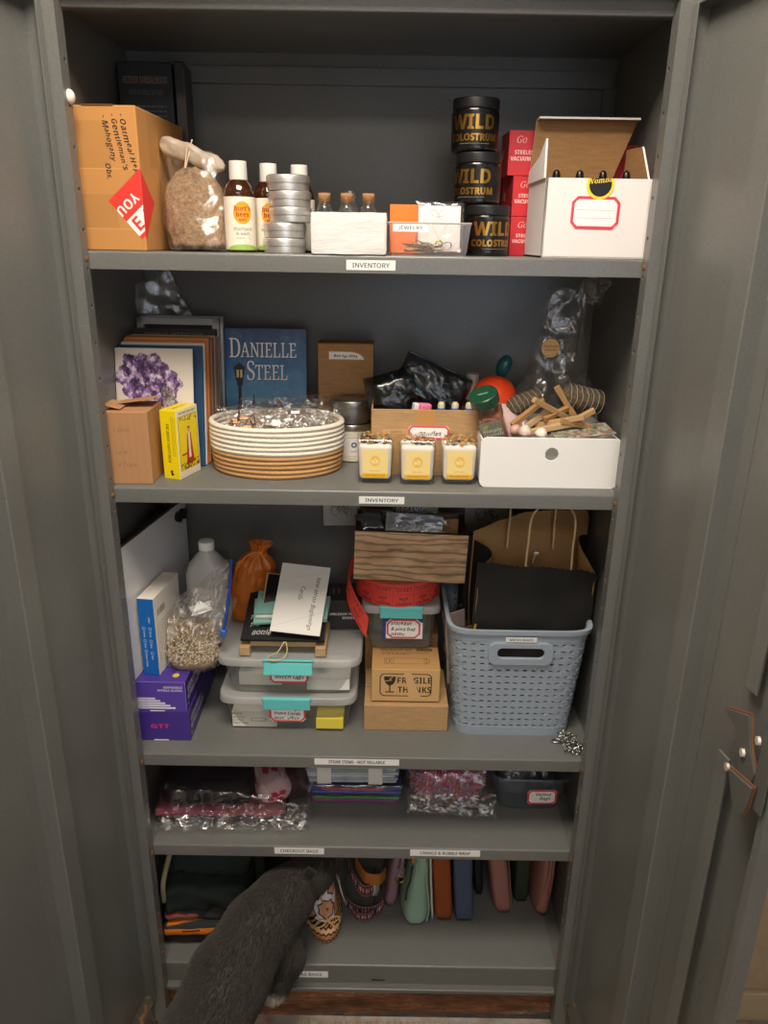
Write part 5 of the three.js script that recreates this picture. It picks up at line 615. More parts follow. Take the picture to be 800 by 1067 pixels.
// right-hand stack
{
  const o = thing('flat_carton', 'lowest plain kraft carton on the shelf, under the fragile box', 'box', [0.0895, Y3, -0.195]); part(o, 'body', box(0.178, 0.062, 0.15, 0, 0.031, 0, 0.002), kraftLight); part(o, 'lid_flap', box(0.176, 0.0025, 0.07, 0, 0.0635, -0.03, 0.001), kraftLight);
  const ft = tex(640, 380, (x, W, H) => { carton(5, '#cba36c', '#b18a55')(x, W, H); x.strokeStyle = '#2e261c'; x.lineWidth = 10; x.beginPath(); x.roundRect(80, 54, 480, 260, 46); x.stroke(); txt(x, 'FRAGILE', 400, 130, 96, { c: '#2e261c', w: 'bold', sx: 0.86 }); txt(x, 'THANKS', 404, 240, 96, { c: '#2e261c', w: 'bold', sx: 0.86 }); x.fillStyle = '#2e261c'; x.beginPath(); x.moveTo(116, 84); x.lineTo(226, 84); x.quadraticCurveTo(226, 180, 172, 192); x.quadraticCurveTo(116, 180, 116, 84); x.fill(); x.fillRect(165, 186, 12, 76); x.fillRect(128, 262, 84, 14); x.strokeStyle = '#cba36c'; x.lineWidth = 8; x.beginPath(); x.moveTo(200, 84); x.lineTo(172, 112); x.lineTo(184, 128); x.lineTo(122, 140); x.stroke(); x.fillStyle = '#cfa873'; x.beginPath(); x.moveTo(300, 40); x.lineTo(370, 40); x.lineTo(420, 200); x.lineTo(470, 330); x.lineTo(350, 330); x.lineTo(330, 180); x.fill(); x.globalAlpha = 0.9; x.fillRect(352, 60, 30, 90); x.globalAlpha = 1; });
  const tt = tex(640, 420, (x, W, H) => { carton(6, '#b98e58', '#9a7242')(x, W, H); txt(x, 'Diamond art', 230, 60, 50, { c: '#3b2e1c', w: 'bold' }); x.fillStyle = '#3b2e1c'; x.fillRect(430, 36, 150, 44); txt(x, 'KIT 5D-DIY', 505, 58, 26, { c: '#b98e58', w: 'bold' }); x.fillStyle = '#5c472c'; const r = rng(2); for (let k = 0; k < 2; k++) { let q = 90; while (q < 560 - k * 200) { const l = 10 + 26 * r(); x.fillRect(q, 110 + k * 26, l, 10); q += l + 10; } } x.strokeStyle = '#5c472c'; x.lineWidth = 5; x.strokeRect(120, 220, 400, 100); x.beginPath(); x.ellipse(520, 270, 26, 48, 0, 0, 7); x.stroke(); x.beginPath(); x.ellipse(150, 270, 16, 40, 0, 0, 7); x.stroke(); x.beginPath(); x.ellipse(190, 270, 16, 40, 0, 0, 7); x.stroke(); });
  const f = thing('fragile_carton', 'small kraft carton printed fragile thanks, on the plain carton', 'box', [0.0875, Y3 + 0.0655, -0.178]); part(f, 'body', at(rbox(0.144, 0.078, 0.095, 0.0018), 0, 0.039, 0), [kraft, kraft, printed(tt, 0.8), kraft, printed(ft, 0.8), kraft]);
  const g = thing('tall_carton', 'plain kraft carton behind the fragile box, carrying the sticker tub', 'box', [0.0805, Y3, -0.325]); part(g, 'body', box(0.165, 0.15, 0.11, 0, 0.075, 0, 0.002), kraft);
  const s = latchTub([0.076, Y3 + 0.151, -0.288], 0.17, 0.106, 0.19, 'small clear tub of stickers under the roll of red tickets', ['STICKERS', '& pins bag', 'items'], 0, 0.09, 0.072, 0.046, 0.006, 0.072, false);
  const back = part(s, 'sticker_sheet', at(card(0.086, 0.05), 0.004, 0.05, 0.0852), printed(tex(192, 112, (x, W, H) => { x.fillStyle = '#e9ecf2'; x.fillRect(0, 0, W, H); x.fillStyle = '#2b3f86'; x.fillRect(0, 0, W, 24); x.fillRect(0, 0, 16, H); x.fillStyle = '#8fb6e0'; x.fillRect(140, 40, 40, 40); }), 0.5), 'blue and white sticker sheet');
  const pk = solo('bagged_stickers', pillow(0.13, 0.07, 0.04, { rough: 0.008, f: 50, seed: 9 }), film(0.2, { color: 0xd8dcd0 }), 'bagged stickers inside the small clear tub', 'packet', [0.076, Y3 + 0.195, -0.26]); solo('sticker_stack', rbox(0.12, 0.05, 0.09, 0.003), std(0x8f9088, 0.6), 'greyish stack of stickers at the rear of the small tub', 'sticker stack', [0.076, Y3 + 0.18, -0.315]);
}
{ // roll of red tickets
  const yb = Y3 + 0.258, o = thing('ticket_roll', 'roll of red raffle tickets with a loose end hanging', 'ticket roll', [0.069, yb, -0.282]);
  const row = (x, X, W, H) => { x.strokeStyle = '#9c2c28'; x.lineWidth = 2; x.strokeRect(X, 0, W, H / 2); x.strokeRect(X, H / 2, W, H / 2); txt(x, 'TICKET', X + W * 0.5, H * 0.24, H * 0.24, { c: '#4a1512', sx: 0.9 }); txt(x, 'KEEP', X + W / 2, H * 0.64, H * 0.15, { c: '#3c100e', w: 'bold' }); txt(x, 'THIS', X + W / 2, H * 0.76, H * 0.08, { c: '#3c100e' }); txt(x, 'COUPON', X + W / 2, H * 0.88, H * 0.15, { c: '#3c100e', w: 'bold' }); x.fillStyle = '#9c2c28'; x.fillRect(X + W * 0.12, H * 0.42, W * 0.76, 2); for (let i = 0; i < 5; i++) x.fillRect(X + 4, 8 + i * 8, 6, 4); };
  const t = tex(2048, 192, (x, W, H) => { x.fillStyle = '#e0483f'; x.fillRect(0, 0, W, H); for (let i = 0; i < 13; i++) row(x, i * W / 13, W / 13, H); });
  const cyl = new THREE.CylinderGeometry(0.093, 0.093, 0.052, 72, 1, true); part(o, 'outer_layer', at(cyl, 0, 0.026, 0), printed(t, 0.6), 'red printed tickets').rotation.y = -0.12;
  const ring = lathe([[0.02, 0.0005], [0.0925, 0.0005], [0.0925, 0.0525], [0.02, 0.0525], [0.02, 0.0005]], 64); part(o, 'wound_layers', ring, std(0xb5604a, 0.9, { map: kraft.map }), 'edges of the wound tickets');
  const et = tex(512, 160, (x, W, H) => { x.fillStyle = '#df4a40'; x.fillRect(0, 0, W, H); for (let i = 0; i < 3; i++) row(x, i * W / 3, W / 3, H); });
  part(o, 'loose_end', sheet((u, v) => { const a = u; const x = -0.078 - 0.042 * Math.sin(a * Math.PI * 0.85) + 0.03 * a * a, z = 0.02 + 0.085 * a, y = 0.062 - 0.035 * a - 0.095 * a * a; return [x + 0.006 * v, y + (v - 0.0) * 0.05 - 0.0, z + 0.004 * v]; }, 30, 4, 0.0005), printed(et, 0.6), 'loose curling end of tickets');
}
{ // scorched pine box
  const pineT = noiseTex(512, (u, v) => { const w = v * 7 + 1.5 * fbm(u * 1.6, v * 3, 2) + 0.25 * fbm(u * 6, v * 16, 5), q = 0.5 + 0.5 * Math.sin(w * 6.283), d = q ** 3, g = fbm(u * 10, v * 160, 7), s = Math.max(0, fbm(u * 2.4, v * 2.2, 9) + 0.1); return [[205, 98], [165, 70], [124, 48]].map(([a, k]) => Math.max(20, Math.min(255, a + 14 - k * d * 0.75 + 46 * g - 70 * s))); }, true);
  const pine = printed(pineT, 0.65), rim = std(0x3a2a1d, 0.7), o = thing('wooden_box', 'scorched pine wooden box on top of the ticket roll', 'wooden box', [0.091, Y3 + 0.3115, -0.275], 0.0); o.rotation.z = -0.03; const W = 0.234, H = 0.108, D = 0.14;
  const P = (n, w, h, d, x, y, z, m) => part(o, n, at(new THREE.BoxGeometry(w, h, d), x, y, z), m); P('front_board', W, H, 0.01, 0, H / 2, D / 2 - 0.005, [pine, pine, rim, pine, pine, rim]); P('back_board', W, H, 0.01, 0, H / 2, -D / 2 + 0.005, pine); P('side_board', 0.01, H, D - 0.02, W / 2 - 0.005, H / 2, 0, [pine, rim, rim, pine, pine, pine]); P('side_board', 0.01, H, D - 0.02, -W / 2 + 0.005, H / 2, 0, [rim, pine, rim, pine, pine, pine]); P('base', W - 0.02, 0.008, D - 0.02, 0, 0.004, 0, pine);
  const yb = Y3 + 0.3115 + H; const pk = (name, w, h, t, x, y, z, rx, ry, rz, m, label, cat, seed) => { const q = solo(name, pillow(w, h, t, { rough: 0.005, f: 50, seed }), m, label, cat, [x, yb + y, z]); q.rotation.set(rx, ry, rz); return q; };
  pk('silver_packet', 0.06, 0.05, 0.02, 0.005, -0.002, -0.27, -0.9, 0, 0.2, std(0xaeb4ba, 0.25, { metalness: 0.8 }), 'crumpled silver foil packet at the left of the wooden box', 'packet', 3);
  { const q = solo('grey_mailer', rbox(0.12, 0.05, 0.003, 0.001), std(0xb9bcc4, 0.3), 'pale grey mailer sticking up from the wooden box', 'mailer', [0.1, yb - 0.002, -0.258]); q.rotation.set(-0.5, 0, -0.06); }
  pk('clear_packet', 0.13, 0.055, 0.012, 0.11, 0.0, -0.245, -0.5, 0, -0.05, film(0.12), 'clear packet over the grey mailer in the wooden box', 'packet', 14);
  { const t = printed(tex(128, 64, (x, W2, H2) => { x.fillStyle = '#1b1c1a'; x.fillRect(0, 0, W2, H2); x.fillStyle = '#6c8f4a'; x.fillRect(90, 0, 38, 64); txt(x, 'ORGANIC', 50, 30, 18, { c: '#ddd', w: 'bold' }); }), 0.35); const q = solo('black_card', rbox(0.1, 0.06, 0.002, 0.0008), t, 'black and green card at the rear of the wooden box', 'card', [0.105, yb + 0.01, -0.315]); q.rotation.x = -0.3; }
  solo('wood_block', rbox(0.03, 0.06, 0.02, 0.002), stickMat[3], 'small brown wooden block at the right end of the wooden box', 'block', [0.178, yb - 0.014, -0.262], 0.1);
  const line = (x, W2, H2, s) => { x.fillStyle = '#c9c7c2'; x.fillRect(0, 0, W2, H2); const r = rng(s); x.strokeStyle = '#55534f'; x.lineWidth = 2; for (let k = 0; k < 40; k++) { x.beginPath(); const cx = W2 * (0.25 + 0.5 * r()), cy = H2 * (0.2 + 0.5 * r()); x.ellipse(cx, cy, 8 + 30 * r(), 6 + 20 * r(), r() * 3, 0, 3 + 3 * r()); x.stroke(); } };
  const sh = (w, h, x, y, s, label) => { const o2 = solo('paper_sheet', new THREE.BoxGeometry(w, h, 0.0006), [white, white, white, white, printed(tex(256, 256, (c, a, b) => line(c, a, b, s)), 0.7), white], label, 'paper', [x, y, -0.396]); o2.rotation.x = -0.03; o2.rotation.z = 0.02; };
  sh(0.085, 0.11, -0.062, 1.155, 4, 'white paper with a line drawing, taped at back left of the wooden box'); sh(0.1, 0.12, 0.272, 1.15, 7, 'white paper with script lettering, taped at back right of the wooden box');
}
// woven plastic basket
{
  const o = thing('woven_basket', 'grey-blue woven plastic basket with a cut-out handle', 'basket', [0.315, Y3, -0.215]); const H = 0.258, grey2 = std(0x9aa6b2, 0.45);
  const per = (u, hx, hz) => { const t = u * Math.PI * 2, e = 7, c = Math.cos(t), s = Math.sin(t), q = (Math.abs(c / hx) ** e + Math.abs(s / hz) ** e) ** (-1 / e); return [q * c, q * s]; };
  // even steps along the outline
  const M = 720, acc = [0]; let prev = per(0, 0.143, 0.125); for (let i = 1; i <= M; i++) { const q = per(i / M, 0.143, 0.125); acc.push(acc[i - 1] + Math.hypot(q[0] - prev[0], q[1] - prev[1])); prev = q; } const L = acc[M]; const inv = s => { let lo = 0, hi = M; while (hi - lo > 1) { const m = (lo + hi) >> 1; acc[m] < s ? lo = m : hi = m; } return (lo + (s - acc[lo]) / Math.max(1e-9, acc[hi] - acc[lo])) / M; };
  const cols = Math.round(L / 0.0186) , nu = cols * 4, rowsN = 14, nv = rowsN * 4; const us = Array.from({ length: nu + 1 }, (_, i) => inv(i / nu * L));
  const y0 = 0.02, y1 = H - 0.022; const P = (i, j, off) => { const v = j / nv, y = y0 + (y1 - y0) * v, k = y / H, hx = 0.122 + 0.021 * k, hz = 0.104 + 0.021 * k; const [x, z] = per(us[i], hx + off, hz + off); return [x, y, z]; };
  const tt = z => z; const isHole = (i, j) => { const c = i % 4, r = j % 4; const [x, y, z] = P(i, j, 0); const onFront = z > 0.08; if (onFront && Math.abs(x) < 0.066 && y > H - 0.077) return Math.abs(x) < 0.05 && y > H - 0.066; return (c === 1 || c === 2) && r === 1; };
  const bulge = (i, j) => { const c = ((i + 2) % 4), vert = Math.abs(Math.sin(Math.PI * (i - 1) / 4)), rr = Math.floor(j / 4) + Math.floor((i + 1) / 4); const a = Math.cos(Math.PI * ((j - 1.5) / 4)) ** 2; return 0.0012 * ((Math.floor((i + 1) / 4) + Math.floor((j + 2) / 4)) % 2 ? 1 : -0.6) * a; };
  const pos = [], idx = []; const id = {}; const vert = (i, j, s) => { const k = `${i % nu},${j},${s}`; if (!(k in id)) { id[k] = pos.length / 3; pos.push(...P(i % nu, j, s ? -0.0026 : bulge(i % nu, j))); } return id[k]; };
  const hole = (i, j) => j >= 0 && j < nv && isHole((i + nu) % nu, j);
  for (let i = 0; i < nu; i++) for (let j = 0; j < nv; j++) { if (hole(i, j)) continue; for (const s of [0, 1]) { const a = vert(i, j, s), b = vert(i + 1, j, s), c = vert(i + 1, j + 1, s), d = vert(i, j + 1, s); s ? idx.push(a, b, c, a, c, d) : idx.push(a, c, b, a, d, c); } const wall = (i1, j1, i2, j2) => { const a = vert(i1, j1, 0), b = vert(i2, j2, 0), c = vert(i2, j2, 1), d = vert(i1, j1, 1); idx.push(a, b, c, a, c, d); }; if (hole(i + 1, j)) wall(i + 1, j, i + 1, j + 1); if (hole(i - 1, j)) wall(i, j, i, j + 1); if (hole(i, j + 1)) wall(i, j + 1, i + 1, j + 1); if (hole(i, j - 1)) wall(i, j, i + 1, j); }
  let g = new THREE.BufferGeometry(); g.setAttribute('position', new THREE.Float32BufferAttribute(pos, 3)); g.setIndex(idx); g = toCreasedNormals(g, 0.7); g.setAttribute('uv', new THREE.BufferAttribute(new Float32Array(g.attributes.position.count * 2), 2));
  part(o, 'woven_wall', g, grey2);
  const band = (ya, yb2, off, th) => loft([[ya, 0, 0, 0.122 + 0.021 * ya / H + off, 0.104 + 0.021 * ya / H + off, 7], [yb2, 0, 0, 0.122 + 0.021 * yb2 / H + off, 0.104 + 0.021 * yb2 / H + off, 7], [yb2, 0, 0, 0.122 + 0.021 * yb2 / H + off - th, 0.104 + 0.021 * yb2 / H + off - th, 7], [ya, 0, 0, 0.122 + 0.021 * ya / H + off - th, 0.104 + 0.021 * ya / H + off - th, 7], [ya, 0, 0, 0.122 + 0.021 * ya / H + off, 0.104 + 0.021 * ya / H + off, 7]], 120, false);
  part(o, 'base', merge([toCreasedNormals(band(0, 0.021, 0.001, 0.004), 0.7), loft([[0.0, 0, 0, 0.119, 0.101, 7], [0.003, 0, 0, 0.12, 0.102, 7]], 80)]), grey2); part(o, 'rim', merge([toCreasedNormals(band(H - 0.024, H, 0.001, 0.0045), 0.7), toCreasedNormals(band(H - 0.006, H + 0.003, 0.0055, 0.007), 0.7)]), grey2, 'smooth rolled rim');
  const hs = rrect(0.128, 0.05, 0.016); hs.holes.push(rrect(0.096, 0.026, 0.011, 0, 0.002)); const hp = part(o, 'handle', new THREE.ExtrudeGeometry(hs, { depth: 0.005, bevelEnabled: true, bevelSize: 0.001, bevelThickness: 0.001, bevelSegments: 2, curveSegments: 16 }), grey2, 'raised frame of the cut-out handle'); hp.position.set(0, H - 0.05, 0.1215); hp.rotation.x = 0.08;
  const l = tapeLabel(o, 'MESH BAGS', 0, 0, 0.062, 0.0115, 0); l.position.set(-0.002, H - 0.0155, 0.1298); l.rotation.x = 0.08;
}
{ // black paper shopping bag, kraft inside
  const o = thing('paper_bag', 'black paper shopping bag with kraft inside and cord handles', 'paper bag', [0.345, Y3 + 0.012, -0.185]); const W = 0.238, D = 0.09, blk = std(0x1b1916, 0.75, { map: kraft.map }), inn = std(0xb98f5c, 0.8, { map: kraft.map });
  const wavy = (u, s) => 0.006 * N3(u * 5, s, 3) + 0.0012 * Math.sin(u * 420);
  const front = (z, h, mat, nm, lean, s) => part(o, nm, sheet((u, v) => [(u - 0.5) * W * (0.86 + 0.15 * Math.min(1, v * 1.5)) - 0.012 * (1 - v), v * (h(u) + wavy(u, s) * v), z + lean * v + 0.006 * N3(u * 4, v * 5, s)], 48, 30, 0.0008), mat);
  front(D / 2, u => 0.372 - 0.016 * u, blk, 'front_panel', 0.0, 2); front(D / 2 - 0.0016, u => 0.3715 - 0.016 * u, inn, 'front_lining', 0.0, 2);
  front(-D / 2, u => 0.40 + 0.05 * Math.sin(u * 2.3) + (u > 0.85 ? 0.02 * Math.sin((u - 0.85) * 20) : 0), inn, 'back_lining', -0.01, 5); front(-D / 2 - 0.0016, u => 0.399 + 0.05 * Math.sin(u * 2.3) + (u > 0.85 ? 0.02 * Math.sin((u - 0.85) * 20) : 0), blk, 'back_panel', -0.01, 5);
  for (const s of [-1, 1]) { const P = (dx, hh) => sheet((u, v) => [s * (W / 2 * (0.86 + 0.15 * Math.min(1, v * 1.5)) - 0.002 - 0.03 * Math.sin(u * Math.PI) * v - dx) - 0.012 * (1 - v), v * (hh(u)), -D / 2 + u * D + (s > 0 ? -0.0 : 0)], 16, 24, 0.0008); const hh = u => (s < 0 ? 0.385 - 0.02 * u : 0.40 - 0.05 * u + 0.03 * Math.sin(u * 3.1)); part(o, 'gusset', P(0, hh), blk); part(o, 'gusset_lining', P(0.0016, hh), inn); }
  part(o, 'base', box(W * 0.85, 0.002, D, -0.012, 0.001, 0), blk);
  const cord = std(0xd8b98c, 0.7); const hd = (x1, x2, z, yb) => part(o, 'handle', tube([[x1, yb, z], [x1 + 0.001, yb + 0.06, z + 0.003], [x1 + 0.008, yb + 0.13, z + 0.006], [(x1 + x2) / 2, yb + 0.158, z + 0.006], [x2 - 0.008, yb + 0.13, z + 0.006], [x2 - 0.002, yb + 0.05, z + 0.003], [x2, yb, z]], 0.0024, 60, 8), cord, 'twisted kraft cord handle'); hd(-0.024, 0.068, D / 2 - 0.006, 0.35); hd(-0.05, 0.046, -D / 2 + 0.006, 0.37);
}
{ // packets squeezed in at the left of the basket, a second dark bag, a key, chain
  [[0.196, 0.16, -0.2, 0.06, 0.2, 0.5, 0xb9a7a4, 'pinkish grey packet at the left end of the woven basket'], [0.214, 0.15, -0.165, 0.05, 0.18, 0.45, 0x6e5a3c, 'brown packet second from left in the woven basket'], [0.206, 0.14, -0.235, 0.05, 0.2, 0.5, 0x2c2a2c, 'black packet behind the others in the woven basket']].forEach(([x, y, z, w, h, ry, c, s], i) => { const o = thing('soft_packet', s, 'packet', [x, Y3 + y, z], ry, 'packets in the woven basket'); o.rotation.z = 0.08; part(o, 'pouch', pillow(w, h, 0.014, { rough: 0.006, f: 40, seed: 40 + i }), film(0.15)); part(o, 'insert', rbox(w * 0.8, h * 0.86, 0.004, 0.001), std(c, 0.6)); });
  { const o = solo('gold_ribbon', tube([[0, 0, 0], [0.003, 0.05, 0.004], [0.0, 0.1, 0.0], [0.006, 0.15, 0.002]], 0.003, 30, 6), std(0xb99a3c, 0.4), 'thin golden ribbon between packets in the woven basket', 'ribbon', [0.222, Y3 + 0.1, -0.14]); }
  { const o = thing('dark_paper_bag', 'second black bag peeking out left of the paper shopping bag', 'paper bag', [0.252, Y3 + 0.012, -0.278], 0.25); part(o, 'body', crumple(loft([[0, 0, 0, 0.05, 0.025, 6], [0.1, 0, 0, 0.05, 0.025, 6], [0.3, 0, 0, 0.05, 0.02, 5], [0.38, 0, 0, 0.05, 0.012, 4]], 48), 0.004, 24, 3), std(0x161614, 0.7)); }
  { const o = thing('silver_pin', 'small silver pin head poking out of the paper bag', 'pin', [0.335, Y3 + 0.385, -0.15]); part(o, 'stem', tube([[0, -0.02, 0], [0.002, 0.006, 0], [0.005, 0.016, 0]], 0.0022, 12, 8), steel); part(o, 'head', at(rbox(0.012, 0.008, 0.006, 0.002), 0.006, 0.018, 0), steel); }
  const o = thing('key_chain', 'silver chain with a swivel clasp beside the woven basket', 'chain', [0.425, Y3, -0.07]); const ch = std(0xc2c2be, 0.22, { metalness: 1 }); const r = rng(66);
  part(o, 'clasp', merge([at(rot(new THREE.TorusGeometry(0.0075, 0.0018, 8, 24), Math.PI / 2, 0, 0).scale(1.3, 1, 0.8), -0.02, 0.004, -0.018), at(rot(new THREE.CylinderGeometry(0.003, 0.0035, 0.02, 12), 0, 0, Math.PI / 2), -0.002, 0.005, -0.018), at(rot(new THREE.CylinderGeometry(0.005, 0.005, 0.005, 14), 0, 0, Math.PI / 2), 0.009, 0.005, -0.018)]), ch);
  for (let i = 0; i < 34; i++) { const k = i / 33; const g = new THREE.TorusGeometry(0.0048, 0.0012, 6, 14); g.scale(1.35, 1, 1); rot(g, r() * 3, r() * 3, r() * 3); part(o, 'link', at(g, 0.005 + 0.02 * Math.sin(i * 1.9) * (0.4 + 0.6 * r()), 0.006 + 0.018 * r() * (1 - k * 0.5), -0.03 + 0.05 * k + 0.008 * r()), ch); }
}

// ---------------------------------------------------------------- fourth shelf
const Y4 = S[3];
{ // plastic sleeves of dark printed bags
  const film4 = film(0.12);
  const floral = tex(256, 256, (x, W, H) => { x.fillStyle = '#c9a9ae'; x.fillRect(0, 0, W, H); speckle(x, W, H, 9, 60, ['#8a8f7a', '#d9cfd0', '#a58a8e'], 0.7, 8, 26); for (const [cx, cy] of [[120, 110], [180, 90], [90, 170], [160, 170]]) for (let i = 0; i < 5; i++) { x.fillStyle = '#b02a45'; x.beginPath(); x.ellipse(cx + 17 * Math.cos(i * 1.26), cy + 17 * Math.sin(i * 1.26), 18, 14, i, 0, 7); x.fill(); x.fillStyle = '#7d1630'; x.beginPath(); x.arc(cx, cy, 7, 0, 7); x.fill(); } });
  const fold = (name, label, w, h, d, x, y, z, ry, m, seed) => { const big = softBox(w, h, d, 8, h * 0.45); displace(big, v => { v.y += 0.005 * N3(v.x * 22 + seed, 1, v.z * 22) + 0.003 * N3(v.x * 55, seed, v.z * 55); v.x += 0.005 * N3(v.z * 20, v.y * 30, 4 + seed); v.z += 0.006 * N3(v.x * 20, v.y * 40, 8 + seed); }); return solo(name, big, m, label, 'folded bag', [x, Y4 + y, z], ry, 'folded bags in plastic'); };
  fold('folded_bag', 'navy folded bag lowest in the left plastic sleeve', 0.27, 0.02, 0.22, -0.305, 0.013, -0.21, 0.02, std(0x1c2440, 0.8), 1);
  fold('folded_bag', 'pink edged folded bag above the navy one', 0.285, 0.018, 0.23, -0.315, 0.031, -0.2, 0.03, std(0x8f4658, 0.7), 2);
  fold('folded_bag', 'black folded bag across the left of the sleeve', 0.2, 0.05, 0.22, -0.345, 0.066, -0.205, 0.05, std(0x17151d, 0.75), 3);
  fold('folded_bag', 'white floral folded bag with red roses', 0.075, 0.055, 0.2, -0.222, 0.068, -0.2, 0.3, printed(floral, 0.7), 4);
  fold('folded_bag', 'magenta folded bag at top of the pile', 0.09, 0.06, 0.18, -0.17, 0.115, -0.27, 0.15, std(0xb02752, 0.7), 5);
  fold('folded_bag', 'dark plum folded bag at the right of the pile', 0.1, 0.07, 0.2, -0.168, 0.055, -0.235, -0.1, std(0x3a2028, 0.75), 6);
  fold('folded_bag', 'navy and yellow patterned bag on top at the back', 0.2, 0.022, 0.16, -0.33, 0.115, -0.26, 0.0, printed(tex(256, 64, (x, W, H) => { x.fillStyle = '#1c2a52'; x.fillRect(0, 0, W, H); const r = rng(3); for (let i = 0; i < 26; i++) { x.fillStyle = ['#cbb35a', '#d8d2c4', '#33508a', '#9a5a3a'][(r() * 4) | 0]; x.fillRect(r() * W, r() * H, 10 + 20 * r(), 5 + 9 * r()); } }), 0.7), 7);
  const o = thing('plastic_sleeve', 'large crinkled clear sleeve around the dark folded bags', 'plastic sleeve', [-0.285, Y4 + 0.07, -0.175]); const g = softBox(0.335, 0.13, 0.2, 20, 0.04); displace(g, v => { const k = Math.max(0, (v.z + 0.02) / 0.1); v.y = v.y * (1 - 0.42 * Math.max(0, v.x) / 0.17) * (1 - 0.45 * k * Math.max(0, (v.y) / 0.065)) - 0.02 * Math.max(0, v.x) / 0.17; v.y = Math.max(v.y, -0.066); }); part(o, 'film', crumple(g, 0.006, 46, 21), film4);
  const e = part(o, 'crinkled_edge', pillow(0.33, 0.06, 0.024, { rough: 0.011, f: 44, seed: 77, n: 64 }), film(0.12)); e.position.set(0.005, -0.043, 0.09); e.rotation.set(-0.95, 0.02, 0.02);
}
{ // packs of poly mailers
  const pk = (label, w, h, d, x, y, z, m, ry = 0) => { const o = thing('mailer_pack', label, 'mailer pack', [x, Y4 + y, z], ry, 'mailer packs under plastic'); const g = softBox(w, h, d, 4, h * 0.4); displace(g, v => { v.z += 0.0018 * N3(v.x * 60, v.y * 400 + y * 90, 2); v.y += 0.001 * N3(v.x * 30, 4, v.z * 30); }); part(o, 'pack', g, m); return o; };
  const cols = [[0x8c2f7a, 'magenta'], [0x3f8c4e, 'green'], [0x17171b, 'black'], [0x3a5bb5, 'blue'], [0xb2343c, 'red'], [0x20264f, 'navy']]; cols.forEach(([c, s], i) => pk(`${s} mailer pack in the coloured stack at shelf middle`, 0.21 - (i % 3) * 0.006 - (s === 'red' ? 0.06 : 0), 0.0075, 0.17, -0.024 + (i % 2) * 0.004, 0.0045 + i * 0.0078, -0.252, std(c, 0.4)));
  for (let i = 0; i < 9; i++) pk(['lowest', 'second', 'third', 'fourth', 'fifth', 'sixth', 'seventh', 'eighth', 'top'][i] + (i ? ' of nine pale grey mailers from the bottom, banded in white' : ' of nine pale grey mailers, banded in white'), 0.21 - (i % 3) * 0.004, 0.0068, 0.17, -0.03 + (i % 2) * 0.005, 0.0545 + i * 0.0072, -0.257, std([0xb4bcc2, 0x9aa6ae, 0xc4cacc][i % 3], 0.4));
  for (const [x, s] of [[-0.09, 'left'], [0.026, 'right']]) { const o = thing('paper_band', `white paper band at ${s} around the pale mailers`, 'paper band', [x, Y4 + 0.084, -0.257]); const b = shapeGeo([[-0.0885, -0.034], [0.0885, -0.034], [0.0885, 0.036], [-0.0885, 0.036]], 0.03); rot(b, 0, Math.PI / 2, 0); b.translate(-0.015, 0, 0); part(o, 'band', merge([bbox(0.032, 0.068, 0.0008, 0, 0, 0.0882), bbox(0.032, 0.0008, 0.176, 0, 0.034, 0), bbox(0.032, 0.068, 0.0008, 0, 0, -0.0882)]), std(0xe4e2dc, 0.6)); }
  const s = solo('pack_wrap', crumple(softBox(0.232, 0.052, 0.186, 10, 0.012), 0.004, 60, 5), film(0.12), 'crinkled clear wrap around the coloured mailers', 'plastic wrap', [-0.024, Y4 + 0.029, -0.252]);
}
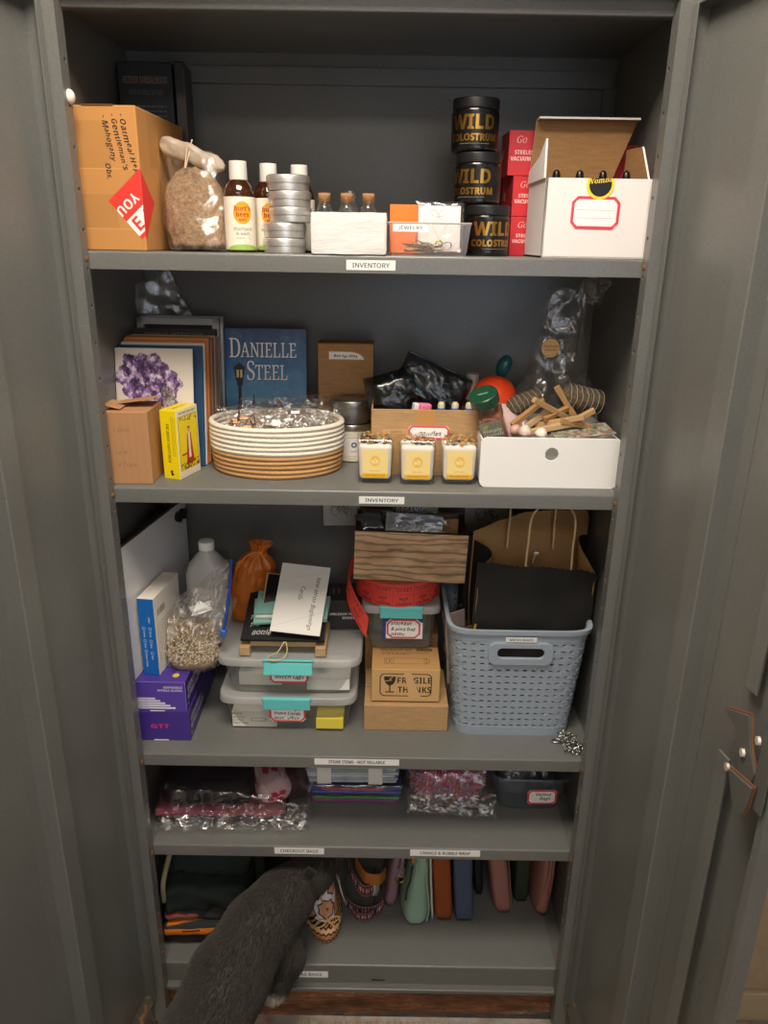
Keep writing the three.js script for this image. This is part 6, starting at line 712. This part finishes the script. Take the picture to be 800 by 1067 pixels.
{ // bag of crinkle paper
  const o = thing('crinkle_bag', 'clear plastic bag full of pink and blue crinkle paper', 'bag', [0.192, Y4 + 0.002, -0.225], 0.02); const g = softBox(0.2, 0.118, 0.17, 16, 0.04); displace(g, v => { v.y += 0.059; const k = 1 - v.y / 0.118; v.x += 0.01 * k; v.z += 0.018 * k * Math.max(0, v.z / 0.085); }); part(o, 'bag', crumple(g, 0.007, 32, 5), film(0.15)); const skirt = part(o, 'bag_edge', pillow(0.2, 0.05, 0.014, { rough: 0.008, f: 36, seed: 50, n: 40 }), film(0.22)); skirt.position.set(0.005, 0.028, 0.092); skirt.rotation.x = -0.75; skirt.rotation.z = -0.06;
  const g2 = softBox(0.15, 0.092, 0.13, 8, 0.036); part(o, 'filling', crumple(at(g2, 0, 0.056, -0.002), 0.004, 70, 8), std(0xc06a86, 0.9), 'packed crinkle paper');
  const r = rng(17), strand = new THREE.BufferGeometry(); { const P = [], I = []; for (let i = 0; i <= 6; i++) { const y = (i - 3) * 0.0042, z = i % 2 ? 0.0016 : -0.0016; P.push(-0.0013, y, z, 0.0013, y, z); if (i) { const a = (i - 1) * 2; I.push(a, a + 1, a + 2, a + 1, a + 3, a + 2); } } strand.setAttribute('position', new THREE.Float32BufferAttribute(P, 3)); strand.setIndex(I); strand.computeVertexNormals(); }
  const m = new THREE.InstancedMesh(strand, std(0xffffff, 0.7), 2600), q = new THREE.Matrix4(), e = new THREE.Euler(), c = new THREE.Color(), cs = [0xe0607f, 0xd94a6a, 0x4a7bbd, 0xe3b04a, 0xea9aae, 0x7fb0d8, 0xcf3f5f, 0xd8c7c0];
  const smp = new MeshSurfaceSampler(o.children[2]).setRandomGenerator(rng(171)).build(), sp = V(), sn = V();
  for (let i = 0; i < 2600; i++) { smp.sample(sp, sn); sp.addScaledVector(sn, 0.001 + 0.006 * r()); e.set(r() * 6, r() * 6, r() * 6); q.makeRotationFromEuler(e); q.setPosition(sp); m.setMatrixAt(i, q); c.setHex(cs[(r() * (i % 3 ? 8 : 3)) | 0]); m.setColorAt(i, c); }
  m.name = 'crinkle_paper'; m.userData = { kind: 'stuff', label: 'pink, blue and yellow crinkle paper strands in the clear bag', category: 'crinkle paper' }; m.position.copy(o.position); m.rotation.y = 0.02; shadow(m); scene.add(m);
}
{ // clear tub with velvet bags
  const o = thing('clear_tub', 'clear plastic tub labelled velvet bags at the right', 'storage tub', [0.377, Y4, -0.215]); part(o, 'body', merge([loft([[0.0, 0, 0, 0.066, 0.058, 5], [0.003, 0, 0, 0.07, 0.062, 5], [0.012, 0, 0, 0.0735, 0.066, 5], [0.078, 0, 0, 0.083, 0.076, 6], [0.08, 0, 0, 0.088, 0.081, 6], [0.1, 0, 0, 0.09, 0.083, 6], [0.101, 0, 0, 0.093, 0.086, 6], [0.097, 0, 0, 0.0935, 0.0865, 6]], 80, false), loft([[0.0, 0, 0, 0.066, 0.058, 5], [0.001, 0, 0, 0.066, 0.058, 5]], 60)]), std(0xdfe8ee, 0.14, { transmission: 0.94, thickness: 0, ior: 1.45 }));
  const t = tex(320, 200, (x, W, H) => { frameLabel(x, W, H, 22, '#e03a3e', '#f3f2f0', 0.16); x.strokeStyle = '#e0a8a8'; x.lineWidth = 2; for (const k of [0.4, 0.62]) { x.beginPath(); x.moveTo(26, H * k); x.lineTo(W - 26, H * k); x.stroke(); } hand(x, 'Velvet', 84, 62, 54, { w: 'bold' }); hand(x, 'Bags', 130, 116, 50, { w: 'bold' }); }); const l = part(o, 'label', octagon(0.066, 0.043, 0.007), [printed(t, 0.5), white], 'red framed handwritten label'); l.position.set(0.024, 0.045, 0.0735); l.rotation.set(0.12, 0, 0.03);
  [[-0.03, 0.035, 0.01, 0x4a525a, 'dark grey'], [0.03, 0.03, 0.0, 0x363c44, 'charcoal'], [0.0, 0.072, -0.01, 0x5a6268, 'slate']].forEach(([x, y, z, c, s], i) => { const q = solo('velvet_bag', crumple(softBox(0.06, 0.036, 0.075, 8, 0.016), 0.005, 40, i * 7), std(c, 0.85, { sheen: 0.5, sheenColor: new THREE.Color(0x888888) }), s + ' velvet bag inside the clear tub', 'velvet bag', [0.377 + x, Y4 + y * 0.8, -0.235 + z], i, 'velvet bags in the tub'); });
  { const q = solo('clear_pouch', pillow(0.12, 0.07, 0.03, { rough: 0.01, f: 50, seed: 61, n: 36 }), film(0.12), 'crinkled clear pouch on top inside the velvet bag tub', 'pouch', [0.365, Y4 + 0.094, -0.19]); q.rotation.set(-1.0, 0, 0.1); }
}

// ---------------------------------------------------------------- bottom shelf
const Y5 = S[4];
{ // folded canvas bags
  const cloth = (c, m) => std(c, 0.95, m ? { map: m } : { bumpMap: peel, bumpScale: 0.0004 }); const fold = (label, w, h, d, x, y, z, m, seed, amp = 0.006) => { const g = softBox(w, h, d, 10, Math.min(h * 0.46, 0.02)); displace(g, v => { v.y += amp * (N3(v.x * 14 + seed, seed, v.z * 14) + 0.8 * N3(v.x * 38, seed + v.y * 10, v.z * 38)); v.z += amp * N3(v.x * 16, v.y * 20, seed); v.x += amp * N3(v.z * 14, v.y * 20, seed + 3); }); return solo('canvas_bag', g, m, label, 'canvas bag', [x, Y5 + y, z], 0.05, 'folded canvas bags'); };
  const org2 = tex(128, 64, (x, W, H) => { x.fillStyle = '#2a2e30'; x.fillRect(0, 0, W, H); x.fillStyle = '#e07a1f'; x.beginPath(); x.moveTo(0, 6); x.lineTo(86, 14); x.lineTo(60, 58); x.lineTo(6, 62); x.fill(); x.fillStyle = '#1f1d1d'; x.fillRect(30, 20, 26, 8); }), red2 = tex(128, 64, (x, W, H) => { x.fillStyle = '#3a3d40'; x.fillRect(0, 0, W, H); x.fillStyle = '#a8655c'; x.beginPath(); x.ellipse(26, 30, 30, 22, 0.3, 0, 7); x.fill(); x.fillStyle = '#6b2f2c'; x.fillRect(0, 8, 40, 12); });
  fold('dark grey canvas bag lowest in the folded pile', 0.2, 0.028, 0.24, -0.365, 0.017, -0.2, cloth(0x2a2b2c), 1); fold('canvas bag with orange print near the bottom of the pile', 0.2, 0.03, 0.24, -0.365, 0.046, -0.19, cloth(0xffffff, org2), 2); fold('canvas bag with dusty red print above the orange one', 0.19, 0.036, 0.23, -0.368, 0.08, -0.2, cloth(0xffffff, red2), 3); fold('dark green canvas bag thick in the middle of the pile', 0.2, 0.075, 0.24, -0.362, 0.136, -0.195, cloth(0x18221f), 4, 0.012); fold('slate green canvas bag topmost in the folded pile', 0.19, 0.07, 0.22, -0.36, 0.205, -0.215, cloth(0x1d2927), 5, 0.012); fold('black canvas bag folded right of the green pile', 0.1, 0.12, 0.2, -0.235, 0.062, -0.23, cloth(0x121415), 6, 0.01);
  { const q = solo('white_floral_bag', crumple(softBox(0.09, 0.1, 0.03, 8, 0.012), 0.004, 30, 4), printed(tex(128, 128, (x, W, H) => { x.fillStyle = '#b9b4b2'; x.fillRect(0, 0, W, H); x.fillStyle = '#9a3a36'; x.beginPath(); x.ellipse(70, 16, 34, 20, 0, 0, 7); x.fill(); speckle(x, W, H, 8, 60, ['#8d5a58', '#777'], 0.6, 6, 14); }), 0.9), 'white canvas bag with red print behind the cat', 'canvas bag', [-0.2, Y5 + 0.225, -0.2]); q.rotation.set(-0.3, 0.2, 0.2); }
  solo('black_strap', tube([[0, 0, 0.02], [0.0, 0.08, 0.03], [-0.004, 0.15, 0.01], [-0.004, 0.2, -0.03]], 0.012, 30, 8).scale(1, 1, 0.4), std(0x101715, 0.9), 'dark green webbing strap hanging beside the canvas pile', 'strap', [-0.235, Y5 + 0.1, -0.13]);
  solo('tan_strap', tube([[0, 0, 0], [0.006, 0.06, 0.01], [0.02, 0.12, 0.0], [0.03, 0.16, -0.03]], 0.006, 24, 8), std(0x8a8468, 0.8), 'khaki rolled strap at the far left of the canvas pile', 'strap', [-0.448, Y5 + 0.14, -0.07]);
}
{ // woven slipper shoe
  const zig = tex(256, 256, (x, W, H) => { x.fillStyle = '#d9a06a'; x.fillRect(0, 0, W, H); x.lineWidth = 11; for (let k = -1; k < 10; k++) { x.strokeStyle = ['#2a1a14', '#e7c49a', '#2a1a14', '#c97a4a'][(k + 4) % 4]; x.beginPath(); for (let i = 0; i <= 16; i++) x.lineTo(i * 16, k * 28 + (i % 2 ? 18 : 0)); x.stroke(); } });
  const flor = tex(256, 256, (x, W, H) => { x.fillStyle = '#efe6e2'; x.fillRect(0, 0, W, H); for (const [cx, cy] of [[60, 60], [190, 70], [120, 170], [30, 210], [230, 210]]) { x.strokeStyle = '#3b2c3c'; x.lineWidth = 7; x.fillStyle = '#dca07a'; x.beginPath(); for (let i = 0; i < 14; i++) { const a = i / 14 * 6.283, q = i % 2 ? 50 : 40; x.lineTo(cx + Math.cos(a) * q, cy + Math.sin(a) * q * 1.1); } x.closePath(); x.fill(); x.stroke(); x.fillStyle = '#b5533a'; x.beginPath(); x.arc(cx, cy, 10, 0, 7); x.fill(); } });
  const o = thing('woven_shoe', 'patterned moccasin shoe with zigzag sole and gold bow', 'shoe', [-0.098, Y5 + 0.002, -0.155], 0.28); o.scale.setScalar(1.0);
  // toe points to +z; body outline by rows from sole to opening
  const rows = []; for (let j = 0; j <= 12; j++) { const v = j / 12; rows.push([v * 0.048, 0, -0.004 * v, 0.043 * (0.86 + 0.22 * Math.sin(v * 2.2)), 0.078 * (0.93 + 0.09 * Math.sin(v * 2.4)), 2.3]); } const low = loft(rows, 64); displace(low, v => { const k = Math.max(0, v.z) / 0.09; v.x *= 1 - 0.28 * k * k; v.y += 0.004 * k * k; }); { const uv = low.attributes.uv; for (let i = 0; i < uv.count; i++) uv.setXY(i, uv.getX(i) * 3, uv.getY(i) * 0.55); } zig.wrapS = zig.wrapT = THREE.RepeatWrapping; part(o, 'sole', low, printed(zig, 0.85), 'zigzag woven sole');
  const up = loft(Array.from({ length: 11 }, (_, j) => { const v = j / 10; return [0.044 + v * 0.075, 0, -0.012 - 0.03 * v, 0.037 * (1 - 0.18 * v), 0.074 * (1 - 0.42 * v), 2.3]; }), 56, false); displace(up, v => { const k = Math.max(0, v.z) / 0.08; v.x *= 1 - 0.25 * k * k; }); flor.wrapS = flor.wrapT = THREE.RepeatWrapping; { const uv = up.attributes.uv; for (let i = 0; i < uv.count; i++) uv.setXY(i, uv.getX(i) * 2, uv.getY(i)); } part(o, 'upper', up, printed(flor, 0.85), 'floral upper'); part(o, 'lining', loft([[0.045, 0, -0.012, 0.03, 0.06, 2.3], [0.05, 0, -0.012, 0.03, 0.06, 2.3]], 40), std(0x1b1614, 0.9));
  const cord = std(0xcfae78, 0.6); part(o, 'bow', tube([[0, 0.062, 0.066], [0.016, 0.074, 0.07], [0.03, 0.06, 0.062], [0.012, 0.055, 0.068], [0, 0.062, 0.066], [-0.018, 0.072, 0.068], [-0.03, 0.05, 0.066], [-0.01, 0.052, 0.068]], 0.0018, 80, 6, true), cord, 'gold cord bow'); part(o, 'bow', tube([[0, 0.062, 0.067], [-0.004, 0.09, 0.052], [-0.012, 0.108, 0.03]], 0.0018, 20, 6), cord); part(o, 'bow', tube([[0, 0.062, 0.067], [0.018, 0.044, 0.072], [0.024, 0.036, 0.07]], 0.0018, 20, 6), cord);
}
{ // patterned bag strap, coiled
  const pat = tex(512, 64, (x, W, H) => { x.fillStyle = '#4a2f3a'; x.fillRect(0, 0, W, H); const r = rng(5); for (let i = 0; i < 32; i++) { x.fillStyle = ['#b5533a', '#c98a8e', '#2a1a22', '#8f6f86', '#d8a07a'][i % 5]; x.beginPath(); x.moveTo(i * 16, 32); x.lineTo(i * 16 + 8, 14); x.lineTo(i * 16 + 16, 32); x.lineTo(i * 16 + 8, 50); x.fill(); x.fillStyle = '#d8b7a8'; x.fillRect(i * 16 + 4, 4, 6, 4); x.fillRect(i * 16 + 4, 56, 6, 4); } });
  const o = thing('patterned_strap', 'red and mauve woven bag strap curled beside the shoe', 'strap', [0.0, Y5, -0.2]); const band = (pts, w, m, nm, label) => { const c = new THREE.CatmullRomCurve3(pts.map(p => V(...p))); part(o, nm, sheet((u, v) => { const p = c.getPoint(u); return [p.x, p.y + (v - 0.5) * w, p.z]; }, 60, 4, 0.0018), m, label); };
  const pm = printed(pat, 0.9); band([[-0.05, 0.17, -0.06], [-0.03, 0.11, 0.01], [0.0, 0.075, 0.03], [0.02, 0.068, 0.02], [0.03, 0.07, -0.03]], 0.038, pm, 'strap'); band([[-0.045, 0.055, -0.03], [-0.04, 0.03, 0.022], [-0.005, 0.022, 0.045], [0.04, 0.024, 0.036], [0.055, 0.05, 0.0], [0.045, 0.085, -0.03]], 0.04, pm, 'strap'); band([[-0.03, 0.02, 0.03], [-0.01, 0.02, 0.055], [0.02, 0.018, 0.05], [0.03, 0.03, 0.01]], 0.026, pm, 'strap'); band([[-0.02, 0.12, -0.01], [0.005, 0.105, 0.02], [0.04, 0.1, 0.02], [0.055, 0.092, -0.01]], 0.034, std(0xa8682f, 0.6), 'leather_tab', 'tan leather tab'); band([[0.012, 0.06, 0.0], [0.03, 0.058, 0.006], [0.04, 0.06, -0.01]], 0.05, std(0xb9b4ae, 0.5), 'lining', 'pale lining showing through'); band([[-0.07, 0.2, -0.02], [-0.03, 0.19, 0.02], [0.0, 0.17, 0.0]], 0.03, pm, 'strap');
}
// handbags filed edge-on
function handbag(name, label, rows, c, o2 = {}) {
  const o = thing(name, label, 'handbag', [0, Y5 + 0.0005, 0], 0, 'handbags filed on the bottom shelf'); const m = std(c, o2.rough ?? 0.55, { bumpMap: peel, bumpScale: 0.0003 });
  const g = loft(rows, 64); displace(g, v => { v.x += 0.0015 * N3(v.y * 30, v.z * 30, 4 + c % 7); }); part(o, 'body', g, m); return [o, m];
}
// row = [y, cx, cz, hx, hz, e]
const slab = (xb, xt, hb, ht, zf, d, h, e = 7) => { const r = []; for (let j = 0; j <= 14; j++) { const v = j / 14, k = j === 0 ? 0.82 : j === 1 ? 0.97 : 1; r.push([v * h, xb + (xt - xb) * v, zf - d / 2, (hb + (ht - hb) * v) * k, (d / 2) * (j === 0 ? 0.93 : 1), e]); } return r; };
{
  const [o, m] = handbag('handbag', 'mauve handbag with a gold ring, farthest left in the row', slab(0.066, 0.096, 0.0195, 0.012, -0.19, 0.16, 0.27, 3.5), 0x8b6f7a); const gold = std(0xcdb06a, 0.25, { metalness: 1 }); part(o, 'ring', at(rot(new THREE.TorusGeometry(0.012, 0.0018, 10, 30), 0, 0.3, 0), 0.09, 0.098, -0.185), gold, 'gold ring'); part(o, 'tab', at(rbox(0.02, 0.03, 0.006, 0.002), 0.09, 0.115, -0.188), m); part(o, 'strap', tube([[0.091, 0.125, -0.185], [0.096, 0.19, -0.18], [0.1, 0.26, -0.19]], 0.006, 20, 8), m);
}
{
  const rows = []; for (let j = 0; j <= 20; j++) { const v = j / 20; const w = v < 0.12 ? 0.025 + 0.012 * Math.sin(v / 0.12 * 1.57) : 0.037 - 0.021 * Math.min(1, (v - 0.12) / 0.75); rows.push([v * 0.27, 0.127 + 0.012 * v, -0.22, w, 0.085 * (j === 0 ? 0.9 : 1), 3.2]); }
  const [o, m] = handbag('handbag', 'mint green handbag with rounded base and black tassel cord', rows, 0x8fb09c); part(o, 'piping', tube([[0.155, 0.01, -0.145], [0.158, 0.06, -0.135], [0.15, 0.14, -0.135], [0.145, 0.22, -0.14]], 0.0022, 30, 8), m); part(o, 'zip_pull', tube([[0.115, 0.19, -0.13], [0.11, 0.15, -0.126], [0.104, 0.12, -0.128], [0.102, 0.09, -0.13]], 0.0024, 20, 6), std(0x1d2a24, 0.5), 'dark cord tassel'); part(o, 'clasp', at(rbox(0.01, 0.02, 0.006, 0.002), 0.118, 0.21, -0.132), std(0xcdb06a, 0.25, { metalness: 1 }), 'gold clasp'); part(o, 'strap_tab', at(rbox(0.016, 0.075, 0.005, 0.002), 0.139, 0.205, -0.133), m);
}
handbag('handbag', 'thin white handbag between the mint and rust ones', slab(0.1695, 0.153, 0.0042, 0.004, -0.15, 0.2, 0.272, 4), 0xd9d4c9); { const [o, m] = handbag('handbag', 'rust orange suede handbag beside the blue one', slab(0.198, 0.178, 0.0225, 0.0225, -0.15, 0.2, 0.275, 9), 0x8f4716, { rough: 0.85 }); part(o, 'seam', tube([[0.215, 0.004, -0.148], [0.205, 0.14, -0.147], [0.196, 0.27, -0.147]], 0.001, 20, 5), m); }
{ const [o, m] = handbag('handbag', 'slate blue handbag beside the rust orange one', slab(0.247, 0.229, 0.0245, 0.0235, -0.148, 0.2, 0.275, 9), 0x445068); part(o, 'seam', tube([[0.264, 0.004, -0.146], [0.255, 0.14, -0.145], [0.246, 0.27, -0.145]], 0.001, 20, 5), m); }
handbag('handbag', 'black handbag set back between the blue and rose ones', slab(0.292, 0.27, 0.013, 0.011, -0.23, 0.15, 0.25, 5), 0x151415); { const [o, m] = handbag('handbag', 'dusty rose handbag leaning left, with a stitched pocket', slab(0.347, 0.306, 0.026, 0.025, -0.175, 0.18, 0.27, 4.5), 0x9a6a60); const p = part(o, 'pocket', at(rbox(0.034, 0.06, 0.005, 0.002), 0.316, 0.212, -0.172), m); p.rotation.z = 0.0; part(o, 'seam', tube([[0.365, 0.01, -0.174], [0.35, 0.14, -0.173], [0.33, 0.26, -0.174]], 0.0012, 20, 5), m); }
handbag('handbag', 'dark green handbag behind the rose ones', slab(0.394, 0.388, 0.021, 0.02, -0.21, 0.16, 0.26, 6), 0x27331f); { const rows = []; for (let j = 0; j <= 16; j++) { const v = j / 16; rows.push([v * 0.27, 0.442 + 0.008 * v, -0.265, 0.024 - 0.008 * v, 0.09 + 0.004 * Math.sin(v * 9), 2.6]); } const [o, m] = handbag('handbag', 'pink leather handbag with soft gathered sides, farthest right', rows, 0xa8746c, { rough: 0.4 }); part(o, 'fold', tube([[0.43, 0.01, -0.185], [0.446, 0.12, -0.172], [0.447, 0.24, -0.175]], 0.005, 24, 8), m); part(o, 'fold', tube([[0.452, 0.01, -0.186], [0.454, 0.12, -0.174], [0.453, 0.24, -0.176]], 0.004, 24, 8), m); }

// ---------------------------------------------------------------- cat, climbing in
{
  const bones = [ // from, to, radius, radius
    [[-0.345, 0.235, 0.40], [-0.304, 0.272, 0.25], 0.078, 0.08], [[-0.304, 0.272, 0.25], [-0.262, 0.306, 0.11], 0.08, 0.076], [[-0.262, 0.306, 0.11], [-0.215, 0.345, 0.03], 0.076, 0.067], [[-0.215, 0.345, 0.03], [-0.172, 0.366, -0.025], 0.067, 0.057], [[-0.168, 0.366, -0.025], [-0.135, 0.384, -0.06], 0.058, 0.046],
    // near foreleg hanging, elbow bent
    [[-0.185, 0.325, 0.01], [-0.154, 0.27, 0.04], 0.036, 0.031], [[-0.152, 0.275, 0.04], [-0.172, 0.226, 0.062], 0.027, 0.019], [[-0.172, 0.226, 0.062], [-0.182, 0.202, 0.070], 0.019, 0.0185],
    // far foreleg on the bottom shelf
    [[-0.215, 0.33, -0.01], [-0.215, 0.25, -0.055], 0.034, 0.024], [[-0.215, 0.25, -0.055], [-0.212, 0.192, -0.065], 0.022, 0.018], [[-0.212, 0.188, -0.065], [-0.206, 0.184, -0.088], 0.018, 0.0165],
    // hind legs on the floor
    [[-0.275, 0.21, 0.36], [-0.255, 0.135, 0.29], 0.062, 0.036], [[-0.255, 0.135, 0.29], [-0.262, 0.075, 0.375], 0.03, 0.021], [[-0.262, 0.075, 0.375], [-0.258, 0.022, 0.335], 0.02, 0.02], [[-0.258, 0.02, 0.335], [-0.256, 0.018, 0.30], 0.02, 0.018],
    [[-0.385, 0.21, 0.38], [-0.39, 0.135, 0.31], 0.062, 0.036], [[-0.39, 0.135, 0.31], [-0.395, 0.075, 0.395], 0.03, 0.021], [[-0.395, 0.075, 0.395], [-0.39, 0.022, 0.355], 0.02, 0.02], [[-0.39, 0.02, 0.355], [-0.388, 0.018, 0.32], 0.02, 0.018],
    // tail
    [[-0.35, 0.26, 0.46], [-0.39, 0.3, 0.53], 0.026, 0.02], [[-0.39, 0.3, 0.53], [-0.43, 0.24, 0.60], 0.02, 0.018], [[-0.43, 0.24, 0.60], [-0.45, 0.14, 0.64], 0.018, 0.013],
  ].map(([a, b, r, s]) => [V(...a), V(...b), r, s]);
  const headC = V(-0.108, 0.388, -0.078);
  const head = [[V(-0.118, 0.388, -0.074), V(-0.106, 0.390, -0.080), 0.044, 0.041], [V(-0.100, 0.384, -0.082), V(-0.070, 0.396, -0.095), 0.030, 0.019], [V(-0.070, 0.396, -0.095), V(-0.058, 0.402, -0.100), 0.018, 0.0115], [V(-0.095, 0.372, -0.086), V(-0.070, 0.386, -0.097), 0.022, 0.013], [V(-0.10, 0.378, -0.058), V(-0.088, 0.382, -0.068), 0.022, 0.016], [V(-0.135, 0.384, -0.06), V(-0.15, 0.376, -0.045), 0.046, 0.05]];
  const cap = (p, [a, b, r, s]) => { const ab = b.clone().sub(a), t = Math.max(0, Math.min(1, p.clone().sub(a).dot(ab) / ab.lengthSq())); return p.distanceTo(a.clone().addScaledVector(ab, t)) - (r + (s - r) * t); };
  const smin = (a, b, k) => { const h = Math.max(0, Math.min(1, 0.5 + 0.5 * (b - a) / k)); return b + (a - b) * h - k * h * (1 - h); };
  function march(list, centre, half, res, k) {
    const mc = new MarchingCubes(res, new THREE.MeshStandardMaterial(), false, false, 120000); mc.isolation = 0; const p = V();
    for (let z = 0; z < res; z++) for (let y = 0; y < res; y++) for (let x = 0; x < res; x++) { p.set((x - res / 2) / (res / 2) * half + centre.x, (y - res / 2) / (res / 2) * half + centre.y, (z - res / 2) / (res / 2) * half + centre.z); let d = 1; for (const b of list) d = smin(d, cap(p, b), k); mc.field[x + y * res + z * res * res] = -d; }
    mc.update(); const n = mc.count, g = new THREE.BufferGeometry(); g.setAttribute('position', new THREE.BufferAttribute(mc.positionArray.slice(0, n * 3), 3)); g.scale(half, half, half); g.translate(centre.x, centre.y, centre.z); let m = mergeVertices(g, 1e-5); m.computeVertexNormals(); return m;
  }
  const body = march(bones, V(-0.27, 0.25, 0.27), 0.41, 84, 0.03), hd = march(head, headC, 0.085, 56, 0.012);
  const earG = (a, b, c) => { const g = sheet((u, v) => { const p = a.clone().lerp(b, u); const q = p.lerp(c, v); const bow = 0.008 * Math.sin(u * Math.PI) * (1 - v); return [q.x - bow * 0.3, q.y, q.z + bow]; }, 10, 10, 0.0022); return g; };
  const ears = [earG(V(-0.126, 0.418, -0.038), V(-0.094, 0.418, -0.05), V(-0.113, 0.452, -0.03)), earG(V(-0.128, 0.424, -0.105), V(-0.098, 0.422, -0.115), V(-0.117, 0.457, -0.115))];
  const skin = merge([body, hd, ...ears].map(g => { const q = g.index ? g.toNonIndexed() : g.clone(); q.deleteAttribute('uv'); q.setAttribute('uv', new THREE.BufferAttribute(new Float32Array(q.attributes.position.count * 2), 2)); return q; }));
  const furCol = (p) => { const c = new THREE.Color().setRGB(0.046, 0.040, 0.034); const paw = Math.max(0, 1 - p.distanceTo(V(-0.183, 0.197, 0.08)) / 0.034); if (paw > 0) c.lerp(new THREE.Color().setRGB(0.62, 0.56, 0.48), Math.min(1, paw * 2.2)); const chin = Math.max(0, 1 - p.distanceTo(V(-0.075, 0.372, -0.088)) / 0.022); c.lerp(new THREE.Color().setRGB(0.2, 0.175, 0.15), Math.min(1, chin)); return c; };
  const col = [], v = V(); for (let i = 0; i < skin.attributes.position.count; i++) { v.fromBufferAttribute(skin.attributes.position, i); const c = furCol(v); const k = 1 + 0.08 * fbm(v.x * 30, v.y * 30, v.z * 30); col.push(c.r * k, c.g * k, c.b * k); } skin.setAttribute('color', new THREE.Float32BufferAttribute(col, 3));
  const o = thing('cat', 'dark grey cat stretching up into the bottom of the cabinet', 'cat', [0, 0, 0]);
  const sk = part(o, 'body', skin, new THREE.MeshPhysicalMaterial({ vertexColors: true, roughness: 0.8, sheen: 0.35, sheenColor: new THREE.Color(0x6a6058), sheenRoughness: 0.6, side: THREE.DoubleSide }));
  // short fur
  const hair = new THREE.ConeGeometry(0.00045, 0.0095, 3, 1); hair.translate(0, 0.00475, 0); const n = 130000, m = new THREE.InstancedMesh(hair, new THREE.MeshPhysicalMaterial({ color: 0xffffff, roughness: 0.6, sheen: 0.3 }), n); const samp = new MeshSurfaceSampler(sk).setRandomGenerator(rng(404)).build(), p = V(), nn = V(), q = new THREE.Quaternion(), mt = new THREE.Matrix4(), r = rng(505), up = V(0, 1, 0), lay = V(-0.45, -0.45, 0.75).normalize(), one = V(1, 1, 1);
  for (let i = 0; i < n; i++) { samp.sample(p, nn); const d = nn.clone().multiplyScalar(0.55).add(lay).add(V((r() - 0.5) * 0.34, (r() - 0.5) * 0.34, (r() - 0.5) * 0.34)).normalize(); if (d.dot(nn) < 0.12) d.addScaledVector(nn, 0.4).normalize(); q.setFromUnitVectors(up, d); one.setScalar(0.6 + 0.6 * r()); mt.compose(p, q, one); m.setMatrixAt(i, mt); const c = furCol(p).multiplyScalar(0.95 + 0.35 * r()); m.setColorAt(i, c); }
  m.name = 'fur'; m.userData.kind = 'stuff'; shadow(m); o.add(m);
  const eye = part(o, 'eye', at(new THREE.SphereGeometry(0.0075, 18, 14), -0.083, 0.404, -0.066), std(0x6f7a3a, 0.1), 'green eye'); part(o, 'eye', at(new THREE.SphereGeometry(0.0075, 18, 14), -0.084, 0.408, -0.11), std(0x6f7a3a, 0.1), 'green eye'); part(o, 'nose', at(new THREE.SphereGeometry(0.0048, 14, 10), -0.0475, 0.404, -0.103), std(0x3a2c2a, 0.4), 'dark nose');
  const wh = std(0xd8d4cc, 0.4); for (let i = 0; i < 4; i++) part(o, 'whisker', tube([[-0.062, 0.392 - i * 0.002, -0.085], [-0.05, 0.388 - i * 0.006, -0.06], [-0.045 + i * 0.004, 0.38 - i * 0.011, -0.03]], 0.00022, 12, 4), wh);
}

renderer.render(scene, camera);
